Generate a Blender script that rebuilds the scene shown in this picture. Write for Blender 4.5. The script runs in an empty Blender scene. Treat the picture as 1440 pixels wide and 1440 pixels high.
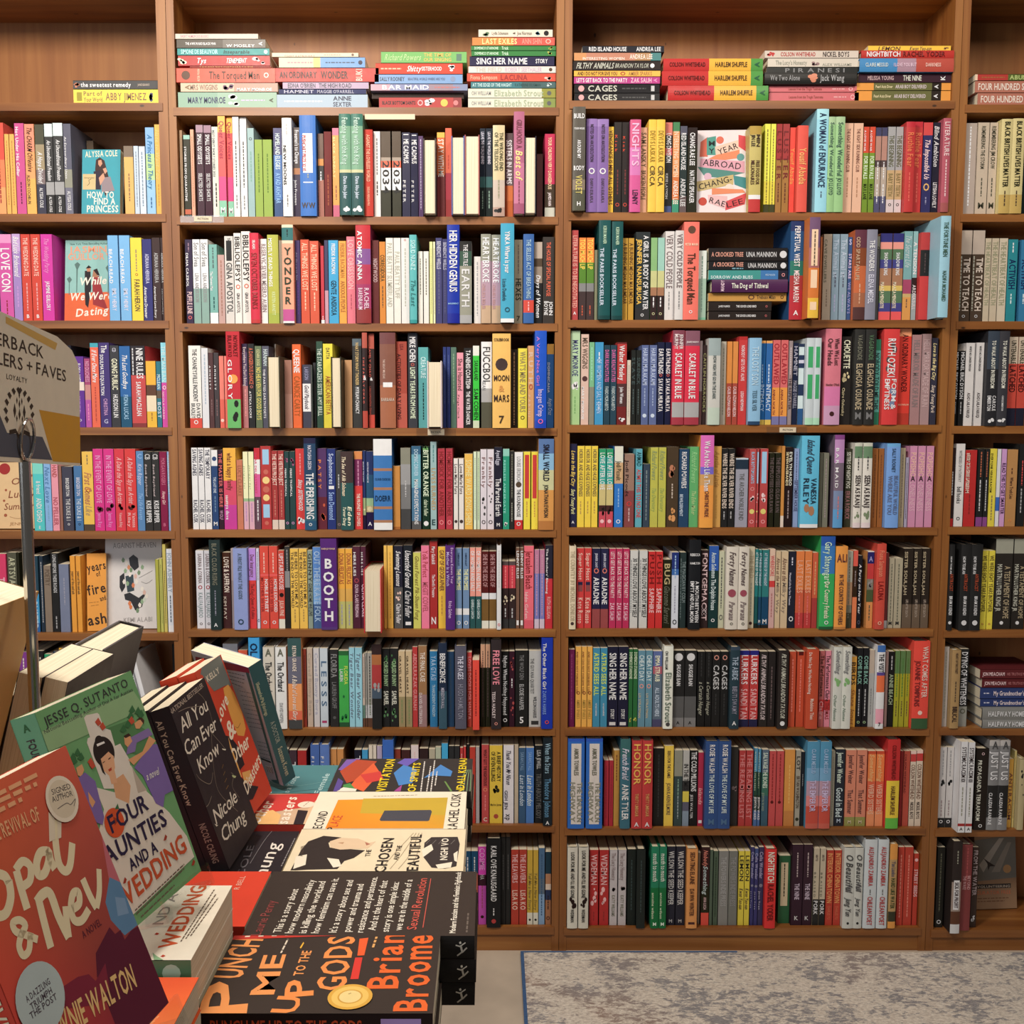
import bpy, math, random, re
from mathutils import Vector, Matrix
from mathutils.geometry import tessellate_polygon

# ------------------------------------------------------------------ camera, world, lights, exposure
SC = bpy.context.scene
COL = SC.collection
F, CX, HY, D, ZC = 1430.0, 692.0, 588.0, 2.48, 1.353        # focal length / principal column / horizon row in a 1440 frame
TH = math.atan((720 - HY) / F)
cam = bpy.data.cameras.new('camera'); camo = bpy.data.objects.new('camera', cam); COL.objects.link(camo)
cam.sensor_width = 36.0; cam.sensor_fit = 'HORIZONTAL'; cam.lens = F / 1440 * 36; cam.shift_x = (720 - CX) / 1440
camo.location = (0, -D, ZC); camo.rotation_euler = (math.pi / 2 - TH, 0, 0)
cam.clip_start = 0.05
SC.camera = camo
SC.view_settings.view_transform = 'Standard'; SC.view_settings.look = 'None'
SC.view_settings.gamma = 1.0; SC.view_settings.use_curve_mapping = False
SC.view_settings.exposure = 0.06

w = bpy.data.worlds.new('world'); SC.world = w; w.use_nodes = True
w.node_tree.nodes['Background'].inputs[0].default_value = (1.0, 0.93, 0.86, 1)
w.node_tree.nodes['Background'].inputs[1].default_value = 0.08

def area(name, loc, target, size, power, color, sy=None):
    l = bpy.data.lights.new(name, 'AREA'); l.energy = power; l.color = color; l.size = size
    if sy: l.shape = 'RECTANGLE'; l.size_y = sy
    o = bpy.data.objects.new(name, l); COL.objects.link(o); o.location = loc
    o.rotation_euler = (Vector(target) - Vector(loc)).to_track_quat('-Z', 'Y').to_euler()
    return o
area('ceiling_lamp', (-0.75, -1.55, 2.75), (-0.35, 0.0, 1.35), 0.55, 44, (1.0, 0.89, 0.76))
area('ceiling_lamp', (0.85, -1.5, 2.95), (0.75, 0.0, 1.2), 0.6, 20, (1.0, 0.89, 0.77))
area('shop_window', (-2.0, -4.0, 2.0), (0.3, 0.0, 0.6), 1.6, 30, (0.88, 0.94, 1.0), 1.8)

def wp(px, py, y=0.0):
    """world point on the vertical plane at depth y seen at a photo position"""
    dx = (px - CX) / F; dz = -(py - 720) / F
    dy = math.cos(TH) + math.sin(TH) * dz; z = -math.sin(TH) + math.cos(TH) * dz
    t = (y + D) / dy
    return Vector((dx * t, y, ZC + z * t))

# ------------------------------------------------------------------ materials
def lin(h):
    h = h.strip()
    if len(h) == 3: h = ''.join(c * 2 for c in h)
    v = [int(h[i:i + 2], 16) / 255 for i in (0, 2, 4)]
    return tuple(c / 12.92 if c <= .04045 else ((c + .055) / 1.055) ** 2.4 for c in v)

def mat(name):
    m = bpy.data.materials.new(name); m.use_nodes = True
    nt = m.node_tree; b = nt.nodes['Principled BSDF']
    return m, nt, b
def N(nt, t, **kw):
    n = nt.nodes.new(t)
    for k, v in kw.items(): setattr(n, k, v)
    return n
def ramp(nt, stops):
    r = N(nt, 'ShaderNodeValToRGB'); e = r.color_ramp.elements
    while len(e) < len(stops): e.new(0.5)
    for i, (p, c) in enumerate(stops): e[i].position = p; e[i].color = (*c, 1)
    return r

def cover_material(name, rough, coat):
    m, nt, b = mat(name)
    a = N(nt, 'ShaderNodeAttribute', attribute_name='Col')
    tc = N(nt, 'ShaderNodeTexCoord'); nz = N(nt, 'ShaderNodeTexNoise'); nz.inputs['Scale'].default_value = 60
    nt.links.new(tc.outputs['Object'], nz.inputs['Vector'])
    mr = N(nt, 'ShaderNodeMapRange'); mr.inputs[3].default_value = .93; mr.inputs[4].default_value = 1.05
    nt.links.new(nz.outputs['Fac'], mr.inputs[0])
    mx = N(nt, 'ShaderNodeMix', data_type='RGBA', blend_type='MULTIPLY'); mx.inputs[0].default_value = 1
    nt.links.new(a.outputs['Color'], mx.inputs[6]); nt.links.new(mr.outputs[0], mx.inputs[7])
    nt.links.new(mx.outputs[2], b.inputs['Base Color'])
    r2 = N(nt, 'ShaderNodeMapRange'); r2.inputs[3].default_value = rough - .08; r2.inputs[4].default_value = rough + .1
    nt.links.new(nz.outputs['Fac'], r2.inputs[0]); nt.links.new(r2.outputs[0], b.inputs['Roughness'])
    b.inputs['Specular IOR Level'].default_value = .22
    b.inputs['Coat Weight'].default_value = coat; b.inputs['Coat Roughness'].default_value = .3
    return m
M_COVER = cover_material('printed_cover', .55, .0)
M_GLOSS = cover_material('glossy_jacket', .4, .06)

m, nt, b = mat('page_paper'); M_PAGE = m
tc = N(nt, 'ShaderNodeTexCoord'); nz = N(nt, 'ShaderNodeTexNoise'); nz.inputs['Scale'].default_value = 1.0
mp = N(nt, 'ShaderNodeMapping'); mp.inputs['Scale'].default_value = (900, 14, 14)
nt.links.new(tc.outputs['UV'], mp.inputs[0]); nt.links.new(mp.outputs[0], nz.inputs['Vector'])
r = ramp(nt, [(.3, lin('d6caae')), (.7, lin('efe6d0'))]); nt.links.new(nz.outputs['Fac'], r.inputs[0])
nt.links.new(r.outputs[0], b.inputs['Base Color']); b.inputs['Roughness'].default_value = .9

def wood(name, axis, c0, c1, c2, rough=.45):
    m, nt, b = mat(name)
    tc = N(nt, 'ShaderNodeTexCoord'); mp = N(nt, 'ShaderNodeMapping')
    s = [34, 34, 34]; s[axis] = 1.6; mp.inputs['Scale'].default_value = s
    nt.links.new(tc.outputs['Object'], mp.inputs[0])
    n1 = N(nt, 'ShaderNodeTexNoise'); n1.inputs['Scale'].default_value = 1; n1.inputs['Detail'].default_value = 5; n1.inputs['Distortion'].default_value = .6
    nt.links.new(mp.outputs[0], n1.inputs['Vector'])
    r = ramp(nt, [(.28, c0), (.5, c1), (.74, c2)]); nt.links.new(n1.outputs['Fac'], r.inputs[0])
    vo = N(nt, 'ShaderNodeTexVoronoi'); mp2 = N(nt, 'ShaderNodeMapping'); s2 = [3.3, 3.3, 3.3]; s2[axis] = 1.7
    mp2.inputs['Scale'].default_value = s2; nt.links.new(tc.outputs['Object'], mp2.inputs[0]); nt.links.new(mp2.outputs[0], vo.inputs['Vector'])
    kr = ramp(nt, [(.035, (1, 1, 1)), (.06, (0, 0, 0))]); nt.links.new(vo.outputs['Distance'], kr.inputs[0])
    mx = N(nt, 'ShaderNodeMix', data_type='RGBA'); nt.links.new(kr.outputs[0], mx.inputs[0])
    nt.links.new(r.outputs[0], mx.inputs[6]); mx.inputs[7].default_value = (*[c * .28 for c in c0], 1)
    nt.links.new(mx.outputs[2], b.inputs['Base Color']); b.inputs['Roughness'].default_value = rough
    b.inputs['Coat Weight'].default_value = .12; b.inputs['Coat Roughness'].default_value = .3
    bp = N(nt, 'ShaderNodeBump'); bp.inputs['Strength'].default_value = .08; nt.links.new(n1.outputs['Fac'], bp.inputs['Height']); nt.links.new(bp.outputs[0], b.inputs['Normal'])
    return m
W0, W1, W2 = lin('74441f'), lin('8c582a'), lin('a26e38')
M_WX = wood('pine_grain_along', 0, W0, W1, W2); M_WZ = wood('pine_grain_upright', 2, W0, W1, W2)
M_BACK = wood('pine_back_board', 2, lin('845028'), lin('925d30'), lin('a06b3a'), .6)
M_TAB = wood('table_wood', 0, lin('4a3018'), lin('5c3c20'), lin('6e4a2a'))
M_PLY = wood('plywood', 1, lin('a87f4c'), lin('b98f5a'), lin('c79d68'), .7)

def plain(name, c, rough=.5, metal=0, nscale=40, var=.12, trans=0, ior=1.45):
    m, nt, b = mat(name)
    tc = N(nt, 'ShaderNodeTexCoord'); nz = N(nt, 'ShaderNodeTexNoise'); nz.inputs['Scale'].default_value = nscale; nz.inputs['Detail'].default_value = 4
    nt.links.new(tc.outputs['Object'], nz.inputs['Vector'])
    r = ramp(nt, [(.3, tuple(x * (1 - var) for x in c)), (.7, tuple(min(1, x * (1 + var)) for x in c))])
    nt.links.new(nz.outputs['Fac'], r.inputs[0]); nt.links.new(r.outputs[0], b.inputs['Base Color'])
    b.inputs['Roughness'].default_value = rough; b.inputs['Metallic'].default_value = metal
    b.inputs['Transmission Weight'].default_value = trans; b.inputs['IOR'].default_value = ior
    return m
m, nt, b = mat('clear_acrylic'); M_ACR = m
tr = N(nt, 'ShaderNodeBsdfTransparent'); tr.inputs[0].default_value = (.97, .98, .98, 1)
gl = N(nt, 'ShaderNodeBsdfGlossy'); gl.inputs['Roughness'].default_value = .06
ms = N(nt, 'ShaderNodeMixShader'); ms.inputs[0].default_value = .07; nt.links.new(tr.outputs[0], ms.inputs[1]); nt.links.new(gl.outputs[0], ms.inputs[2])
nt.links.new(ms.outputs[0], nt.nodes['Material Output'].inputs[0])
M_CHROME = plain('chrome', (.62, .60, .57), .16, 1, 8, .05)
M_FLOOR = plain('concrete_floor', lin('bfb2a2'), .7, 0, 7, .14)
M_WALL = plain('painted_wall', lin('cbbda8'), .8, 0, 20, .03)
M_PAPER = plain('sign_paper', lin('d9ccb4'), .6, 0, 12, .05)
M_KRAFT = plain('kraft_board', lin('a88a64'), .8, 0, 60, .1)
M_BLUE = plain('rug_binding', lin('3f5f8c'), .9, 0, 200, .2)

# rug: pale worn pile, dark flecks gathered into faded blue and rose motifs
m, nt, b = mat('faded_rug'); M_RUG = m
tc = N(nt, 'ShaderNodeTexCoord')
def noise(scale, det, rough=.5, loc=(0, 0, 0), sc=(1, 1, 1), dist=0):
    mp = N(nt, 'ShaderNodeMapping'); mp.inputs['Location'].default_value = loc; mp.inputs['Scale'].default_value = sc
    n = N(nt, 'ShaderNodeTexNoise'); n.inputs['Scale'].default_value = scale; n.inputs['Detail'].default_value = det; n.inputs['Roughness'].default_value = rough; n.inputs['Distortion'].default_value = dist
    nt.links.new(tc.outputs['Object'], mp.inputs[0]); nt.links.new(mp.outputs[0], n.inputs['Vector']); return n.outputs['Fac']
def math_(op, a, c):
    n = N(nt, 'ShaderNodeMath', operation=op, use_clamp=False)
    for k, q in enumerate((a, c)):
        if isinstance(q, (int, float)): n.inputs[k].default_value = q
        else: nt.links.new(q, n.inputs[k])
    return n.outputs[0]
def step(sock, lo, hi):
    n = N(nt, 'ShaderNodeMapRange'); n.inputs[1].default_value = lo; n.inputs[2].default_value = hi; nt.links.new(sock, n.inputs[0]); return n.outputs[0]
def mixc(f, a, c):
    n = N(nt, 'ShaderNodeMix', data_type='RGBA'); nt.links.new(f, n.inputs[0])
    for k, q in ((6, a), (7, c)):
        if isinstance(q, tuple): n.inputs[k].default_value = (*q, 1)
        else: nt.links.new(q, n.inputs[k])
    return n.outputs[2]
blob = noise(7.5, 4, .6, (2.2, .7, 0), (1, 1.2, 1), .8); zone = noise(2.1, 2, .5, (7.3, 2.4, 0)); fleck = noise(46, 6, .75, (0, 0, 0), (1.0, 1.9, 1), .5); fine = noise(130, 4, .8, (1, 1, 0), (.7, 1.5, 1))
ground = mixc(step(fine, .38, .62), lin('ece5da'), lin('c2b8ae'))
ground = mixc(math_('MULTIPLY', step(zone, .52, .66), .5), ground, lin('cfa596'))
ink = mixc(step(zone, .42, .54), lin('5c6274'), lin('7a5e57'))
dens = math_('MULTIPLY', step(blob, .44, .60), 1.0)
mask = math_('MULTIPLY', step(math_('ADD', fleck, math_('MULTIPLY', dens, .11)), .54, .63), .68)
colr = mixc(mask, ground, ink)
nt.links.new(colr, b.inputs['Base Color']); b.inputs['Roughness'].default_value = 1; b.inputs['Specular IOR Level'].default_value = .1
bp = N(nt, 'ShaderNodeBump'); bp.inputs['Strength'].default_value = .5; bp.inputs['Distance'].default_value = .004; nt.links.new(fine, bp.inputs['Height']); nt.links.new(bp.outputs[0], b.inputs['Normal'])

# ------------------------------------------------------------------ mesh helpers
class MB:
    def __init__(s): s.v = []; s.f = []; s.c = []; s.m = []; s.mats = []; s.uv = []
    def mi(s, m):
        if m not in s.mats: s.mats.append(m)
        return s.mats.index(m)
    def face(s, pts, col, m, cols=None, uv=None):
        i = len(s.v); n = len(pts)
        s.v.extend(pts); s.f.append(tuple(range(i, i + n))); s.m.append(s.mi(m))
        s.c.append(cols if cols else [col] * n); s.uv.append(uv if uv else [(0, 0)] * n)
    def box(s, a, b, m, col=(1, 1, 1)):
        (x0, y0, z0), (x1, y1, z1) = a, b
        P = [Vector(p) for p in ((x0, y0, z0), (x1, y0, z0), (x1, y1, z0), (x0, y1, z0), (x0, y0, z1), (x1, y0, z1), (x1, y1, z1), (x0, y1, z1))]
        for q in ((0, 3, 2, 1), (4, 5, 6, 7), (0, 1, 5, 4), (1, 2, 6, 5), (2, 3, 7, 6), (3, 0, 4, 7)):
            s.face([P[k] for k in q], col, m)
    def build(s, name, parent=None, origin=None, weld=False, smooth=False):
        me = bpy.data.meshes.new(name)
        o0 = Vector(origin) if origin is not None else Vector((0, 0, 0))
        me.from_pydata([tuple(p - o0) for p in map(Vector, s.v)], [], s.f)
        for m in s.mats: me.materials.append(m)
        me.polygons.foreach_set('material_index', s.m)
        ca = me.color_attributes.new('Col', 'FLOAT_COLOR', 'CORNER')
        fl = []
        for cs in s.c:
            for c in cs: fl.extend((c[0], c[1], c[2], 1.0))
        ca.data.foreach_set('color', fl)
        ul = me.uv_layers.new(name='UVMap'); fu = []
        for us in s.uv:
            for q in us: fu.extend(q)
        ul.data.foreach_set('uv', fu)
        if smooth: me.polygons.foreach_set('use_smooth', [True] * len(s.f))
        me.update()
        o = bpy.data.objects.new(name, me); COL.objects.link(o)
        if parent is not None: o.parent = parent
        if origin is not None and parent is None: o.location = o0
        return o

def tag(o, label=None, cat=None, group=None, kind=None):
    if label: o['label'] = label
    if cat: o['category'] = cat
    if group: o['group'] = group
    if kind: o['kind'] = kind
    return o
def empty(name, loc):
    o = bpy.data.objects.new(name, None); COL.objects.link(o); o.location = loc; o.empty_display_size = .05
    return o
def tube(mb, pts, r, m, n=16, closed=False):
    pts = [Vector(p) for p in pts]; rings = []; k = len(pts); prev = None
    for i, p in enumerate(pts):
        a = pts[(i - 1) % k] if (closed or i > 0) else p; c = pts[(i + 1) % k] if (closed or i < k - 1) else p
        t = (c - a).normalized()
        if prev is None: prev = t.orthogonal().normalized()
        u = (prev - t * prev.dot(t)).normalized(); prev = u; v = t.cross(u)
        rings.append([p + u * (r * math.cos(2 * math.pi * j / n)) + v * (r * math.sin(2 * math.pi * j / n)) for j in range(n)])
    for i in range(k if closed else k - 1):
        A, B = rings[i], rings[(i + 1) % k]
        for j in range(n): mb.face([A[j], A[(j + 1) % n], B[(j + 1) % n], B[j]], (1, 1, 1), m)
    if not closed: mb.face(rings[0][::-1], (1, 1, 1), m); mb.face(rings[-1], (1, 1, 1), m)

# ------------------------------------------------------------------ lettering
GL = {}
def glyph(ch, bold):
    k = (ch, bold)
    if k not in GL:
        c = bpy.data.curves.new('g', 'FONT'); c.body = ch; c.resolution_u = 2; c.offset = bold; c.fill_mode = 'FRONT'
        o = bpy.data.objects.new('g', c); me = o.to_mesh()
        vs = [(v.co.x, v.co.y) for v in me.vertices]; fs = [tuple(p.vertices) for p in me.polygons]
        o.to_mesh_clear(); bpy.data.objects.remove(o); bpy.data.curves.remove(c)
        if vs:
            mn = min(v[0] for v in vs); mxx = max(v[0] for v in vs)
            GL[k] = ([(v[0] - mn, v[1]) for v in vs], fs, mxx - mn)
        else: GL[k] = ([], [], .22)
    return GL[k]
CAP = max(v[1] for v in glyph('H', 0.0)[0])
def text_layout(s, bold, gap=.09, condense=1.0):
    x = 0; out = []
    for ch in s:
        vs, fs, wd = glyph(ch, bold)
        if vs: out.append((x, vs, fs)); x += wd + gap
        else: x += .26
    return out, max(x - gap, .05)

def clip(poly, x1, y1):
    """clip a polygon (x, y, colour...) to 0..x1, 0..y1"""
    for ax, lim, sg in ((0, 0, 1), (0, x1, -1), (1, 0, 1), (1, y1, -1)):
        out = []
        for i in range(len(poly)):
            a, b = poly[i - 1], poly[i]
            da, db = (a[ax] - lim) * sg, (b[ax] - lim) * sg
            if da >= 0 and db >= 0: out.append(b)
            elif da >= 0 or db >= 0:
                t = da / (da - db); q = (a[0] + (b[0] - a[0]) * t, a[1] + (b[1] - a[1]) * t)
                out.append(q)
                if db >= 0: out.append(b)
        poly = out
        if len(poly) < 3: return None
    return poly

# ------------------------------------------------------------------ one book
class Book:
    """u runs down the spine from the head, v across the spine to the front cover, d from the spine to the fore-edge"""
    def __init__(s, P, H, T, W, hard, seed=0):
        s.P, s.H, s.T, s.W, s.hard = P, H, T, W, hard
        s.back = False; s.mb = MB(); s.pg = MB(); s.rnd = random.Random(seed); s.mat = M_GLOSS if s.rnd.random() < .55 else M_COVER
        s.bow = (min(.0018, T * .07) if hard else 0.0)
    def sp(s, u, v, k=0):
        q = 2 * v / s.T - 1
        return s.P(u, v, -s.bow * (1 - q * q) - (.00025 + s.bow * .22) * k)
    def shell(s, bands, side, page_out=False):
        H, T, W = s.H, s.T, s.W; t = .0024 if s.hard else .0006; mb = s.mb; m = s.mat
        t = min(t, T * .2)
        nv = 6 if s.bow else 1
        if not page_out:
            for a, b_, c in bands:
                for j in range(nv):
                    v0, v1 = T * j / nv, T * (j + 1) / nv
                    mb.face([s.sp(a * H, v0), s.sp(b_ * H, v0), s.sp(b_ * H, v1), s.sp(a * H, v1)], c, m)
            for a, b_, c in (bands[0], bands[-1]):      # head and tail of the spine strip
                u = 0 if (a, b_, c) == bands[0] else H
                for j in range(nv):
                    v0, v1 = T * j / nv, T * (j + 1) / nv
                    mb.face([s.sp(u, v0), s.sp(u, v1), s.P(u, v1, t), s.P(u, v0, t)], c, m)
        else:
            mb.face([s.P(0, 0, W), s.P(0, T, W), s.P(H, T, W), s.P(H, 0, W)], side, m)
        for v0, v1 in ((0, t), (T, T - t)):
            A = [(0, 0), (H, 0), (H, W), (0, W)]
            mb.face([s.P(u, v0, d) for u, d in A], side, m)
            mb.face([s.P(u, v1, d) for u, d in A], side, m)
            for i in range(4):
                (u, d), (u2, d2) = A[i], A[(i + 1) % 4]
                mb.face([s.P(u, v0, d), s.P(u2, v0, d2), s.P(u2, v1, d2), s.P(u, v1, d)], side, m)
        r = .003 if s.hard else .0004; d0, d1 = (.0015, W - r)
        if page_out: d0, d1 = r + .001, W - .002
        bx = [(u, v, d) for u in (r, H - r) for v in (t * 1.02, T - t * 1.02) for d in (d0, d1)]
        Q = [s.P(*b_) for b_ in bx]
        for q in ((0, 1, 3, 2), (4, 6, 7, 5), (0, 4, 5, 1), (2, 3, 7, 6), (0, 2, 6, 4), (1, 5, 7, 3)):
            s.pg.face([Q[k] for k in q], (.8, .75, .62), M_PAGE, uv=[(bx[k][1], (bx[k][0] + bx[k][2]) * .4) for k in q])
    # ---- lettering and marks on the spine
    def quad(s, u0, u1, v0, v1, c, k=1):
        s.mb.face([s.sp(u0, v0, k), s.sp(u1, v0, k), s.sp(u1, v1, k), s.sp(u0, v1, k)], c, s.mat)
    def disc(s, u, v, r, c, k=1, n=12, ru=None):
        ru = ru or r
        s.mb.face([s.sp(u + ru * math.cos(2 * math.pi * i / n), v + r * math.sin(2 * math.pi * i / n), k) for i in range(n)], c, s.mat)
    def dashes(s, u0, u1, v0, v1, c):
        u = u0; h = v1 - v0
        while u < u1:
            L = h * s.rnd.uniform(1.2, 3.4); e = min(u + L, u1); s.quad(u, e, v0, v1, c); u = e + h * .7
    def word(s, txt, u0, u1, v0, v1, c, ital=False, bold=.018, up=False):
        """text between u0..u1 reading down the spine (letters' tops towards v1); up=True: letters upright across the spine"""
        lay, wd = text_layout(txt, bold)
        L, hh = (u1 - u0, v1 - v0) if not up else (v1 - v0, u1 - u0)
        low = any(ch in 'gjpqy' for ch in txt)
        hcap = hh * (.62 if low else .78)
        sy = hcap / CAP; sx = sy
        if wd * sx > L: sx = L / wd; sy = min(sy, sx * 1.7); 
        elif wd * sx < L * .98:
            if not up: sx = min(L / wd, sx * 1.7)
        extra = 0
        if not up and wd * sx < L * .97 and len(txt) > 2: extra = min((L - wd * sx) / (len(txt) - 1), sy * .5)
        tot = wd * sx + extra * (len(txt) - 1)
        st = (u0 if tot > L * .9 else u0 + (L - tot) * .5) if not up else (v0 + v1) / 2 - wd * sx / 2
        basev = (v0 + v1) / 2 - CAP * sy / 2 if not up else (u0 + u1) / 2 + CAP * sy / 2
        gap = 0; idx = 0; n = 0
        for gx, vs, fs in lay:
            pos = gx * sx + n * extra; n += 1
            pts = []
            for x, y in vs:
                xx = pos + x * sx + (y * sy * .25 if ital else 0); yy = y * sy
                if up: pts.append(s.sp(basev - yy, st + xx, 2))
                else: pts.append(s.sp(st + xx, min(max(basev + yy, 0), s.T), 2))
            i0 = len(s.mb.v); s.mb.v.extend(pts); mi = s.mb.mi(s.mat)
            for f in fs:
                s.mb.f.append(tuple(i0 + q for q in f)); s.mb.m.append(mi); s.mb.c.append([c] * len(f)); s.mb.uv.append([(0, 0)] * len(f))
    def segs(s, segs):
        H, T = s.H, s.T; done = []
        for fg, a, b_, tx in segs:
            a, b_ = a / 100, b_ / 100; c = fg
            lap = [k for k, q in enumerate(segs) if (q[0], q[1], q[2], q[3]) != (fg, a * 100, b_ * 100, tx) and min(q[2] / 100, b_) - max(q[1] / 100, a) > .5 * (b_ - a) and len(q[3]) > 2 and len(tx) > 2]
            v0, v1 = T * .10, T * .90
            if lap: v0, v1 = (T * .5, T * .92) if lap[0] > [k for k, q in enumerate(segs) if q[3] == tx and q[1] / 100 == a][0] else (T * .08, T * .46)
            if tx == '~' and any(len(q[3]) > 2 and min(q[2] / 100, b_) - max(q[1] / 100, a) > .5 * (b_ - a) for q in segs): v0, v1 = T * .08, T * .24
            elif len(tx) > 2 and any(q[3] == '~' and min(q[2] / 100, b_) - max(q[1] / 100, a) > .5 * (q[2] - q[1]) / 100 for q in segs): v0, v1 = T * .3, T * .94
            ital = tx.startswith('/'); tx = tx.lstrip('/') if ital else tx
            um, vm = (a + b_) / 2 * H, (v0 + v1) / 2
            if tx == '~': s.dashes(a * H, b_ * H, vm - min(T * .09, .0014), vm + min(T * .09, .0014), c)
            elif tx == '-': s.quad(a * H, b_ * H, T * .2, T * .8, c)
            elif tx == '@': r = min((b_ - a) * H / 2, T * .34); s.disc(um, vm, r, c)
            elif tx == 'O': s.word('O', a * H, b_ * H, T * .2, T * .8, c, up=True, bold=.02)
            elif tx == 'X':                                # a small running figure
                for x0, y0, x1, y1, th in ((.5, .3, .62, .75, .07), (.62, .75, .95, .45, .05), (.62, .72, .25, .98, .05), (.52, .4, .15, .3, .04), (.5, .35, .85, .15, .035), (.45, .1, .5, .22, .07)):
                    hb = (b_ - a) * H; vv = T * .7; px_, py_ = -(y1 - y0), (x1 - x0); l = math.hypot(px_, py_); px_, py_ = px_ / l * th, py_ / l * th
                    s.mb.face([s.sp(a * H + hb * x, T * .85 - vv * y, 1) for x, y in ((x0 + px_, y0 + py_), (x0 - px_, y0 - py_), (x1 - px_, y1 - py_), (x1 + px_, y1 + py_))], c, s.mat)
            elif tx == 'W':
                for _ in range(5):
                    r = T * s.rnd.uniform(.08, .2); s.disc(um + s.rnd.uniform(-.4, .4) * (b_ - a) * H, T * s.rnd.uniform(.25, .75), r, c, 1, 7, min(r * 1.6, (b_ - a) * H * .35))
            elif len(tx) == 1: s.word(tx, a * H, b_ * H, T * .22, T * .78, c, up=True, bold=.02)
            elif tx.endswith(' S'):
                tx = tx[:-2]; n = len(tx)
                for i, ch in enumerate(tx): s.word(ch, (a + (b_ - a) * (i + .06) / n) * H, (a + (b_ - a) * (i + .94) / n) * H, T * .14, T * .86, c, up=True, bold=.03)
            elif (b_ - a) * H < T * 1.15 and T > .028: s.word(tx, a * H, b_ * H, T * .08, T * .92, c, up=True, bold=.02)
            else:
                wd = text_layout(tx, .012)[1]; need = (b_ - a) * H / wd / ((v1 - v0) * .7 / CAP); ws = tx.split()
                if need < .27 and len(ws) > 1 and v1 - v0 > .02:      # long title on a thick spine: two lines
                    cut = min(range(1, len(ws)), key=lambda i: abs(len(' '.join(ws[:i])) - len(' '.join(ws[i:])))); vm = (v0 + v1) / 2
                    s.word(' '.join(ws[:cut]), a * H, b_ * H, vm + T * .02, v1, c, ital); s.word(' '.join(ws[cut:]), a * H, b_ * H, v0, vm - T * .02, c, ital)
                else: s.word(tx, a * H, b_ * H, v0, v1, c, ital)
    # ---- artwork on the front cover (x from the spine, y from the head, 0..1)
    def art(s, items):
        W, H = s.W, s.H; k = 0
        def put(pts, c, lift, cols=None):
            s.mb.face([s.P(y * H, -lift, (1 - x) * W) if s.back else s.P(y * H, s.T + lift, x * W) for x, y in pts], c, s.mat, cols)
        for n, it in enumerate(items):
            lift = .00022 + .00001 * n; kind = it[0]
            if kind == 'spine': s.spine_bg = it[1]; continue
            if kind == 'G':
                cs = [lin(q) for q in it[1].split(',')]; pts = [(min(max(x, 0), 1), min(max(y, 0), 1)) for x, y in it[2:6]]
                put(pts, None, lift, cs); continue
            c = lin(it[1])
            if kind == 'P': polys = [it[2:]]
            elif kind == 'C':
                cx, cy = it[2]; r = it[3] / 1000
                polys = [[(cx + r / W * math.cos(i * math.pi / 16), cy + r / H * math.sin(i * math.pi / 16)) for i in range(32)]]
            elif kind == 'S':
                hw = it[2] / 2000; P = [(x * W, y * H) for x, y in it[3:]]; polys = []
                Q = []
                for i in range(len(P) - 1):            # smooth the stroke
                    p0 = P[max(i - 1, 0)]; p1 = P[i]; p2 = P[i + 1]; p3 = P[min(i + 2, len(P) - 1)]
                    for j in range(5):
                        t = j / 5; Q.append(tuple(.5 * (2 * p1[a] + (p2[a] - p0[a]) * t + (2 * p0[a] - 5 * p1[a] + 4 * p2[a] - p3[a]) * t * t + (3 * p1[a] - p0[a] - 3 * p2[a] + p3[a]) * t ** 3) for a in (0, 1)))
                Q.append(P[-1])
                Lf = []; Rt = []
                for i, p in enumerate(Q):
                    a = Q[max(i - 1, 0)]; b2 = Q[min(i + 1, len(Q) - 1)]; l = math.hypot(b2[0] - a[0], b2[1] - a[1]) or 1
                    nx, ny = -(b2[1] - a[1]) / l * hw, (b2[0] - a[0]) / l * hw
                    Lf.append(((p[0] + nx) / W, (p[1] + ny) / H)); Rt.append(((p[0] - nx) / W, (p[1] - ny) / H))
                polys = [[Lf[i], Lf[i + 1], Rt[i + 1], Rt[i]] for i in range(len(Q) - 1)]
            else:
                p0, p1 = Vector((it[2][0] * W, it[2][1] * H)), Vector((it[3][0] * W, it[3][1] * H)); cap = it[4] / 1000; tx, st = it[5], it[6]
                dr = p1 - p0; L = dr.length; dr.normalize(); upv = Vector((dr.y, -dr.x)); polys = []
                if tx == '~':
                    x = 0
                    while x < L:
                        e = min(x + cap * s.rnd.uniform(1.2, 3.2), L)
                        polys.append([tuple(q) for q in ((p0 + dr * x), (p0 + dr * e), (p0 + dr * e + upv * cap * .6), (p0 + dr * x + upv * cap * .6))]); x = e + cap * .6
                    polys = [[(x / W, y / H) for x, y in q] for q in polys]
                else:
                    lay, wd = text_layout(tx, .02 if 'b' in st else .006, .06 if 'c' in st else .1)
                    sy = cap / CAP; sx = L / wd
                    for gx, vs, fs in lay:
                        pts = [p0 + dr * ((gx + x) * sx + (y * sy * .22 if 'i' in st else 0)) + upv * (y * sy) for x, y in vs]
                        for f in fs: polys.append([(pts[q].x / W, pts[q].y / H) for q in f])
            for pl in polys:
                pl = [tuple(q) for q in pl]
                inside = all(0 <= x <= 1 and 0 <= y <= 1 for x, y in pl)
                if len(pl) > 4:
                    for tri in tessellate_polygon([[Vector((x, y, 0)) for x, y in pl]]):
                        q = [pl[i] for i in tri]
                        if not inside: q = clip(q, 1, 1)
                        if q: put(q, c, lift)
                else:
                    q = pl if inside else clip(pl, 1, 1)
                    if q: put(q, c, lift)

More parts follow.
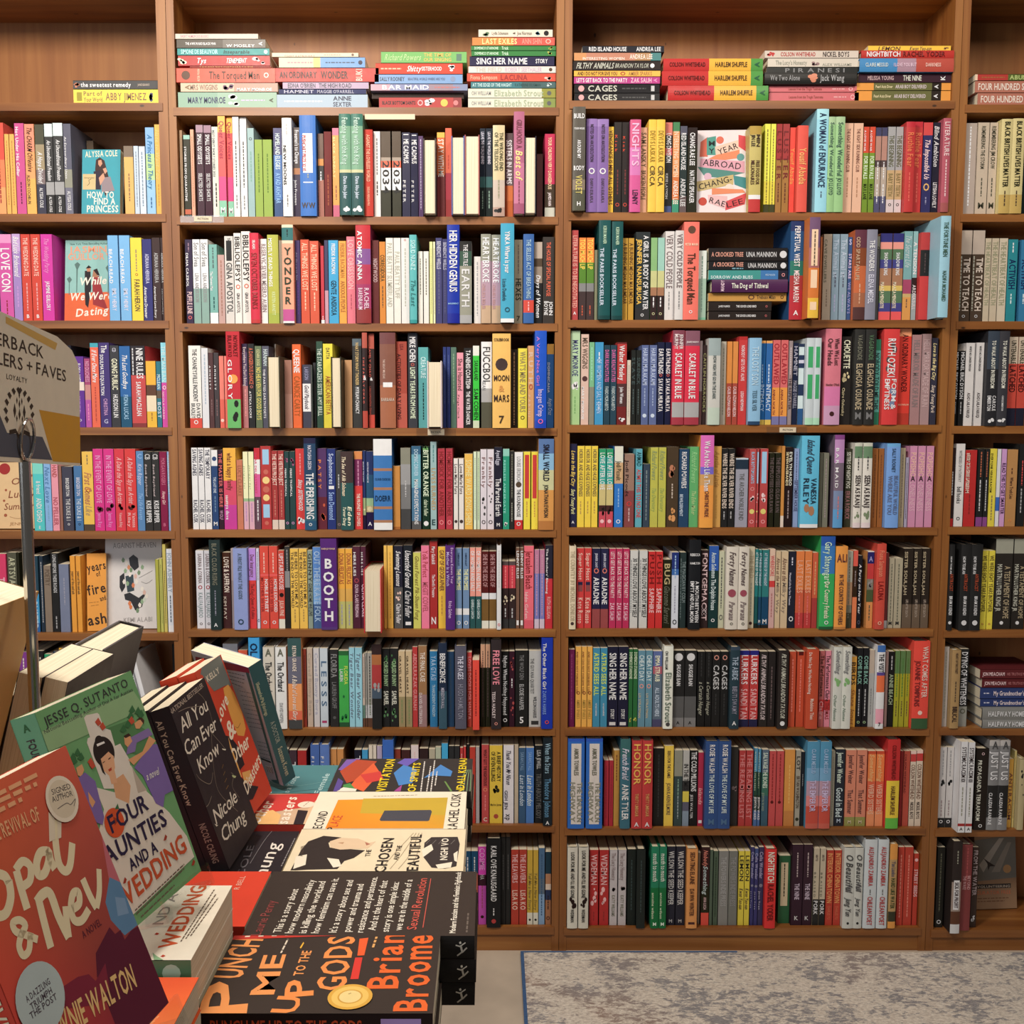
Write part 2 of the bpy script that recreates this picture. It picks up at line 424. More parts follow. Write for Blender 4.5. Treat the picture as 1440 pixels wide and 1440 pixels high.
def parse_bands(bg, E):
    out = []; a = 0.0
    for p in bg.split('/'):
        if '@' in p: c, e = p.split('@'); e = float(e) / 100
        else: c, e = p, 1.0
        out.append((a, e, E(lin(c)))); a = e
    if a < 1: out[-1] = (out[-1][0], 1.0, out[-1][2])
    return out

def E_at(px, py):
    """pigment from how bright that part of the photo is: paper white reads lower towards the floor and the far end"""
    e = 1.0 - .30 * min(max((py - 250) / 1000, 0), 1) - .08 * min(max((px - 700) / 700, 0), 1)
    def f(c):
        q = [x * .88 / (e * t) for x, t in zip(c, (1.0, .97, .91))]; k = min(1, .9 / max(max(q), 1e-6)); y = .3 * q[0] + .59 * q[1] + .11 * q[2]
        return tuple((y + (x - y) * .9) * k for x in q)
    return f

V=r"""
@1 1
-83 75 1725 e54@40/f85@70/fa6|a33,8,88,~
75 146 1885 fb5|c84,8,88,~
146 233 1885 fb5|c84,8,88,~
208 358 1733 d59|fff,4,58,Hot Under His Collar|624,64,88,~
358 500 1744 f97@30/fa6@60/fb5|432,3,52,/The CHARM Offensive|543,56,88,ALISON COCHRUN
504 642 1750 554@22/a97@50/877@66/445|eee,30,64,/A Hope Divided|eee,70,92,ALYSSA COLE
631 771 1740 dee@14/444@64/aaa@78/333|eee,18,62,/An Unconditional Freedom|fff,80,97,ALYSSA COLE
744 900 1729 dee@14/444@64/aaa@78/333|eee,18,62,/An Unconditional Freedom|fff,80,97,ALYSSA COLE
883 1017 1740 667@50/998@70/778|eee,14,60,/An Extraordinary Union|eee,74,95,ALYSSA COLE
r80 1025 1125 1792 443|999,8,88,~
r85 1125 1229 2000 5a6040
r85 1229 1333 1979 543
1746 1885 2052 876@16/eb6|975,40,80,~
1885 1958 2052 cde|89a,8,88,~
1958 2052 2058 def|89a,8,88,~
2052 2198 1792 8be@30/bd9@60/9ce|27a,8,70,/A Princess in Theory|369,80,92,~
2167 2329 1750 fb4|ec7,6,60,/Hate to Want You|c93,66,90,~
@2 1
r4 2428 2579 1831 a86|875,8,88,~
2587 2696 1899 9cb@5/332@90/c64@96/332|eee,14,80,STORIES FROM QUARANTINE
2671 2739 1821 ea8|b75,8,88,~
2739 2762 1834 b76
2762 2871 1757 a89@8/423|fff,10,42,SMALL ODYSSEYS|ddd,52,82,SELECTED SHORTS
2871 2992 1762 a89@8/423|fff,10,42,SMALL ODYSSEYS|ddd,52,82,SELECTED SHORTS
2976 3085 1782 eed|456,4,55,BEST DEBUT SHORT STORIES 2020|333,62,88,~
3069 3186 1632 fb3@16/e55@60/d48@84/8ca|a24,5,42,Queer Voices|fff,90,97,M
3186 3283 1646 fb3@16/e55@60/d48@84/8ca|a24,5,42,Queer Voices|fff,90,97,M
3274 3373 1640 f6f4f0|555,24,70,~|888,78,92,~
3373 3482 1652 f6f4f0|555,24,70,~|888,78,92,~
3478 3583 1801 9bb|444,10,14,O|7a9,26,60,~
3583 3699 1963 9ab84a|683,18,68,~
3699 3832 1963 9ab84a|683,18,68,~
3847 3972 1801 447@30/47b@80/358|dee,6,46,HOMELAND ELEGIES|9cf,50,84,AYAD AKHTAR
h 3972 4116 1659 f4f2ee|222,28,68,NEW MOONS|777,78,90,~|bbb,6,18,~
4116 4232 1792 433@45/b74@52/324|eee,3,40,Freeman's to Change|eee,58,86,John Freeman
h 4217 4446 1621 37c@18/37c|fff,18,57,-|c44,20,55,PUSHCART PRIZE XLVI|aa8,58,62,~|fff,66,67,-|543,86,93,WW
4469 4557 1879 643@30/d82@38/222@55/a65|eee,45,56,~
4557 4668 1850 722|a53,50,86,~
4675 4773 1801 e79@8/fa4@86/d68|fe9,10,56,BLACK SUNDAY|a64,64,80,~
h 4773 4936 1601 376@12/7a8@55/cc9@58/255|bdc,4,50,Fencing with the King|def,62,84,Diana Abu-Jaber|fff,91,96,W
h 4940 5111 1601 376@12/7a8@55/cc9@58/255|bdc,4,50,Fencing with the King|def,62,84,Diana Abu-Jaber|fff,91,96,W
@2 1
h 5116 5249 1822 c32|fb9,6,60,AGAINST THE LOVELESS WORLD|fb9,66,88,SUSAN ABULHAWA
5249 5354 1848 eee9e4|777,8,50,~|333,58,74,~
5354 5499 1848 543@30/a98@34/e64@42/eee@68/332|222,34,72,2034
5511 5644 1848 543@30/a98@34/e64@42/eee@68/332|222,34,72,2034
5652 5773 1862 224|fff,8,36,ME CADMUS|ddd,56,82,PETER|fff,2,3,-
5773 5881 1873 224|fff,8,36,ME CADMUS|ddd,56,82,PETER|fff,2,3,-
5881 5954 1913 536|cbd,4,90,~
p30 5954 6135 1947 e8dcb4
6139 6260 1862 fb3@6/d62@50/833|fed,8,52,STAY WITH ME
6260 6377 1802 e64@50/b34@80/a33|c43,30,46,~
p25h 6324 6534 1911 eee6d846a
p25h 6534 6747 1895 eee2d0a55
6743 6828 1806 123@54/366@66/122|dde,4,40,LEAVE THE WORLD BEHIND|8a9,70,90,~
6828 6932 1806 123@54/366@66/122|dde,4,40,LEAVE THE WORLD BEHIND|8a9,70,90,~
h 6928 7102 1762 dc9@60/cba@90/b98|664,8,50,THE WRONG END OF THE TELESCOPE|997,60,80,~|222,90,95,W
7094 7226 1873 655@15/766@62/d73@80/c62|fff,8,60,SISTERS IN ARMS
h 7218 7396 1570 b68@50/c79@90/a57|845,8,36,GIRLHOOD A|fd8,38,66,/Best of|845,68,90,~
p35h 7351 7541 1913 eceade223
7545 7637 2165 633
7657 7808 1883 c25@60/432@88/ccb|fda,4,66,YOUR CHILDREN VERY DANGEROUS|fee,70,86,JAMES HAN
@3 1
h 8042 8231 1501 5a554c@70/876@80/554|fff,4,14,BUILD|fff,14,28,YOUR HOUSE|fff,32,50,AROUND MY|fff,52,66,BODY|dc6,66,84,VIOLET|fff,91,96,H
h 8243 8396 1672 97b@8/86a|434,6,46,NOTES ON AN EXECUTION|eee,52,60,O|545,64,90,DANYA KUKAFKA
h 8396 8557 1676 97b@8/86a|434,6,46,NOTES ON AN EXECUTION|eee,52,60,O|545,64,90,DANYA KUKAFKA
8545 8630 1783 fc1|742,4,90,VENGEANCE IS MINE ALL OTHERS
8630 8742 1718 2a2423|d42,14,34,Kink|733,52,80,~|c43,88,93,O
8742 8851 1718 2a2423|d42,14,34,Kink|733,52,80,~|c43,88,93,O
h 8851 9012 1682 d58@30/d7b@60/d59|fbd,4,50,NIGHTS|424,76,92,LENNY
8992 9113 1793 da8|542,6,46,SAM LANSKY|542,50,84,BROKEN PEOPLE
h 9105 9234 1682 fc2@8/fc3|a81,12,46,DEVI S LASKAR|542,50,72,CIRCA
h 9222 9347 1682 fc2@8/fc3|a81,12,46,DEVI S LASKAR|542,50,72,CIRCA
9347 9455 1722 d76@14/211@28/c33@36/222@92/458|fff,12,44,LONG DIVISION|eee,56,84,KIESE LAYMON
9451 9556 1718 485@10/e95@60/d73@85/397|fdb,10,60,INTERESTING WOMEN|fed,64,90,ANDREA LEE
9556 9665 1773 556@10/233@80/655|eee,8,50,RED ISLAND HOUSE|ddd,60,92,ANDREA LEE
9657 9804 1793 211@20/221|fff,6,44,CHANG RAE LEE|eee,50,88,NATIVE SPEAKER
h 10531 10700 1773 b93@10/cb6@80/eee@85/c33|432,10,24,MIN JIN LEE|532,40,68,FREE FOOD FOR MILLIONAIRES
@3 1
10741 10834 1742 ee3@64/ed2@90/442|873,6,90,~
10822 10906 1742 ee3@64/ed2@90/442|873,6,90,~
10906 10995 1742 a33@40/a73|722,8,62,LUSTER|632,66,88,~
10995 11103 1742 a33@40/a73|722,8,62,LUSTER|632,66,88,~
11091 11200 1793 e43|e94,24,66,Yousif Abadia
h 11188 11357 1766 e54|fb6,26,68,Yousif Abadia
r40 11369 11486 1702 222
h 11470 11639 1533 adecf5@10/9de|235,4,76,A WOMAN of ENDURANCE|567,80,86,~
h 11623 11748 1642 ac9@8/9c8|465,6,62,Something Wonderful|465,64,82,JO LLOYD
h 11728 11869 1642 ac9@8/9c8|465,6,62,Something Wonderful|465,64,82,JO LLOYD
11853 11993 1732 eb9|854,6,54,THE RIGHT SIDE RUNNING CLUB|b86,60,82,~
11985 12134 1732 eb9|854,6,54,THE RIGHT SIDE RUNNING CLUB|b86,60,82,~
12122 12215 1783 d42@30/792|fff,4,28,A LOVE WAR|efd,34,60,FOR RIVALS|231,66,84,MAX LANE
12211 12308 1783 d42@30/792|fff,4,28,A LOVE WAR|efd,34,60,FOR RIVALS|231,66,84,MAX LANE
12292 12388 1793 446@10/b87@38/544@46/ba9@80/557|eee,40,60,~|eee,66,88,~
12380 12473 1793 446@10/b87@38/544@46/ba9@80/557|eee,40,60,~|eee,66,88,~
12465 12594 1783 aaa@50/ca7@84/dcc|664,10,46,THIS BEGINNING|874,54,80,BABY TEETH|222,88,92,O
12573 12710 1783 aaa@50/ca7@84/dcc|664,10,46,THIS BEGINNING|874,54,80,BABY TEETH|222,88,92,O
h 12706 12855 1712 c23@6/c33|e74,12,50,Ruthie Fear|e65,56,88,~
12839 12976 1712 c23@6/c33|e74,12,50,Ruthie Fear|e65,56,88,~
12952 13109 1722 d44@14/336|fdd,18,62,/The Impossible Us|eb6,66,76,O|99b,82,90,~
13097 13222 1722 223|ddd,4,48,/Blind Ambition|eee,66,94,LETISHA LOVELY
h 13230 13363 1662 b56@90/a55|ecc,4,40,LITERATURE|ecc,44,84,~
@4 1
r2 13527 13775 1731 b9a89a|eee,4,90,~
13727 13919 1723 cbb8a0|443,4,50,REMEMBERING THE STORM|554,60,80,~|443,86,94,M
13871 14031 1723 cbb8a0|443,4,50,REMEMBERING JIM CROW|554,60,80,~|443,86,94,M
h 14047 14222 1675 dc8@80/ca5|221,3,72,BLACK BRITISH LIVES MATTER|543,76,92,~
h 14216 14390 1667 dc8@80/ca5|221,3,72,BLACK BRITISH LIVES MATTER|543,76,92,~
14382 14478 1731 122
@1 2
r5 -78 19 3217 346
-12 194 3294 e9c@10/d5a|fff,16,66,LOVE CON|923,76,92,~
171 319 3289 cad@20/a8c|eee,3,48,/Bad Luck Bridesmaid|c9d,60,84,~
292 443 3294 d43|fcb,4,48,THE WEDDING DATE|eaa,56,88,~|fff,92,97,B
443 595 3294 d43|fcb,4,48,THE WEDDING DATE|eaa,56,88,~|fff,92,97,B
576 754 3294 d3a|e8c,4,44,/The Wedding Party|fff,54,88,JASMINE GUILLORY
1524 1676 3310 7be|fff,16,56,BEACH READ|eef,62,88,EMILY HENRY
1684 1843 3310 7be|fff,16,56,BEACH READ|eef,62,88,EMILY HENRY
1839 2007 3343 fd1|986,14,40,~|a63,42,46,O|543,50,88,FARAH HERON
2007 2154 3362 337|cce,18,54,ADRIANA HERRERA|fff,58,96,/American Dreamer
2135 2271 3343 433|bbb,18,54,ADRIANA HERRERA|fff,58,96,/American Love Story
2259 2384 3343 433|bbb,18,54,ADRIANA HERRERA|fff,58,96,/American Love Story
@2 2
2610 2723 3369 324|978,4,14,~|eee,16,56,DILHA CAZBOL|ecc,62,88,PUFFLE LINE|e66,90,95,O
2707 2828 3366 f4f4f4@58/8bb0a4|888,4,32,Son of Svea|999,40,74,LENA ANDERSSON
2820 2937 3366 f4f4f4@58/8bb0a4|888,4,32,Son of Svea|999,40,74,LENA ANDERSSON
2944 3065 3437 7ab8ae@86/fff|566,4,30,~|fff,34,58,The Moment Man|255,66,82,~
3065 3182 3583 caa49c|a76,8,88,~
3147 3310 3321 ddd8d0|222,2,26,THE REVOLUTION|444,30,88,GINA APOSTOL|222,5,28,-
3275 3419 3278 f2ece4|222,4,54,BIBLIOLEPSY|d64,56,62,O|444,66,88,GINA APOSTOL
3380 3528 3253 f2ece4|222,4,54,BIBLIOLEPSY|d64,56,62,O|444,66,88,GINA APOSTOL
h 3516 3660 3276 d24@96/c33|fff,8,18,SELADIO|922,22,84,SEVEN OCTOBER DRINKS
3652 3765 3360 f0ece8|877,6,86,RESERVIC SEVIER MESERO AUBIN
3761 3928 3301 b8bc38@88/a8b838|fff,4,58,MOSTLY DEAD THINGS|dea,64,90,KRISTEN ARNETT
3924 3994 3379 998b74
h 3971 4142 3159 f0e2c0@3/377@16/f0d8b8@19/fa8@86/c59@98/eee|343,22,82,YONDER S|233,5,12,~
4142 4228 3379 436|88a,14,48,/All Growth No|538,50,90,~
4228 4356 3369 d53|fca,4,60,ALL THINGS WE LOST|fca,62,84,~
4352 4488 3389 d53|fca,4,60,ALL THINGS WE LOST|fca,62,84,~
4508 4562 3457 c34@95/eee|fff,90,97,~
4562 4620 3379 446@60/c9a
4620 4764 3379 3ad|fff,4,40,FREDRIK BACKMAN|134,48,90,GENTE ANSIOSA
4764 4881 3389 fa3|b72,3,44,FREDRIK BACKMAN|a62,48,86,ANXIOUS PEOPLE
4869 4998 3327 e78|fbb,4,60,LOVE OBSESSION|b56,66,84,~
h 5005 5219 3165 c23@24/859@40/b35@60/a36@85/933|fff,6,56,ATOMIC ANNA|ecd,64,86,RACHEL BARENBAUM
@2 2
5221 5334 3379 622|caa,22,50,NIGHTWOOD
5334 5426 3399 d82|542,16,48,CORREGIDORA|753,54,80,~
5426 5535 3346 f0ebe0|bba,6,80,PAUL BEATTY SLUMBERLAND
5535 5640 3346 f0ebe0|bba,16,70,PAUL BEATTY TUFF
5640 5760 3346 eee9e4|b55,1,4,O|bba,12,80,~
h 5760 5861 3302 5bb@96/299|bee,6,40,SIGRID NUNEZ|277,50,80,/The Last
5877 5950 3534 eee8dc|776,10,60,~
5954 6034 3534 f0eae0|776,10,60,~
6038 6091 3399 ee9|aa6,8,88,~
6087 6147 3399 eeb|aa6,8,88,~
6103 6228 3346 447|ccd,4,36,BENEDICT WELLS|668,8,88,~
6212 6312 3362 447|ccd,4,36,BENEDICT WELLS|668,8,88,~
h 6268 6489 3161 13a@90/129|fff,6,68,HER HIDDEN GENIUS|adf,74,86,MARIE BENEDICT
h 6437 6634 3393 222@12/354@30/998@90/aaa|ddd,4,30,THE FERTILE|ddd,34,80,EARTH
6661 6771 3608 ece8e0|aaa,8,88,~
h 6755 6904 3292 998@30/b9a@80/ca8|fff,4,54,HEARTBROKE|c99,56,84,CHELSEA BIEKER
h 6912 7045 3302 998@30/b9a@80/ca8|fff,4,54,HEARTBROKE|c99,56,84,CHELSEA BIEKER
h 7033 7230 3141 3ac@96/eee|fff,8,50,YINKA Where is your|256,56,78,Lizzie Damilola|256,84,90,O
7230 7351 3371 b7a584|876,6,40,~|332,46,72,HEXES|332,90,97,7
h 7359 7508 3292 36a@74/d43@88/36a|acd,6,72,THE SELLESS ACT OF BREATHING|fbb,76,86,~
7508 7629 3403 ba9@20/543@30/987@50/222|eee,40,92,/Days of Women
7629 7798 3332 3a3430|e64,6,68,THE HOUSE OF SPECIAL PURPOSE|fff,74,90,JOHN BOYNE
@3 2
8034 8134 3238 b44|ea9,6,40,LITERATURE IS|ea9,42,86,TO BE NEGOTIATED|fff,90,94,A
8138 8243 3343 f82@30/582@55/888@65/433|fd4,2,38,TOO MUCH LIP|c53,82,94,~
8243 8356 3343 f82@30/582@55/888@65/433|fd4,2,38,TOO MUCH LIP|c53,82,94,~
8356 8412 3514 997
h 8408 8585 3095 155@96/144|bdb,6,24,KERRI MAHER|def,28,86,THE PARIS BOOKSELLER
h 8597 8759 3115 155@96/144|bdb,6,24,KERRI MAHER|def,28,86,THE PARIS BOOKSELLER
8746 8831 3349 c92|642,6,80,A BURNING MEGHA MAJUMDAR
8831 8916 3349 c92|642,6,80,A BURNING MEGHA MAJUMDAR
8932 9141 3262 2b3335@86/333|fff,4,88,A GIRL IS A BODY OF WATER|fc4,8,82,JENNIFER NANSUBUGA|fff,92,96,O
9145 9242 3343 8b7@40/cc8@60/a75@70/322|eee,72,84,~|cc9,90,94,O
9242 9347 3343 9cb@40/cc8@60/a75@70/322|eee,72,84,~|cc9,90,94,O
9342 9487 3252 ddd8d4|766,4,64,VERY COLD PEOPLE|888,68,88,~
h 9487 9616 3242 ddd8d4|766,4,64,VERY COLD PEOPLE|888,68,88,~
h 9604 9838 3121 f76|643,4,12,@|fdb,20,26,PETER MANN|532,32,84,The Torqued Man|fff,90,94,O
9794 9935 3524 dde6dd@40/9dbfa8@96/7b9|798,8,88,~
@3 2
h 11107 11325 3111 236@10/258@40/276@55/a33@70/b23|eee,5,46,PERPETUAL WEST|edd,50,82,MESHA MAREN|fff,90,96,A
h 11337 11522 3055 757@30/a66@50/d72@80/eb2|654,14,48,~|fed8b0,12,48,-|fed8b0,52,70,-|fed8b0,84,92,-
r5 11522 11579 3333 b63
11567 11695 3292 b5a48e|665,6,56,CAVE DWELLERS|876,64,84,~
11687 11804 3292 8aa4b4|bcd,6,50,The Animal at|556,46,62,~|aac,70,90,~
11796 11921 3292 8aa4b4|bcd,6,50,The Animal at|556,46,62,~|aac,70,90,~
11909 11993 3333 358|cce,2,10,S|dce,20,50,STARS ARE|99c,54,92,WE ALWAYS
h 11989 12179 3232 634@20/842@40/c63@70/a64@86/533|ca8,8,56,ODD SPARTAN LIFE|da8,60,82,~
h 12171 12324 3228 889|fff,12,46,THE WONDERS|eef,50,82,ELENA MEDEL
12312 12368 3323 887@15/555|222,10,18,O
12360 12537 3282 337@10/e98@18/575@30/448@40/a75@60/db5@66/575@80/448@90/e55|fff,22,48,SHADOW KING|fec,56,86,MAAZA MENGISTE
12541 12706 3282 337@10/e98@18/575@30/448@40/a75@60/db5@66/575@80/448@90/e55|fff,22,48,SHADOW KING|fec,56,86,MAAZA MENGISTE
12686 12831 3252 7aa@54/a46@70/ca6@74/d94|bcc,4,40,/The Secret Life|754,76,86,~
12815 12920 3252 8bb@52/322@70/9aa|eee,12,48,A TENSION|ddd,60,88,ARDNASULL
h 12908 13081 3268 b33@20/222@50/c33|544,24,46,~
h 13186 13351 3014 9cd|465,6,40,THE FORTUNE MEN|465,54,84,NADIFA MOHAMED
@4 2
13471 13656 3240 ba9@26/4a3a2c|dcb,30,88,TIME TO TEACH|aa9,28,88,~|ccc,92,96,O
13658 13844 3240 ba9@26/4a3a2c|dcb,30,88,TIME TO TEACH|aa9,28,88,~|ccc,92,96,O
13822 13933 3351 c8b89c|997,4,80,THE HEARTBEAT OF HEALTH
13916 14044 3351 c8b89c|997,4,80,THE HEARTBEAT OF HEALTH
14018 14160 3351 d0c2a8|997,4,80,THE HEARTBEAT OF HEALTH
14151 14298 3367 1a8a94|125,24,60,ACTIVISH|dee,66,78,~|fff,4,16,~
r8 14298 14360 3444 4a1a5a
14333 14467 3373 2a7aa4|125,24,60,ACTIVISH|dee,66,78,~
@1 3
r30 953 1021 4857 223
1046 1198 5012 639@36/edc@48/639|fff,10,36,ELOISA JAMES|a7c,56,80,~|fff,88,92,O
1186 1283 5042 a47@38/c88@60/b5a|d9b,4,34,NO DUCHESS|e8b,66,90,~
1276 1404 4824 3ab@5/e64|fff,8,46,/If Ever Once More|b43,52,94,~
1396 1556 4818 437|eee,3,12,The|fff,14,62,SOULMATE EQUATION|c9c,66,86,CHRISTINA|bbd,90,96,G
1552 1688 4857 3a3a3e|ccd,3,8,CD|eec,16,54,GOING PUBLIC|fff,60,88,HUDSON LIN
1684 1847 4867 26a@62/157|fff,10,52,/The Last Goodbye|adf,60,90,FIONA LUCAS
1843 2053 4863 2a2228@36/c44@95/833|fff,3,40,NINE RULES|ddd,3,36,~|fff,44,86,SARAH MACLEAN
r40 2022 2092 4886 433
2042 2205 5077 fb2@36/643@52/edb@76/eb2|a73,78,90,~
2197 2275 5081 278@20/37a@44/654@56/278|cee,20,42,MCLEAN|cde,62,86,BOST
2267 2403 4818 8de@47/d4a|dff,4,46,THE MAN BAN|fcd,58,90,NICOLA MARSH|fee,50,56,O
@2 3
2658 2841 4860 f0eee6@88/d43|444,4,68,THE CHANEYSVILLE INCIDENT|555,70,88,DAVID BRADLEY|fff,90,96,O
2830 2939 4894 e0e2e6|abc,8,70,~
2935 3010 4959 533|fff,10,56,AMNESTY|866,62,84,~
3010 3085 4959 433a3c|fff,10,56,AMNESTY|866,62,84,~
3085 3156 5006 f87@60/e65|fdc,86,93,@
3156 3198 5006 f87@60/e65
h 3186 3393 4661 c23@70/6b6|711,4,26,NOVIOLET BULAWAYO|fff,29,70,GLORY|fa4,44,54,@|222,72,95,W
3393 3490 4834 324@10/546@50/b77|dcc,4,50,Everywhere You Don't Belong|e99,54,86,~
3490 3584 4834 222|d64,5,48,A DANGEROUS DANCE|fff,56,88,ATTICA LOCKE|d76,49,53,O
3588 3689 4866 675|dd9,4,24,OZARK DOGS|ed6,26,90,NO HEAVEN FOR GOOD BOYS
3689 3794 4866 556|cdd,4,24,HANNAH|fff,28,88,THE PARTED EARTH POETS
r60 3801 4113 4838 f0ead8
p40h 3760 3966 5006 eeeee8443
3974 4113 5063 a76@50/b87
4113 4240 4841 e62|fff,6,34,QUEENIE|a51,38,86,CANDICE CARTY
4255 4375 5128 445@30/fff@74/445|545,32,70,/Gold Playbook|99b,4,24,LARSON
r30 4375 4450 5100 3a3a3c
4450 4544 4800 354|cdc,8,86,THE STARGAZERS SISTER AMY BRILL
4544 4686 4834 ed1|543,5,18,DATTA|b62,38,84,AMERICAN BETIYA
r40 4694 4799 4913 7bb
p40h 4656 4821 5016 f2f0ea332
4825 4956 5063 c96
4956 5091 4763 5a6a74@8/3a3a38|db7,4,52,WHAT STORM WHAT THUNDER|eee,54,84,MYRIAM CHANCY
h 5095 5238 4678 b54@16/322@82/b43|e65,14,88,THE FAMILY CHAO|eee,44,50,&
@2 3
5108 5269 4691 b54@16/322@86/c43|e65,14,46,FAMILY CHAO|c54,56,88,LAN SAMANTHA CHANG|eee,46,50,&
h 5342 5567 4677 744@12/854@55/a64|dba,28,48,THE GREAT MRS ELIAS|cba,64,76,BARBARA|fff,52,57,-
5567 5728 4802 a43@60/b54|311,14,90,ACTIVITIES OF DAILY LIVING|722,3,10,LISA
5736 5873 4685 3a3c44|fff,4,30,MIKE CHEN|dec,36,90,LIGHT YEARS FROM HOME|c54,31,35,O
5881 6038 4883 5aa|dff,12,38,CREATURE|133,44,90,~
p45h 5994 6220 5074 ece8e2e0d0d0
6220 6280 4879 2a3a7a|569,10,70,~
6280 6340 4879 2a3a7a|569,10,70,~
6336 6421 4883 576|8a8,8,70,~
6421 6522 4959 e9a|644,8,50,She is Haunted|644,56,88,Paige Clark
6518 6647 4893 222|fff,3,46,TA-NEHISI COATES|fff,54,96,THE WATER DANCER|bbb,46,51,@
6647 6743 4862 e6eade@12/2c3@91/cdb|242,18,42,SARAHLAND|242,52,90,SAM COHEN
6763 6920 4806 f0f0f0@54/aaa@70/554|444,6,46,FUCCBOI|888,46,56,SEAN
h 6924 7182 4691 f6c05a|432,4,9,COLEBROOK|433,25,40,@|322,40,54,MOON|d94,54,62,&|322,62,75,MARS|432,86,96,7
r15 7182 7279 4913 2a2220|a87,4,96,~
7283 7416 4899 ed2|985,4,80,WHAT'S MINE AND YOURS|542,84,90,O
7420 7520 4862 fb7@8/f9b56a|fdb,8,46,RUTH|fdb,56,90,PARINI|c43,46,54,O
h 7512 7686 4651 15c@92/14b|c7c,6,56,A Very Nice Girl|dcf,60,88,Imogen Crimp|e6a,90,96,O
7686 7798 4838 fb4@12/37b|fff,22,58,DOMINICANA|cde,64,84,/Angie Cruz
@3 3
8009 8158 4651 b5d5a8@60/a5cf8a|447,10,48,MARY MONROE|eee,52,64,W|7a6,70,88,~
8166 8283 4700 dba|654,4,38,MRS WIGGINS|533,44,54,@|fff,58,94,MARY MONROE
8279 8364 4812 7b8@54/887|9db,6,46,~
8356 8489 4812 39c|ace,20,86,OF WOMEN AND SALT SEVEN|fff,12,24,/~|fff,72,82,/~
8485 8581 4853 245|d6a,6,46,DARK REALM STATES|bcc,52,82,FABIO MORABITO
8577 8678 4853 245|d6a,6,46,DARK REALM STATES|bcc,52,82,FABIO MORABITO
8666 8815 4812 622@2/b33@50/533@78/722|fff,4,46,Walter Mosley|fff,54,74,John Woman|eee,92,96,W
8811 8871 5064 d8cdb8|a99,8,88,~
8871 8940 4923 222523|455,10,46,SLAVE|566,52,86,~
8940 9016 4923 222523|455,10,46,SUKENICK|566,52,86,~
9012 9121 4853 5a6a9a|cdf,4,50,HARUKI MURAKAMI|9ac,54,76,~|cde,86,91,@
9125 9238 4853 5a6a9a|cdf,4,50,HARUKI MURAKAMI|9ac,54,76,~|cde,86,91,@
9238 9342 4812 1a2040|fff,8,38,EARTHLINGS|fff,44,84,SAYAKA MURATA|d65,38,42,O
9347 9455 4812 1a2040|fff,8,38,EARTHLINGS|fff,44,84,SAYAKA MURATA|d65,38,42,O
h 9435 9620 4645 845@16/d24@76/aaa@92/a34|edd,4,20,JENNIFER MURPHY|fff,24,72,SCARLET IN BLUE
h 9628 9834 4651 856@16/d24@76/aaa@92/a34|edd,4,20,JENNIFER MURPHY|fff,24,72,SCARLET IN BLUE
9830 9878 4792 a99@60/755
9874 9943 4853 322|885,10,84,CAITLIN HORROCKS
h 9947 10128 4756 9aa@20/c8c8c0@80/bcb|455,20,70,HOW HIGH WE GO IN THE DARK
r5 10128 10216 4802 b5b0a0|887,8,88,~
10216 10297 4802 d83@50/a43|ecc,54,90,CALEB AZUMAH NELSON
10293 10382 4802 d83@50/a43|ecc,54,90,CALEB AZUMAH NELSON
10369 10523 4732 b22@4/c33|fdd,10,50,NOBODY GETS OUT ALIVE|fdd,62,84,LEIGH NEWMAN
h 10510 10700 4752 8bd@96/246|bde,10,54,THE LOST SON|578,60,84,TESS SILVER
@3 3
r3 10592 10632 4752 8bd
10664 10765 4792 e9a24a@3/16a@94/db4|9bd,28,50,~|bdf,52,84,INTIMACY
10757 10862 4792 e9a24a@3/26a@94/db4|cde,28,50,~|def,52,84,INTIMACY
10850 10975 4782 d66@56/e93@90/77a|a23,4,52,OUTLAWED|833,58,88,ANNA NORTH
10962 11079 4782 d66@56/e93@90/77a|a23,4,52,OUTLAWED|833,58,88,ANNA NORTH
11079 11152 4792 988|dcc,8,40,~|433,44,82,THE REPEATER
11132 11220 4823 1a2440|aab,4,40,HAMNET|99a,46,80,MAGGIE O'FARRELL
11220 11321 4833 235@4/cdd@14/235@20/ccd@24/235@30/cdd@50/235@64/cdd@80/258
h 11313 11450 4752 c8d4d8@92/adb|3a6,10,34,-|3a6,42,70,-
h 11442 11538 4752 c8d4d8@92/adb|3a6,10,34,-|3a6,42,70,-
h 11595 11820 4623 d78@60/d7a@80/c9b|533,10,38,When We Lost Our Heads|533,50,66,Heather O'Neill|422,86,91,@
11824 11989 4732 2a2624|eec,4,36,CHOUETTE|dc9,40,52,W|eda,58,90,Claire Oshetsky
h 11985 12151 4631 2c2c2a|776,6,32,VAGABONDE|ba8,36,84,ELGHOSA OSUNDE|777,86,95,M
h 12159 12312 4631 2c2c2a|575,6,32,VAGABONDE|ba8,36,84,ELGHOSA OSUNDE|777,86,95,M
12275 12396 4772 286@13/5ba@85/286|244,16,82,NOBODY TOLD ME THIS
h 12392 12634 4627 d33|fff,10,50,RUTH OZEKI|544,8,50,W|78a,58,82,W|fff,52,84,FORM & EMPTINESS
12626 12807 4621 e96@8/d32@88/b32|511,6,66,AN ORDINARY WONDER|eb9,72,86,BUKI PAPILLON
12799 12948 4708 a87d7d|877,6,80,HELL MIRROR MADE OF RAIN
12948 13089 4696 a98888|c9a9a9,6,80,HELL MIRROR MADE OF RAIN
13077 13178 4752 334|ed9,6,48,/Love in the Big City|dcb,54,86,/Sang Young Park
@4 3
13400 13471 4933 1a1a1a|ccc,2,64,MICHAEL ERIC DYSON|aaa,68,84,~
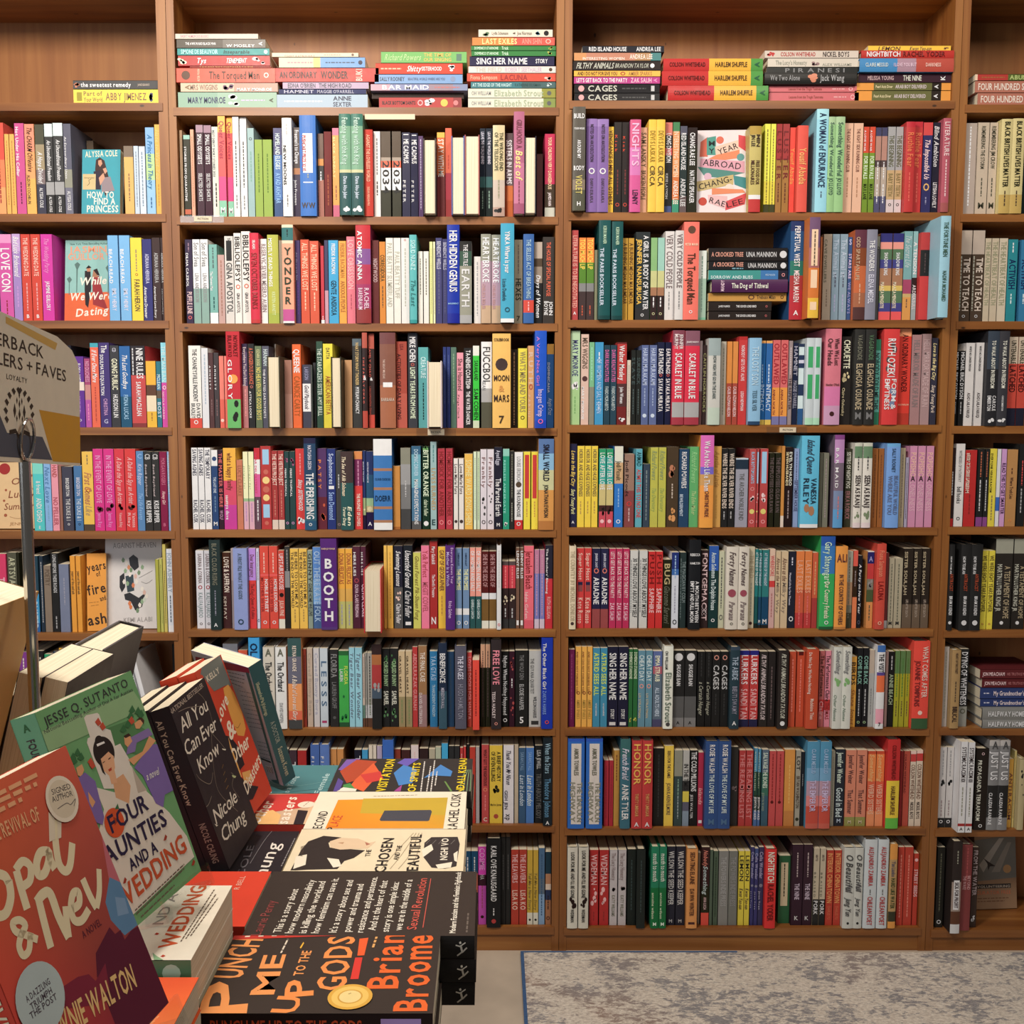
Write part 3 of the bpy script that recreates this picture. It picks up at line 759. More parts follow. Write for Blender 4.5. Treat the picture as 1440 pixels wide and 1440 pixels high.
13484 13564 4933 1a1a1a|ccc,2,64,MICHAEL ERIC DYSON|aaa,68,84,~
13556 13693 4822 d8d4d0|222,4,34,WHITE NO LONGER ENOUGH|322,60,90,ASAD LAILA FARUQI
13707 13840 4818 d8d4d0|222,4,34,WHITE NO LONGER ENOUGH|322,60,90,ASAD LAILA FARUQI
h 13853 14036 4656 3a4552@40/2a2a2e|eed,10,60,TO WALK ABOUT IN FREEDOM|eee,68,84,CAROLE EMBERTON|fff,92,96,W
h 14031 14178 4656 3a3a40|eed,10,60,TO WALK ABOUT IN FREEDOM|eee,68,84,CAROLE EMBERTON|fff,92,96,W
14169 14302 4738 ccb9a0@30/c43@80/223|332,4,30,UNTENABLE|311,32,62,LATCHED
14298 14422 4738 ccb9a0@30/c43@80/223|332,4,30,UNTENABLE|311,32,62,LATCHED
@1 4
467 622 6464 7dc@20/4cc|fff,30,48,& friend|fff,54,88,ANDI OSHO|fff,93,98,E
622 735 6464 8be|58b,10,60,/Next Love|7ac,64,86,~
719 836 6522 e9a|b55,2,20,HAND|b56,50,92,NO PELLIER
826 885 6551 965
875 1031 6561 445|ddd,18,46,BRIDGERTON|ccc,50,84,THE DUKE & I|fff,88,92,O
r8 1019 1062 6581 223
1046 1174 6551 47a|dde,18,46,BRIDGERTON|cde,50,84,THE DUKE & I|223,88,92,O
1155 1330 6351 fc4@92/543|875,4,16,~|b75,26,66,/First Comes|c43,46,52,O|b96,68,80,/Like
1307 1474 6312 d28|e9c,8,66,IN THE EVENT OF LOVE|512,68,76,W|e8c,78,96,Jenna Ray
1454 1626 6312 d28|e9c,8,66,IN THE EVENT OF LOVE|512,68,76,W|e8c,78,96,Jenna Ray
1606 1766 6312 d34|fbb,10,66,/A Duke the Spy an Artist|511,68,74,W|fbb,78,96,Vanessa Riley
1754 1925 6312 d33|fbb,10,66,/A Duke the Spy an Artist|511,68,74,W|fbb,78,96,Vanessa Riley
1921 2038 6343 58b|9cf,3,10,C|cdf,16,42,/Kris Ripper|9cf,52,86,/The Life Revamp
2026 2147 6351 333|ccc,3,10,CB|cbb,16,56,/Book Boyfriend|fff,62,90,KRIS RIPPER
2139 2255 6351 333|ccc,3,10,CB|cbb,16,56,/Book Boyfriend|fff,62,90,KRIS RIPPER
2244 2372 6351 814|c68,8,42,MORGAN ROGERS|fcc,50,66,/Honey Girl|c68,90,95,B
2345 2485 6351 9be|dff,4,54,THE LAST CHANCE LIBRARY|69c,58,88,/Freya Sampson
@2 4
2699 2789 6296 eee|445,2,34,SAVING AGNES|445,64,92,RACHEL CUSK
2789 2879 6296 eee|445,2,34,SAVING AGNES|445,64,92,RACHEL CUSK
2879 2980 6296 eee|445,2,38,THE TEMPORARY|445,64,92,RACHEL CUSK
2969 3078 6328 fff@20/247|247,6,16,@|cde,34,54,THE LAST ONE|68a,58,78,~|fff,90,96,M
3063 3149 6328 321a2a|d66,4,72,THE MASTER IS HERE|b8a,76,88,WOLF
3138 3329 6300 fb2@40/d46@70/c39|732,6,52,what a happy family|fff,58,88,saumya dave
3329 3441 6469 c75|a64,8,52,LUCY CLARKE
3400 3498 6353 eeb@60/9b8@64/dab|8a6,8,58,/Juniper Sal|b8b,66,90,~
3494 3595 6353 eeb@60/9b8@64/dab|8a6,8,58,/Juniper Sal|b8b,66,90,~
3558 3685 6300 c23@14/eee@32/d59@60/645|d36,6,56,DEAR DELEASTREET|eee,64,90,~
3648 3824 6272 b33|adf,4,22,-|c65,28,34,@|fd8,36,46,@|c65,48,56,@|fd8,58,66,@|adf,70,86,-|c65,90,95,@
3816 3910 6338 a33@88/dcb|fdc,4,44,THE VIETRI PROJECT|c76,50,84,~
3910 4008 6338 a33@88/dcb|fdc,4,44,THE VIETRI PROJECT|c76,50,84,~
3993 4071 6347 244|957,8,18,W|fff,22,58,FEBRE TROPICAL|d9c,90,94,O
4071 4158 6347 244|957,8,18,W|fff,22,58,FEBRE TROPICAL|d9c,90,94,O
4158 4308 6309 d33|e99,6,32,~|fff,38,76,/Shitty SISTERHOOD|fff,86,94,W
h 4263 4458 6159 224@6/246@50/367@90/257|dde,8,34,NATASHA DEON|fff,38,88,THE PERISHING|fff,92,96,O
4446 4604 6304 536@60/623|e83,14,50,PATSY|c53,62,96,W
4593 4728 6309 237|cdf,6,44,Sophomores|9be,54,88,Sean Desmond|fff,46,50,-
4720 4806 6338 444|ccc,30,48,~|a88,92,96,O
h 4791 4968 6347 433@40/255|edb,6,56,/The Sea of Alik Solomun|eec,70,94,/Eden Turner Dang
4979 5114 6347 d84@10/725@44/d33|c8a,12,44,~|fed,54,96,THE PROPHET OF LOVERS
5088 5200 6338 236@60/9a7@82/213|dde,14,40,BELIEVE THE LIGHT|dc9,70,80,@
@2 4
5092 5253 6346 236@30/257@60/9b8@70/ba7@78/214|dde,14,40,BELIEVE THE LIGHT WE CANNOT SEE|dc9,68,80,@|fff,90,96,A
h 5253 5519 6173 e8e8e6@16/eee@18/37b@32/a75@35/37b@53/a75@56/37b@74/a75@77/37b@89/a75@92/e8e8e6|135,38,50,CLOUD CUCKOO|135,60,70,DOERR
5519 5632 6554 c83@96/a62
5632 5777 6298 887@20/999@45/777@75/444|bbb,40,60,~
5785 5922 6272 368@10/6ab@50/479@90/555|cef,4,36,DOMINIC DRIVER|fff,40,94,MANAGING EXPECTATIONS
5934 6046 6282 132|dec,4,60,BITTER ORANGE|cdb,64,84,claire fuller|7b6,0,4,W|fff,90,96,@
6050 6143 6211 9bb|588,4,24,~|b96,30,78,LIVES BURNED|244,88,96,E
6155 6260 6306 b34|822,4,84,HOMESICK FOR ANOTHER|e88,88,95,O
6268 6369 6306 b34|822,4,84,HOMESICK FOR ANOTHER|e88,88,95,O
6377 6445 6447 e8e2da|544,8,50,Love Marie Fors|433,86,92,@
6449 6526 6447 e8e2da|544,8,50,Love Marie Fors|433,86,92,@
6530 6651 6383 eb4|fe9,8,94,SOPHIE WARD SONG SHEN
6655 6707 6352 dec|8a6,8,88,~
6703 6755 6352 cdb|8a6,8,88,~
6751 6848 6318 ddd5dd|866,10,48,Frankly|444,50,86,W|433,88,94,O
6848 6949 6318 ddd5dd|866,10,48,Frankly|444,50,86,W|433,88,94,O
6949 7065 6286 223|ccd,4,22,Ayad Eggs|fff,38,84,The Parted Earth|eee,92,97,M
7069 7174 6312 8cb@9/197|8dc,14,82,RESELESS ANKERGATE|eee,92,96,W
7158 7235 6342 2a2a28|887,4,60,~|aa9,66,90,~
7230 7355 6358 eee@88/c22|999,6,38,LOUISE ERDRICH|543,38,46,@|444,48,84,THE ROUNDHOUSE|fff,90,96,O
7359 7460 6352 ed2|c33,4,60,-|c94,64,84,~
7468 7569 6352 ed2|c33,4,60,-|c94,64,84,~
h 7569 7790 6171 57a@16/8bd@34/cc9@56/d94@90/b73|223,6,46,SMALL WORLD|333,50,86,JONATHAN EVISON
@3 4
8005 8114 6242 224|ec5,8,50,/Love in the Big City|dd9,54,84,/Sang Young Park|fff,92,96,A
8114 8219 6272 fd2|764,4,62,HORROR AND HUGE EXPENSES|b94,68,84,~
8219 8316 6272 fd2|764,4,62,HORROR AND HUGE EXPENSES|b94,68,84,~
8311 8408 6272 fd2|764,4,62,HORROR AND HUGE EXPENSES|b94,68,84,~
8420 8521 6312 196@10/2a9@45/cb7@72/422@80/c45|fff,5,52,LOVE AFTER LOVE|211,74,84,W|fcc,90,95,@
8521 8626 6312 196@10/2a9@45/cb7@72/422@80/c45|fff,5,52,LOVE AFTER LOVE|211,74,84,W|fcc,90,95,@
8634 8763 6276 ddc@20/cba577@46/27c|443,18,42,Jodi Picoult|9cf,52,76,~|fff,90,96,O
8775 8920 6383 976@50/844|322,8,58,Jodi Picoult|c33,64,72,O|caa,74,92,~
8932 9032 6312 5ab|144,4,22,AHMAD|c44,26,88,ADMIT THIS TO NO ONE
r20 9044 9117 6292 245
9040 9137 6524 345|788,10,90,~
9133 9254 6292 bcba40|896,4,40,/Richard Powers|9a5,50,80,/The Overstory
9254 9367 6292 bcba40|896,4,40,/Richard Powers|9a5,50,80,/The Overstory
r4 9367 9544 6282 4a3a28|b75,20,40,W|cba,46,64,~|d95,76,94,W
9544 9693 6312 246|eee,4,50,RICHARD POWERS|cde,58,86,BEWILDERMENT
9685 9834 6282 5a6|8c8,6,44,/Richard Powers|ac8,54,84,/The Echo Maker
h 9834 10039 6121 d6b@34/76c@42/c95@54/e93@90/fa3|fff,6,60,We Are Not Like Them|633,60,88,CHRISTINE PRIDE
10007 10148 6276 c94|a73,6,50,/Agatha of Little|b83,60,90,~
10136 10237 6308 222|dcb,6,76,WHERE THE SILVER RIVER ENDS|aaa,80,90,~
10237 10333 6308 222|dcb,6,76,WHERE THE SILVER RIVER ENDS|aaa,80,90,~
10337 10518 6443 bcd@2/234@16/999aa8|666,22,90,THE ARCHER NOBLE KIND
10527 10672 6312 b44|adf,4,44,BLACK BOTTOM SAINTS|d88,48,54,O|fdd,56,70,W|dc6,74,86,@|e99,90,96,O
@3 4
10592 10668 6312 b44|adf,4,44,-|fdd,56,70,W|dc6,74,86,@|e99,90,96,O
10681 10797 6308 b44|adf,4,44,-|fdd,56,70,W|dc6,74,86,@|e99,90,96,O
10809 10886 6369 221|655,6,80,THE EMPLOYEES OLGA RAVN
10894 10979 6369 221|655,6,80,THE EMPLOYEES OLGA RAVN
10979 11035 6272 c83@86/dcb
11031 11144 6288 211|eed,6,48,EVELYN HUGO|eda,6,48,SEVEN HUSBANDS|988,54,90,~
11156 11248 6308 889abf|557,4,40,~|446,40,80,SEPTEMBER HOUSE
h 11244 11514 6127 5bd@96/eee|345,4,40,/Island Queen|234,46,74,VANESSA RILEY|a75,76,92,W
11514 11567 6369 665
11567 11651 6369 776|988,8,88,~
h 11724 11861 6115 848@5/b8b@30/767@60/78a@80/59c|fff,14,58,BAR MAID|c77,66,90,~
11873 11989 6312 332|ccb,4,50,SISTERS OF NIGHT FOG|966,54,90,ERIKA ROBUCK
h 11989 12114 6228 c8c8b8@4/686@18/ddd8cc@94/dcc|444,16,32,~|322,38,76,SEEN AS RANJI|786,80,90,W
h 12126 12255 6228 c8c8b8@4/686@18/ddd8cc@94/dcc|444,16,32,~|322,38,76,SEEN AS RANJI|786,80,90,W
12251 12340 6308 9a5a20|742,8,88,~
12340 12441 6308 9a5a20|742,8,88,~
h 12436 12646 6236 6ad@4/7ae|345,6,34,SALLY ROONEY|679,38,84,BEAUTIFUL WORLD WHERE ARE YOU
12642 12722 6302 b0a080|876,8,88,~
12722 12771 6433 a8a0b8|544,8,88,~
12775 12888 6272 c8a|eba,8,38,POPISHO|dab,44,80,LONELINESS|322,36,44,A
12888 13004 6272 c8a|eba,8,38,POPISHO|dab,44,80,LONELINESS|322,36,44,A
13008 13121 6272 c8a|eba,8,38,POPISHO|dab,44,80,LONELINESS|322,36,44,A
@4 4
13333 13427 6300 322@90/c22|eee,30,60,~
13418 13560 6240 d8d4d0|888,8,46,WITNESSES OF PATHWAY|444,52,72,bell hooks|222,88,93,O
13551 13724 6329 b22|ecb,4,56,DISPATCHES FROM|ecb,4,50,THE VANGUARD|822,58,84,~
13733 13831 6311 222@88/848|b64,4,36,~|ccc,40,80,~
13831 13911 6311 222@88/848|b64,4,36,~|ccc,40,80,~
13893 14018 6311 dc2|221,6,56,EVERYONE VERSUS RACISM|875,60,92,~
13991 14067 6316 d8d8d8@62/36b@80/ddd
14062 14147 6316 c9c|313,18,84,READ THIS TO GET SMARTER
14138 14298 6322 b8854a|532,24,32,~|422,36,64,Where Truth Lies|d84,90,94,O
14311 14422 6244 222|c44,20,50,~|aaa,54,84,~
@1 5
-58 105 7789 d36|fbc,30,80,TEMPTRESS
117 253 7769 554|bb9,6,60,ARTSVANITY
253 292 7769 221
399 552 7818 245@50/39c@88/26a|68a,6,50,~|cef,60,96,BUSTED
564 622 7818 234|bbb,8,88,~
603 735 7954 876|654,6,30,POETRY
r10 618 704 7808 d33
723 836 7779 222|ccc,2,50,LONG BEFORE THESE ROADS|aaa,80,96,~
836 982 7935 77809a|99a,20,60,~
996 1073 7818 fa2|543,20,50,years of fire and ash
1077 1151 7818 fa2|543,20,50,years of fire and ash
2193 2248 7867 aa3
2244 2302 7857 bb5|884,8,88,~
2287 2345 7653 cb5|553,30,90,~
2349 2504 7721 e8ecf2@92/f4f4f4|9ab,4,52,JOHN ASHBERY|567,56,88,~
@2 5
2759 2879 7741 d9d8de|877,4,42,SABRINA & CORINA|a23,44,50,O|899,54,86,KALI FAJARDO|544,92,96,O
2875 2988 7741 d9d8de|877,4,42,SABRINA & CORINA|a23,44,50,O|899,54,86,KALI FAJARDO|544,92,96,O
h 2935 3111 7591 233|776,4,50,BLACK CLOUD RISING|889,56,84,~|ddd,92,97,A
3123 3269 7769 421@20/422|edc,6,52,LOVE & SAFFRON|cba,58,88,KIM FAY
3235 3295 7713 a99@40/988
h 3284 3494 7709 8a9ad0|567,6,62,A FIRST FILE WHAT THE GODS|245,86,94,O
3486 3625 7709 b8d@40/d33|745,8,36,Dear Insurgency|822,44,88,The King's Queen of Rabbits
3588 3666 7713 d8d8ec|557,4,40,~|446,86,94,O
3644 3794 7679 d43@34/e55@36/d43|eba,8,32,~|fff,40,80,NOBLE STREET|922,38,80,MOTHER SISTER|fff,90,95,O
3775 3921 7679 d43@34/e55@36/d43|eba,8,32,~|fff,40,80,HOMES EXPLODED|922,38,80,LOTTERY SISTER|fff,90,95,O
3903 4011 7741 c43@88/ddc|fdd,4,50,UPSTAIRS HOUSE|211,54,60,@|fcb,64,84,JULIA FINE
4000 4086 7684 333@30/888@50/222|999,4,30,~
4079 4210 7716 fc4|543,4,74,BE HERE TO LOVE ME AT|543,4,74,THE END OF THE WORLD|a84,76,92,~
4199 4326 7716 fc4|543,4,74,BE HERE TO LOVE ME AT|543,4,74,THE END OF THE WORLD|a84,76,92,~
4326 4405 7741 8a9a8a|333,4,40,GINNY|333,42,84,GONE HOME WE LIVE
4394 4525 7694 58c@40/7ad@70/469|bdf,5,92,OUT THERE KATE FOLK
h 4510 4743 7574 527@97/537|ec9,4,18,KAREN JOY FOWLER|fff,20,92,BOOTH S
4746 4859 7716 ea2@50/da4@66/bb6|a53,6,44,DONA FELICITAS|99a,70,96,~
4855 4960 7716 ea2@50/da4@66/bb6|a53,6,44,DONA FELICITAS|99a,70,96,~
4960 5073 7684 522036|fff,7,36,HERE LIES|ecd,46,86,OLIVIA CLARE FRIEDMAN|a45,38,45,O
5073 5163 7684 522036|fff,7,36,HERE LIES|ecd,46,86,OLIVIA CLARE
p45h 5099 5399 8013 e8e2d4c23
@2 5
5362 5446 7672 eb4|c93,8,88,~
5446 5531 7672 eb4|c93,8,88,~
5539 5668 7676 223@50/555|fff,6,48,/Swimming Lessons|ecb,54,66,W|eee,70,94,Claire Fuller
5672 5805 7667 1a2028|eee,6,50,/Unsettled Ground|ccc,54,86,/Claire Fuller|fff,92,96,-
5809 5926 7772 cc5|873,4,88,/Ghost Forest Pik-Shuen Fung
5918 6042 7672 e79|b45,6,38,Yolk Perfect|b56,44,80,MEGIT COVEL
6038 6155 7611 a22|edd,6,26,Mary Gaitskill|edd,38,64,The Devil's Treasure|fff,86,96,N
6159 6268 7688 fc2|743,4,54,GASP OF GEOGRAPHER|b83,60,84,~
h 6264 6397 7667 527|cad,3,46,Everyone Knows Your|bad,8,48,Mother Is a Witch|dbe,66,86,Rivka Galchen
6401 6498 7708 6a8ab0@75/eee@83/6a8ab0|124,6,22,DAMON GALGUT|eea,26,52,THE PROMISE|eee,90,96,O
6506 6602 7708 6a8ab0@75/eee@83/6a8ab0|124,6,22,DAMON GALGUT|eea,26,52,THE PROMISE|eee,90,96,O
6606 6687 7702 e98@60/255|fff,4,54,OF WOMEN AND SALT|cdd,64,88,GABRIELA GARCIA
6687 6771 7702 e98@60/255|fff,4,54,OF WOMEN AND SALT|cdd,64,88,GABRIELA GARCIA
6771 6876 7752 511@54/ddd@62/752@90/ddc|b88,4,46,SHE IN THE SIDE OF
6876 6981 7752 511@54/ddd@62/752@90/ddc|b88,4,46,SHE IN THE SIDE OF
h 6985 7049 7667 ddd|bbb,6,50,~|d66,92,96,O
7061 7154 7893 544@6/c34@40/322@86/333|e77,8,40,~|dca,48,66,W|bbb,70,84,~
7154 7255 7893 544@6/c34@40/322@86/333|e77,8,40,~|dca,48,66,W|bbb,70,84,~
7251 7307 7702 754|eee,4,38,LENNY ELLIS|fff,90,96,-
7311 7367 7702 754|eee,4,38,LENNY ELLIS|fff,90,96,-
7363 7508 7676 e67@90/d56|822,6,52,Jerusalem Beach|fcc,56,88,Iddo Gefen
7512 7585 7732 b79@30/77b@88/cbc|c9a,6,84,~
7585 7661 7732 b79@30/77b@88/cbc|c9a,6,84,~
7661 7782 7667 223@40/c23|fff,4,58,The Butchers' Blessing|fbb,62,88,RUTH GILLIGAN
@3 5
h 7985 8098 7676 e0cfae|ba8,6,90,THE COUNTRY BY MICHAEL DONKOR|433,91,95,@
8106 8215 7708 c33|fcb,6,40,Super Host|224,42,46,-|844,46,54,-|fcb,62,94,Kate Russo
8215 8320 7708 c33|fcb,6,40,Super Host|224,42,46,-|844,46,54,-|fcb,62,94,Kate Russo
8324 8444 7712 224@76/944|ccd,6,24,JENNIFER SAINT|d76,24,32,O|eee,36,70,ARIADNE
8444 8557 7712 224@76/944|ccd,6,24,JENNIFER SAINT|d76,24,32,O|eee,36,70,ARIADNE
8561 8662 7716 b25|fdd,4,62,LET'S GET BACK TO THE PARTY|fcd,68,90,ZAK SALIH
8662 8754 7716 b25|fdd,4,62,LET'S GET BACK TO THE PARTY|fcd,68,90,ZAK SALIH
8754 8851 7716 b25|fdd,4,62,LET'S GET BACK TO THE PARTY|fcd,68,90,ZAK SALIH
8855 8972 7742 c9c9c4|333,10,86,30 THINGS I LOVE ABOUT MYSELF|999,12,80,~
8984 9105 7742 c9c9c4|333,10,86,30 THINGS I LOVE ABOUT MYSELF|999,12,80,~
9113 9214 7756 c22|711,4,42,PUSH|fcc,48,80,SAPPHIRE
9214 9322 7756 c22|711,4,42,PUSH|fcc,48,80,SAPPHIRE
9314 9439 7869 221|ba7,6,36,BUG|665,38,92,/Giacomo Sartori
9439 9544 7768 237@22/36a@30/ccd2dc|9bd,4,34,~|222,88,96,O|99a,44,80,~
9556 9649 7768 233|788,12,66,THE MAGICIAN BY COLM|566,8,88,~
h 9685 9850 7591 1a1c20|eee,13,20,REBECCA|eee,24,28,HAMILTON|eee,46,92,A MOUTH BETWEEN EMPTY AND FULL MOON
9850 9963 7736 322|dbb,4,90,FONTGEMACHT|cbb,60,98,M
9959 10104 7676 25a@30/133|cdd,8,78,Anton Solomon The Dolphin House|eee,88,93,O
10100 10196 7752 b8ba9c|444,8,74,~|555,80,92,O
h 10196 10378 7688 d2cabb|544,6,46,/Forty Names|945,50,62,@|766,66,88,/Parwana|443,91,95,O
h 10382 10527 7688 d2cabb|544,6,46,/Forty Names|945,50,62,@|766,66,88,/Parwana|443,91,95,O
10518 10611 7692 c2b89a|a97,10,38,THE FIELD|998,44,84,~|422,92,96,@
10607 10712 7722 177@60/155@94/122|cdd,4,46,AT THE EDGE OF THE HAIGHT
@3 5
10612 10709 7732 277@60/146@96/222|cde,4,46,AT THE EDGE OF THE HAIGHT|ddd,88,95,M
10709 10813 7732 277@60/146@96/222|cde,4,46,AT THE EDGE OF THE HAIGHT|ddd,88,95,M
10809 10898 7722 d8b8a0@40/c33@48/caa09a|c55,8,34,WHEREFORE|a66,56,86,~
10894 10975 7756 cbb28c|754,8,38,/Above us the|876,40,80,/Milky Way
10975 11079 7756 cbb28c|754,8,38,/Above us the|876,40,80,/Milky Way
11079 11184 7752 1d2030|dde,8,18,~|ccd,28,70,Mutual Life by Sex Themes|eee,84,92,O
11184 11305 7752 d73@50/c53@80/b33|ea8,12,54,LAST EXILES|d66,58,96,~
11305 11418 7752 d73@50/c53@80/b33|ea8,12,54,LAST EXILES|d66,58,96,~
11410 11506 7772 c53@60/a33|d96,12,56,~
h 11522 11732 7543 25a@10/37b@40/2a5@97/253|dfd,6,50,Gary Shteyngart|eec,48,88,Our Country Friends|fff,90,95,O
h 11740 11909 7682 e93@97/b73|633,8,20,ALI|533,34,94,IN THE COUNTRY OF OTHERS
11889 11985 7752 aa9@40/a86@70/776@80/443|776,8,88,~
11985 12058 7742 d54@20/321@60/d74|988,26,46,~
12054 12171 7812 1a1a22|ddd,12,80,/A Party on New Year|556,88,96,O
12066 12138 7923 1a1a22
12183 12312 7752 fff@1/226@16/b33@36/776@50/453@66/c84|99c,6,14,A|888,36,50,W|554,70,90,~
h 12287 12449 7647 c43@92/b43|e86,8,38,Fiona Sampson|811,44,66,LACUNA|eb9,90,95,O
12436 12493 7772 733@90/bbb
12485 12573 7853 a89e84|665,8,92,~|333,90,96,M
12569 12686 7853 a89e84|665,8,92,~|333,90,96,M
12690 12831 7712 2a221c@70/654|ba8,4,58,SISTER SOULJAH|a98,64,86,LIFE AFTER DEATH
12831 12952 7712 2a221c@70/654|ba8,4,58,SISTER SOULJAH|a98,64,86,LIFE AFTER DEATH
12952 13069 7712 2a221c@70/654|ba8,4,58,SISTER SOULJAH|a98,64,86,LIFE AFTER DEATH
@4 5
13284 13333 7811 ddd
h 13311 13480 7656 222|eee,14,34,HOW TO BE AN|a42,34,54,ANTIRACIST|eee,60,82,IBRAM X KENDI|ccc,88,94,@
h 13498 13644 7656 222|eee,14,34,HOW TO BE AN|a42,34,54,ANTIRACIST|eee,60,82,IBRAM X KENDI|ccc,88,94,@
h 13644 13804 7656 222|eee,14,34,HOW TO BE AN|a42,34,54,ANTIRACIST|eee,60,82,IBRAM X KENDI|ccc,88,94,@
13782 13889 7744 dc2|542,6,78,WE WERE EIGHT YEARS IN POWER|a43,92,95,O
13880 13978 7744 dc2|542,6,78,WE WERE EIGHT YEARS IN POWER|a43,92,95,O
13978 14231 7578 998@16/2a2622|a97,30,88,A TESTAMENT OF HOPE|bba,28,80,MARTIN LUTHER KING JR|ddd,91,95,@
14236 14422 7578 998@16/2a2622|a97,30,88,A TESTAMENT OF HOPE|bba,28,80,MARTIN LUTHER KING JR|ddd,91,95,@
@1 6
l13 1923 1956 9144 ccc|543,8,88,~
l13 1956 1979 9144 223
l13 1979 2008 9258 236|99a,8,88,~
l13 2014 2073 9258 ddd|234,20,80,THE POETRY
l13h 2097 2159 9238 ddd
r70 2435 2521 9060 222|ccc,30,70,~
@2 6
2741 2916 9107 222|eee,4,30,T
r30 3142 3358 9053 c9cdd4
r10 3358 3492 9143 d53
h 3503 3658 8966 3ae|124,6,80,OLGA DREAMS
h 3705 3864 9098 d0c8b8|333,18,54,The Orchard|999,68,92,DAVID HOPEN|665,1,12,A
h 3878 4030 9098 e8e8e4|333,18,54,The Orchard|999,68,92,DAVID HOPEN|665,1,12,A
h 4052 4250 8977 355@20/667@50/e95@80/d64@90/444|edc,8,36,REYNA GRANDE|fed,40,90,/A Ballad of Love and Glory
4254 4315 9125 832|322,8,88,~
4319 4402 9116 c0ac98|a98,6,86,Cursed Bunny Bora
4409 4496 9116 ccc8c8|aab,6,86,Cursed Bunny Bora
4500 4615 9116 c0ccd4|4a6a8a,6,84,LESSS|a36,92,95,-
4637 4767 9134 2a2a2a|888,6,36,FLORIDA|777,42,76,LAUREN GROFF|555,86,90,@
4760 4929 9152 263@6/3a4@94/253|cd4,20,44,FLORIDA|eee,24,40,LAUREN|163,48,96,W
4890 5012 9107 9cdff0|678,6,90,/Tiger Bear Wonder
4973 5110 9107 9cdff0|678,6,90,/Tiger Bear Wonder
5085 5171 9197 cbb8a8@70/687@88/643|433,4,60,~
@2 6
5100 5185 9183 aaa69c@70/ccc@88/643|333,4,60,~|564,62,84,~
5144 5249 9183 aaa69c@70/ccc@88/643|333,4,60,~|564,62,84,~
h 5221 5386 9062 322@12/a63@24/a33@52/456@64/222|999,40,56,W
5354 5487 9122 222|474,4,30,W|9b8,16,48,CURSED BUNNY|ddc,54,72,SAMUEL|585,74,97,W
5479 5603 9118 222|474,4,30,W|9b8,16,48,CURSED BUNNY|ddc,54,72,SAMUEL|585,74,97,W
5603 5700 9158 c9b086@60/9a8a60|432,6,56,GRAVEL HEART|785,64,96,~
5704 5801 9158 c9b086@60/9a8a60|432,6,56,GRAVEL HEART|785,64,96,~
5797 5877 9098 b33|d88,8,80,ABDULRAZAK GURNAH
5881 6006 9082 9a7048@60/977|edc,8,44,THE FINAL CASE|dcc,58,96,DAVID GUTERSON
6042 6155 9158 27a|bdf,6,38,YAA GYASI|acd,44,86,TRANSCENDENT KINGDOM
h 6167 6284 9042 1d2c44@56/356|fff,12,46,BENEFICENCE|aab,52,76,MEREDITH HALL
6288 6389 9162 246|345,8,88,~
h 6397 6558 9082 556|ccd,12,40,THE PAGES|889,46,88,HUGO HAMILTON
6566 6638 9173 c44@20/b43|e99,6,90,LOVES DOORS FOR HANYA
p15 6642 6743 9283 e43|822,14,80,~
6755 6824 9062 c97@28/221|544,8,88,~
6824 6896 9062 c97@28/221|544,8,88,~
h 6904 7049 8993 332a2c|e89,12,50,FREE LOVE|dcc,58,88,TESSA HADLEY|e98,92,96,O
7049 7158 9158 111|ccc,6,84,Nights When Nothing Happened|ddd,88,94,O
7158 7239 9158 312|a44,4,30,W|ddd,36,48,~|a44,56,96,W
7243 7428 9146 1d1d1c|777,6,38,THE WOLF DEN|aaa,44,78,ELODIE HARPER|fff,86,96,5
7436 7609 9152 b9b9b4|666,10,56,THE GUYANA QUARTET|444,60,88,WILSON HARRIS|333,92,97,-
h 7613 7778 8961 13a|fff,6,56,The Other Black Girl|79d,58,84,ZAKIYA HARRIS|d43,90,95,O
@3 6
7993 8082 9132 614|836,6,90,~
8090 8175 9092 fb4|732,6,58,AND I DO NOT FORGIVE YOU|a83,66,90,AMBER SPARKS|722,55,60,O
8175 8255 9092 fb4|732,6,58,AND I DO NOT FORGIVE YOU|a83,66,90,AMBER SPARKS|722,55,60,O
8255 8336 9092 fb4|732,6,58,AND I DO NOT FORGIVE YOU|a83,66,90,AMBER SPARKS|722,55,60,O
8328 8444 9112 38a|cd4,6,60,ASTRID SEES ALL|eee,70,86,NATALIE STANDIFORD
8432 8553 9112 38a|cd4,6,60,ASTRID SEES ALL|eee,70,86,NATALIE STANDIFORD
8529 8706 9092 1c1c34|ddd,8,66,SING HER NAME|ddd,78,90,STORY|ccc,94,98,-
8674 8851 9092 1c1c34|ddd,8,66,SING HER NAME|ddd,78,90,STORY|ccc,94,98,-
8823 8899 9128 263|cdb,4,38,DOMENICO STARNONE|bb4,88,95,W
8899 8976 9128 263|cdb,4,38,DOMENICO STARNONE|bb4,88,95,W
8960 9081 9148 5a8a9e|dee,6,40,CHEAT DAY|e98,43,50,O|c9b48a,56,88,LIV STRATMAN
9065 9181 9148 5a8a9e|dee,6,40,CHEAT DAY|e98,43,50,O|c9b48a,56,88,LIV STRATMAN
9169 9310 9156 569@20/a56@30/567@90/446|eec,6,40,EMMA STRAUB|cde,48,86,ALL ADULTS HERE
h 9330 9463 9082 e4e6d8|333,6,28,OH WILLIAM|676,32,92,Elizabeth Strout|444,92,97,@
9455 9624 9148 222@60/555@88/777|ccc,2,15,@|ddd,18,46,SHUGGIE BAIN|222,92,97,A
9624 9794 9148 222@60/555@88/777|ccc,2,15,@|ddd,18,46,SHUGGIE BAIN|222,92,97,A
9802 9918 9162 191919|333,2,34,~|998,40,84,/a Certain Hunger
9910 10015 9162 191919|333,2,34,~|998,40,84,/a Certain Hunger
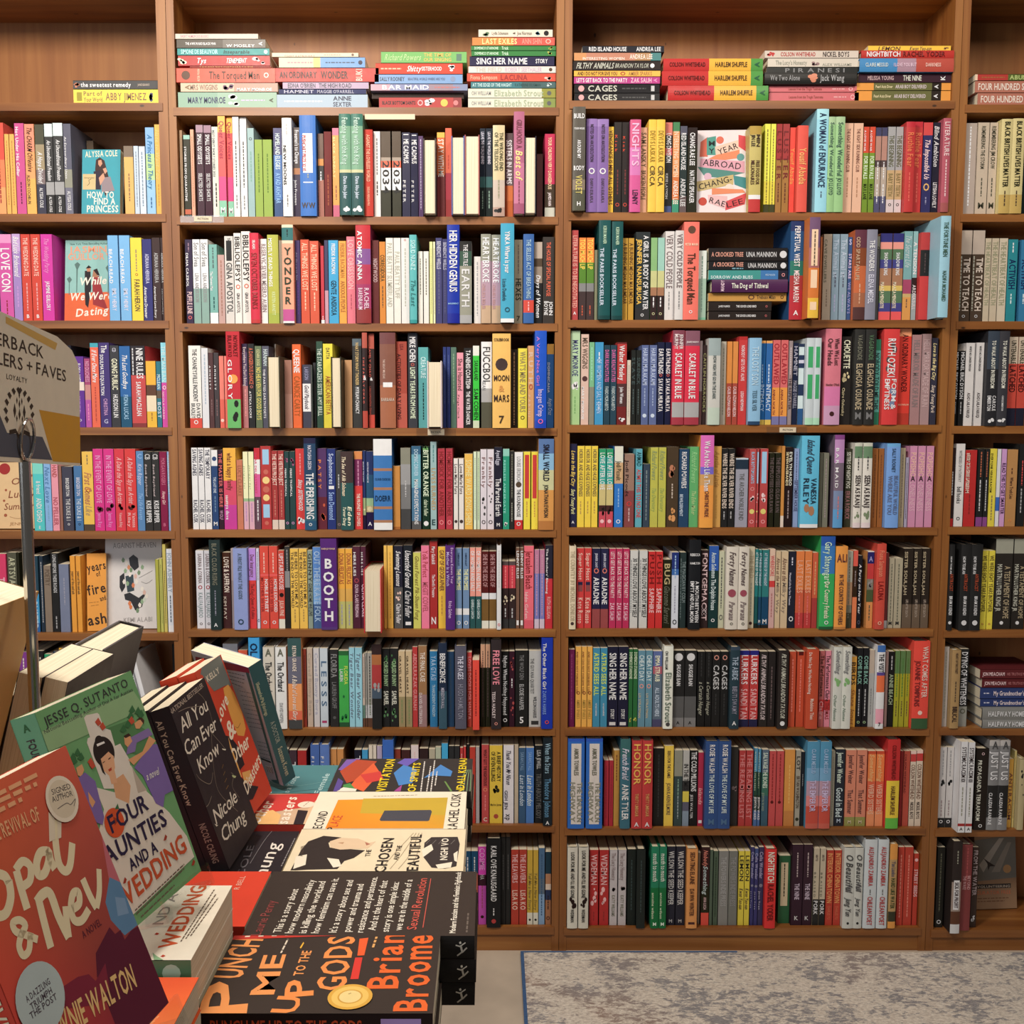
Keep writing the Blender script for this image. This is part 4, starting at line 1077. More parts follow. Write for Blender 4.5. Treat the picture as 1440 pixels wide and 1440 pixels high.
9999 10136 9162 1c1c1c|c87,4,12,O|bbb,18,50,CAGES|333,56,84,~
10120 10257 9162 1c1c1c|c87,4,12,O|bbb,18,50,CAGES|333,56,84,~
h 10249 10398 9096 345@4/233a44|9ab,12,40,THE ABIDE|889,48,82,BIEUTI SWAMY|ddd,90,96,A
10394 10535 9148 227@6/b33@90/224|edd,6,44,LURKERS|fbb,50,90,SANDI TAN
10535 10663 9148 227@6/b33@90/224|edd,6,44,LURKERS|fbb,50,90,SANDI TAN
@3 6
r4 10596 10656 9152 244@6/b33
10672 10793 9162 2a2624|cbb,4,90,/FILTHY ANIMALS BRANDON TAYLOR
10793 10902 9162 241f1e|655,20,90,~
h 10938 11083 9148 2a2422|bba,4,86,/FILTHY ANIMALS BRANDON TAYLOR|eee,90,96,@
11091 11188 9162 b42|d76,10,80,~
11196 11321 9162 b42|d76,10,80,~|511,0,5,-
h 11325 11506 9128 b42|fdc,4,56,Do Not Say We Have Nothing|dba,62,88,Madeleine Thien
11514 11595 9152 a55@64/a22@80/a55|421,6,60,The Performance|c88,66,90,Claire
11591 11699 9152 c78@64/a22@78/c78|322,6,66,The Performance Claire|822,68,90,THOMAS
h 11691 11844 9096 c4c6bc|777,4,32,/Something|7a6,36,50,W|787,58,90,/Other Names
h 11836 11969 9096 cacbc0|777,4,32,/Something|7a6,36,50,W|787,58,90,/Other Names
11945 12050 9233 ea3|432,8,40,BIRDS|a62,46,96,/Shane Jones
12030 12126 9112 1a1a1e|7a9,10,46,COME BACK|aaa,52,86,~|9b8,92,96,O
12126 12219 9112 1a1a1e|7a9,10,46,COME BACK|aaa,52,86,~|9b8,92,96,O
12203 12312 9142 a98@30/9a9a96|777,50,84,~
h 12300 12436 9076 36a@8/ddd@32/548@36/d63@56/ddd@76/d9a@94/ddd|222,10,32,THE VISIT|222,92,97,7
12441 12485 9162 a98880
12485 12577 9162 191919|aaa,6,24,~|9a8,30,70,ANNIE BEACH
12565 12658 9152 574@30/990|473,10,60,~|543,66,86,~
12634 12726 9152 574@30/990|473,10,60,~|543,66,86,~
12722 12811 9152 574@30/990|473,10,60,~|543,66,86,~
h 12815 13077 9015 e43@88/353|fdc,6,64,WHAT COMES AFTER|722,22,74,JOANNE TOMPKINS|ecb,79,84,@
@4 6
13250 13359 9097 a8a098|887,6,90,~
h 13347 13495 9140 a08050|322,4,30,HEART OF THE STREET|543,40,66,~|322,72,92,BIBLICAL
13484 13612 9126 222@74/8a8a80|ddd,4,72,DYING OF WHITENESS|554,76,84,O
@2 7
3928 3993 10535 8a8a8a
3993 4065 10535 a89c90
4072 4184 10549 433039|ddd,16,90,TREMONT
4190 4321 10553 a22|ea6,20,90,FANNY DAVIS
h 4372 4498 10473 46a@50/335|eee,14,50,FIONA
h 4506 4641 10473 57b@50/346|eee,14,50,FIONA
4646 4744 10535 c84|863,20,80,~
4744 4840 10535 c84|863,20,80,~
4986 5091 10544 1f2030|eee,8,90,THE ROAD
5094 5181 10544 39c|dee,30,90,/City
5188 5246 10481 ddd0bb|777,20,90,~
5246 5300 10481 ddd0bb|777,20,90,~
5304 5380 10490 b9a8c0|879,20,90,~
h 5383 5538 10408 36b@20/37c|135,50,95,KIM
5546 5640 10535 832@50/b52
5647 5773 10544 422|bb9,60,90,~
5780 5892 10481 dcc@20/286@60/a33|dbb,8,88,~
5900 6026 10526 322|cba,40,80,A
6033 6124 10535 b0a890
6124 6207 10508 b0b8a0
6210 6304 10453 3ad|145,30,70,~
6311 6391 10490 2a2c2e
6391 6467 10490 2a2c2e
6474 6557 10499 c33|ea9,40,90,~
@2 7
r30 6378 6465 10483 222
6469 6559 10515 b33|ebb,8,88,~
6564 6602 10464 222
6602 6689 10505 b32
6689 6745 10505 a9a0a0
6745 6770 10645 446
6770 6878 10472 b44|522,6,52,WHAT GOT THE RIGHTEOUS|e86,54,60,O|d77,64,84,~|edc,92,98,C
6882 7068 10483 db2|332,8,46,A BRIEF HISTORY OF SEVEN KILLINGS|221,52,60,W|542,68,84,Marlon James|a43,88,94,@
7076 7227 10477 d8d4d8|334,6,50,/Thank You Mr Nixon|445,58,82,GISH JEN|444,88,96,xp
7231 7292 10477 b8a890
7292 7395 10515 357|79b,6,30,SARAH LYALL|bcd,36,76,/Last in London
7391 7511 10515 47b|9cf,6,30,SARAH LYALL|dee,36,76,/Last in London
7520 7632 10483 1c2024|bbb,6,30,LISA JEWELL|666,36,94,TRUTH ABOUT MELODY
h 7636 7770 10373 16222a|8ab,6,40,When the Stars|58a,46,90,Theodore Johnson|ddd,94,99,A
@3 7
h 7981 8219 10391 25b@3/26b|d0c8c0,5,95,-|665,10,40,AMOR TOWLES|887,48,92,THE LINCOLN HIGHWAY
h 8239 8473 10391 25b@3/26b|d0c8c0,5,95,-|665,10,40,AMOR TOWLES|887,48,92,THE LINCOLN HIGHWAY
8489 8561 10693 a23|823,8,88,~
8561 8626 10693 a23|823,8,88,~
8626 8714 10552 b83|742,6,40,~
h 8718 8863 10395 366@20/367|dde,10,44,/French Braid|eee,50,90,ANNE TYLER
h 8883 9028 10411 b33|da4,4,50,HONOR|c95,60,86,THRITY UMRIGAR|fff,92,98,A
h 9032 9177 10411 b33|da4,4,50,HONOR|c95,60,86,THRITY UMRIGAR|fff,92,98,A
9185 9334 10522 1c1a18|333,8,88,~
9334 9471 10488 db3|543,6,40,SEEKS FOR THE FLAMES|654,46,86,JOAN KAREN ELMORE
9475 9596 10552 887@34/344|798,38,60,~|899,60,90,~
9596 9693 10552 a9a9a4@40/333@54/cb3@68/556@80/789|222,18,52,IN THE TIMES
9697 9810 10552 191919|ddd,2,54,THE COLD MILLIONS|bbb,58,90,JESS WALTER
9810 9902 10582 a24|d99,48,70,/Islands|eee,92,96,-
h 9902 10100 10421 2a4a80|eee,4,36,ROSIE WALSH|cdd,38,82,THE LOVE OF MY LIFE|468,88,96,M
h 10100 10273 10421 2a4a80|eee,4,36,ROSIE WALSH|cdd,38,82,THE LOVE OF MY LIFE|468,88,96,M
10273 10378 10502 2a2826|766,48,58,W
10386 10482 10552 a33|c77,4,90,THE READING LIST|311,44,54,W
10482 10587 10552 a33|c77,4,90,THE READING LIST|311,44,54,W
10599 10696 10522 48a@30/243@60/232@80/469|dec,4,56,WHERE THE LINE BLEEDS|eee,62,92,JESMYN WARD
@3 7
10608 10697 10532 48a@30/243@60/232@80/469|dec,4,56,WHERE THE LINE BLEEDS|eee,62,92,JESMYN WARD
10705 10805 10542 567@30/365@60/356|cdc,4,50,SALVAGE THE BONES|898,56,80,JESMYN WARD
10809 10910 10562 b44|822,4,66,~|511,66,70,@
10910 11019 10562 b44|822,4,66,~|511,66,70,@
11023 11172 10542 c83@80/b73|da5,20,70,~
11180 11256 10552 9a9484|222,8,26,LOT|543,34,76,BRYAN WASHINGTON|332,88,94,@
11256 11325 10572 1d2026|888,30,46,~
h 11325 11518 10431 48a@30/69b@45/a89@62/c77@74/b43@94/b54|ace,8,36,CLAIRE MESSUD|cbd,44,80,THE EMPEROR
h 11522 11683 10431 48a@30/69b@45/a89@62/c77@74/b43@94/b54|ace,8,36,CLAIRE MESSUD|cbd,44,80,THE EMPEROR
11679 11736 10562 a09a86|776,8,88,~
11736 11873 10536 222832|cdc,4,44,Jennifer Weiner|bcc,50,88,Good in Bed|abc,90,96,M
11881 12034 10548 c97a5e@88/884|533,6,44,Jennifer Weiner|533,52,84,That Summer|cb9,92,97,M
12034 12183 10548 c97a5e@88/884|533,6,44,Jennifer Weiner|533,52,84,That Summer|cb9,92,97,M
12191 12312 10562 b42@4/d73@40/c53@80/d85|eb7,4,40,/Something|fca,44,84,WEIRD SISTERS
12304 12428 10562 b42@4/d73@40/c53@80/d85|eb7,4,40,/Something|fca,44,84,WEIRD SISTERS
h 12465 12646 10401 b22@46/ec1@88/5a3|611,6,44,COLSON WHITEHEAD|532,52,84,HARLEM SHUFFLE
12646 12694 10562 822
12694 12787 10562 a43|622,4,56,COLSON WHITEHEAD
12787 12871 10562 d8b8ac@4/b33@14/c9b9a4|754,18,64,COLSON WHITEHEAD|322,68,90,NICKEL BOYS
12871 12968 10552 d8b8ac@4/b33@14/c9b9a4|754,18,64,COLSON WHITEHEAD|322,68,90,NICKEL BOYS
@4 7
13196 13301 10508 b8b4b0@88/222|888,4,36,~|333,40,48,W|877,66,86,~|ccc,90,95,O
13301 13402 10508 b8b4b0@88/222|888,4,36,~|333,40,48,W|877,66,86,~|ccc,90,95,O
p22 13488 13593 10430 ccc@90/922@93/ccc|322,6,44,SYSTEMIC RACISM 101|887,50,82,~|333,94,98,A
p22 13596 13694 10440 ccc@90/922@93/ccc|322,6,44,SYSTEMIC RACISM 101|887,50,82,~|333,94,98,A
h 13709 13892 10527 211a16|caa,4,8,O|ccb,14,88,PROPAGANDA TERRAFORM|ccc,92,97,O
h 13884 14040 10411 a8a4a0@6/777@50/222@86/777|eee,12,44,JUST US|ccc,58,94,CLAUDIA RANKINE|444,0,10,A
h 14040 14184 10411 a8a4a0@6/777@50/222@86/777|eee,12,44,JUST US|ccc,58,94,CLAUDIA RANKINE|444,0,10,A
14168 14242 10673 c93|743,20,90,ANTI RACISM
14239 14301 10556 ba6|743,8,88,~
h 14301 14408 10673 a89a70|222,6,90,W
@2 8
6529 6624 11969 146@30/a54@60/964|ccc,8,88,~
6624 6723 11969 146@30/a54@60/964|ccc,8,88,~
6723 6839 11905 c3a@36/312@50/b4a|e9d,2,30,COSMIE|aaa,36,42,HA|946,50,80,~|311,88,92,@
h 6844 7042 11790 18191b|ddd,8,70,KARL OVE KNAUSGAARD|ccc,78,86,~|a33,90,95,@
7042 7111 11769 222|555,20,60,~
7111 7180 11769 222|555,20,60,~
7184 7305 11948 a32|ebb,6,44,THE LEAVERS|dba,54,80,LISA KO
7292 7412 11948 a32|ebb,6,44,THE LEAVERS|dba,54,80,LISA KO
7408 7494 11954 b92@84/ccb|763,30,80,/Tell Me a New Story|222,92,95,@
7494 7572 11954 b92@84/ccb|763,30,80,/Tell Me a New Story|222,92,95,@
7572 7662 11926 468@40/567@60/79b|357,8,88,~
7666 7761 11980 134@30/a75@44/cba@52/235@66/964|211,60,80,~|311,88,94,O
@3 8
h 7977 8122 11912 c9c6b8|222,6,62,LOOK FOR ME AND I'LL BE GONE|211,62,74,W|222,76,92,WIDEMAN
h 8134 8275 11912 c4c1b3|222,4,62,LOOK FOR ME AND I'LL BE GONE|211,62,74,W|222,76,92,WIDEMAN
8287 8416 11952 a22|daa,6,46,WIDEMAN|daa,48,80,W|822,82,94,~
8424 8561 11952 a22|daa,6,46,WIDEMAN|daa,48,80,W|822,82,94,~
8569 8682 11952 b4aeb0|877,4,40,The Lucy Honesty|544,48,54,W|776,60,88,KATY WILLIAMS
8690 8807 11952 b4aeb0|877,4,40,The Lucy Honesty|544,48,54,W|776,60,88,KATY WILLIAMS
8819 8944 11942 1a221f|344,14,80,~
h 8948 9073 11942 1a2220|344,14,80,~
r50 9077 9153 12012 232a22
h 9153 9266 11908 175@50/063|ded,8,42,mouth to mouth|bca,56,88,antoine wilson|cdc,92,97,M
h 9270 9371 11908 175@50/063|ded,8,42,mouth to mouth|bca,56,88,antoine wilson|cdc,92,97,M
9375 9496 11902 222330|bbb,6,74,WILSON THE SEED KEEPER|aaa,92,97,M
9500 9641 11902 222330|bbb,6,74,WILSON THE SEED KEEPER|aaa,92,97,M
h 9649 9806 11932 c84|532,4,44,SEDATING ELAINE|532,50,84,DAWN WINTER|422,92,95,-
r8 9810 9854 11992 876
9858 9975 11912 331a1a@50/221@84/c43|c76,4,24,/Nobody|abb,24,60,/Something|caa,64,80,ANA LUCIA
9975 10023 11952 4a5a4a
10027 10096 11968 454|232,8,88,~
10100 10241 11968 7a7a76|999,8,74,THE POWERS INDIE PRESS
10241 10369 11968 6c6e68|888,8,74,THE POWERS INDIE PRESS
10378 10466 11968 cb2|332,6,40,LEMON|543,50,78,/Kwon Yeo-sun
10462 10543 11968 cb2|332,6,40,LEMON|543,50,78,/Kwon Yeo-sun
10551 10667 11932 3a4a7a@10/336|99b,6,40,Celia Wonder|778,44,54,@|aab,56,80,Joon Tran
@3 8
10548 10652 11912 336|99b,6,40,Celia Wonder|778,44,54,@|aab,56,80,Joon Tran
10652 10745 11912 335|99b,6,40,Celia Wonder|778,44,54,@|aab,56,80,Joon Tran
h 10749 10910 11936 c22|ddc,4,42,NIGHTBITCH|611,44,90,RACHEL YODER
r10 10942 11111 12033 253|ba8,10,74,-|543,12,60,~
11128 11289 11876 311b28|a99,10,40,~|bab,48,68,THE NINE|bbb,88,94,K
11285 11422 11876 311b28|a99,10,40,~|bab,48,68,THE NINE|bbb,88,94,K
11430 11518 11932 b0a48c@66/222|433,8,16,AN YU|665,28,66,BRAISED|ddd,68,86,PORK
11522 11607 11932 b0a48c@66/222|433,8,16,AN YU|665,28,66,BRAISED|ddd,68,86,PORK
11611 11716 11956 a32|d95,4,70,INTERIOR CHINATOWN|c64,74,92,CHARLES YU
11720 11836 11956 a32|d95,4,70,INTERIOR CHINATOWN|c64,74,92,CHARLES YU
h 11848 12010 11916 b8bab2|444,8,54,/O Beautiful|777,42,54,W|444,62,84,/Jung Yun|222,92,95,@
h 12010 12130 11916 b8bab2|444,8,54,/O Beautiful|777,42,54,W|444,62,84,/Jung Yun|222,92,95,@
h 12147 12324 11801 b8c0c2|a33,8,52,ALEJANDRO ZAMBRA|666,56,62,~|a33,64,96,CHILEAN POET
h 12336 12485 11801 b8c0c2|a33,8,52,ALEJANDRO ZAMBRA|666,56,62,~|a33,64,96,CHILEAN POET
h 12501 12606 11872 c83@18/a85@80/332@92/c83|556,20,38,Yan Lianke|342,40,76,HARD LIKE WATER
12614 12706 11912 a32|c76,10,90,~
12706 12831 11912 a32|c76,10,90,~
12835 12960 12002 a32|ebb,4,14,@|dbb,22,60,STREET SEEDS
@4 8
13162 13275 11913 1f1e1a|554,8,80,~|bbb,90,96,O
p20h 13383 13516 11832 2a2220@44/8a7a70@76/532@90/bbb|ccc,42,74,-|433,44,72,SICK FOR PROFIT|887,10,24,~
h 13512 13657 11873 733|944,4,40,~|b88,36,52,BEYOND THE WAKE
13657 13746 11913 332620|988,4,60,FROM THE WATER|bbb,84,92,W
"""
H=r"""
@1 0
1030 2262 1255 fd4@50/fe3|a93,4,10,-|985,12,34,Part of Your World|975,38,86,ABBY JIMENEZ|557,88,94,W
1025 2260 1130 555|d86,1,7,W|fff,9,68,the sweetest remedy|cba,76,90,JANE IGHARO
@2 0
2502 3888 1294 9cbfa8@40/a9c8b0|557,10,48,MARY MONROE|fff,50,62,W|dce,64,88,~|665,92,97,A
2538 3904 1162 edc4a6@55/ca9a88|875,4,10,A|876,10,38,MRS WIGGINS|646,42,54,W|fff,58,94,MARY MONROE
2471 3867 954 f75a42|643,5,14,@|fca,18,27,PETER MANN|432,33,84,The Torqued Man|fed,88,94,O
2669 3808 929 b2332a|fb6,4,90,YOU ARE NOT SUPPOSED TO DIE
2502 3794 779 c23a3a|fff,20,30,/Tys|fff,52,74,/TENEMENT|eec,0,8,W|ecc,80,96,W
2492 3788 679 2a9a96|bee,4,44,SIMONE DE BEAUVOIR|144,50,78,/Inseparable|fff,94,98,@
2481 3731 550 5a5248@52/777068|fff,10,44,THE AWKWARD BLACK MAN|eee,56,88,W MOSLEY|fff,92,97,A
2429 3627 471 edd8c4|c9a,6,40,SHORT HUMOROUS BOOKS
@2 0
3892 5169 1325 b4c8d8|eee,8,50,/~|556,62,82,ANNE SEXTER
3921 5148 1252 3a3f6a|ccd,6,40,HAMNET|bbc,44,86,MAGGIE O'FARRELL
3975 5183 1154 b8a0bc|445,6,38,EDNA O'BRIEN|445,42,80,THE HIGH ROAD
3871 5325 954 c8352e|322,4,40,AN ORDINARY|322,44,70,WONDER|fcb,74,88,BUKI
3921 5133 804 f8dcae@40/e9c070@48/6aa0d8|b89,10,40,~|357,54,88,~|224,92,97,@
3825 5038 738 f4d0b0|b98,14,50,TONY S STEWART|b98,60,80,~|654,92,95,@
@2 0
5329 6490 1367 c24a48@90/944|344,4,44,BLACK BOTTOM SAINTS|fbb,46,54,O|fff,56,68,W|dc5,72,86,@|e88,90,96,@
r10 5229 6521 1304 3a2a24
5212 6575 1179 c9a0b0@20/8a90b8@60/a08a98@85/8a95b8|fff,12,60,BAR MAID|c77,66,92,~
5267 6504 1044 7fa8d8|345,6,34,SALLY ROONEY|568,38,80,BEAUTIFUL WORLD WHERE ARE YOU|89b,86,92,@
5281 6504 888 e4472f|fca,6,30,~|fff,36,52,/Shitty|fff,53,76,SISTERHOOD|fff,84,90,W
5358 6562 725 7cc06a|bd9,4,46,/Richard Powers|e9c860,50,82,THE TIME OF OUR SINGING|687,88,94,-
@2 0
6583 7829 1379 e8e4cc@86/8a9a4a|999,4,26,OH WILLIAM|ab9,30,86,Elizabeth Strout|666,90,95,@
6583 7829 1242 e8e4cc@84/9a9a3a|999,4,26,OH WILLIAM|ab9,30,86,Elizabeth Strout|666,90,95,@
6621 7823 1148 3f8088@60/4a6a6a|cee,2,48,AT THE EDGE OF THE HAIGHT|355,52,82,KATHERINE SELIGMAN|dee,90,96,W
6567 7823 1029 dd4f38|fb9,4,34,Fiona Sampson|a33,38,68,LACUNA|fcb,88,94,W
6588 7829 929 eeded6|ccb,8,38,THE FIELD|cbc,42,84,ROBERT SEETHALER|543,92,96,@
6604 7796 792 27244a|fff,8,68,SING HER NAME|fff,78,92,STORY
6629 7829 712 35853f|dfd,4,32,DOMENICO STARNONE|dfd,36,44,Trick|cc5,90,96,W
6625 7825 642 35853f|dfd,4,32,DOMENICO STARNONE|dfd,36,44,Trick|cc5,90,96,W
6642 7802 523 ee8a3c@50/e0584a|fe9,12,54,LAST EXILES|f98,60,84,ANN SHIN|fba,88,96,O
6729 7771 412 eeddc8|686,4,14,W|776,18,40,Lydia Schumann|443,46,50,&|776,52,72,Joe Norman|48a,76,84,W|222,88,95,@
@3 0
8079 9276 1310 16151a|eaa,4,12,@|ccb,16,50,CAGES|555,56,84,~|ccc,90,94,-
8079 9276 1180 16151a|eaa,4,12,@|ccb,16,50,CAGES|555,56,84,~|ccc,90,94,-
8072 9283 1078 c23a8c|fff,3,62,LET'S GET BACK TO THE PARTY|fcd,66,90,ZAK SALIH|e9c,92,97,A
8072 9288 991 fbb72c|221,4,50,AND I DO NOT FORGIVE YOU|a22,53,60,O|a73,63,90,AMBER SPARKS
8055 9292 856 2a1f1e|ccb,4,46,/FILTHY ANIMALS|bba,48,86,/BRANDON TAYLOR|eee,88,93,@
8074 9297 738 d9965a@14/c9866a@70/b98a5a@88/4a8a88|fed,10,58,INTERESTING WOMEN|fed,64,90,ANDREA LEE
8190 9340 644 1d1f2a|fff,8,54,RED ISLAND HOUSE|eee,66,96,ANDREA LEE
@3 0
h 9394 10804 1204 c9201f@46/f2b518@88/4a9a3c|6a0a0a,6,42,COLSON WHITEHEAD|5a3a10,52,84,HARLEM SHUFFLE|264,91,97,A
h 9311 10728 998 c9201f@46/f2b518@88/4a9a3c|6a0a0a,6,42,COLSON WHITEHEAD|5a3a10,52,84,HARLEM SHUFFLE|264,91,97,A
h 9330 10728 823 c9201f@46/f2b518@88/4a9a3c|6a0a0a,6,42,COLSON WHITEHEAD|5a3a10,52,84,HARLEM SHUFFLE|264,91,97,A
@3 0
10818 12079 1298 d96a70|943,22,60,Lessons from the Tragic Tantrums|eaa,72,86,~|fbb,90,96,O
10818 12050 1204 d96a70|943,22,60,Lessons from the Tragic Tantrums|eaa,72,86,~|fbb,90,96,O
h 10752 12050 1015 20201e|999,6,38,We Two Alone|d86,46,56,W|aaa,60,86,Jack Wang
10780 12140 944 1c201e|888,10,90,PIRANESI
10799 12168 819 d8cdbb|998,8,40,The Lucy's Honesty|977,46,52,W|998,56,86,ALEX WILLIAMS
10756 12074 708 d8c9b8|c33,2,12,W|b33,17,54,COLSON WHITEHEAD|322,62,90,NICKEL BOYS
@3 0
12020 13404 1274 ee9a2c@18/6a6a38@80/2a2018@90/ee9a2c|eda,20,38,Pearl Aziz Diver|dcc,41,74,ARAB BOY DELIVERED|eee,82,87,A
12051 13437 1163 ee9a2c@18/6a6a38@80/2a2018@90/ee9a2c|eda,20,38,Pearl Aziz Diver|dcc,41,74,ARAB BOY DELIVERED|eee,82,87,A
12074 13385 1031 3a1a2a|caa,10,38,MELISSA YOUNG|ddc,48,68,THE NINE|eee,88,94,K
h 12091 13475 819 3a8ac2@40/b08a9a@60/c04a3a|cdd,6,30,CLAIRE MESSUD|ecd,36,60,I LOVE YOU BUT|fcb,70,86,DARKNESS
h 12110 13420 708 c22a20|fff,6,42,NIGHTBITCH|6a0a0a,45,90,RACHEL YODER
12209 13373 639 fbc91d|643,12,38,/LEMON|754,50,76,/Kwon Yeo-sun|b84,92,97,W
@4 0
13751 14872 1305 b8705a@92/322|edc,4,80,FOUR HUNDRED SOULS
13715 14825 1135 b8705a@92/322|edc,4,80,FOUR HUNDRED SOULS
13715 14872 1041 eca@3/b8352c@40/5a6a2a|a63,8,36,~|bc7,42,90,ABUNDANCE
@3 2
9963 10841 4376 2a221f|ddd,16,34,JAMES McBRIDE|eee,44,76,THE GOOD LORD BIRD|c66,90,94,O
9963 10851 4239 2a221f|ddd,16,34,JAMES McBRIDE|eee,44,76,THE GOOD LORD BIRD|c66,90,94,O
9963 11058 4118 c9923a|643,50,60,O|543,62,86,Trebuso Milan|432,92,97,O
h 10011 11078 3927 4f2350|ecd,8,20,MANDY|eed,26,74,The Dog of Tithwal
9963 11078 3796 3a9a92@66/3a7ab8@88/223|dee,3,56,SORROW AND BLISS|bdf,72,84,MEG MASON|e99,92,97,O
9963 11078 3671 17181c|e8a08a,6,44,A CROOKED TREE|7ab,30,44,~|ccc,50,86,UNA MANNION|ddd,90,99,@
9963 11078 3484 1d181a|e8a08a,4,44,A CROOKED TREE|ccc,48,86,UNA MANNION|ddd,90,99,@
@4 6
h 13814 14651 10119 7a7a76|ccc,10,70,HALFWAY HOME
h 13814 14651 9953 7a7a76|ccc,10,70,HALFWAY HOME
13785 14651 9827 2a3a6a|bbc,6,16,~|dcc,22,90,My Grandmother's Hands
13785 14651 9671 2a3a6a|bbc,6,16,~|dcc,22,90,My Grandmother's Hands
13811 14651 9545 5a1c20|dbb,4,40,JON MEACHAM|a66,44,90,HIS TRUTH IS MARCHING
13785 14651 9412 5a1c20|dbb,4,40,JON MEACHAM|a66,44,90,HIS TRUTH IS MARCHING
"""
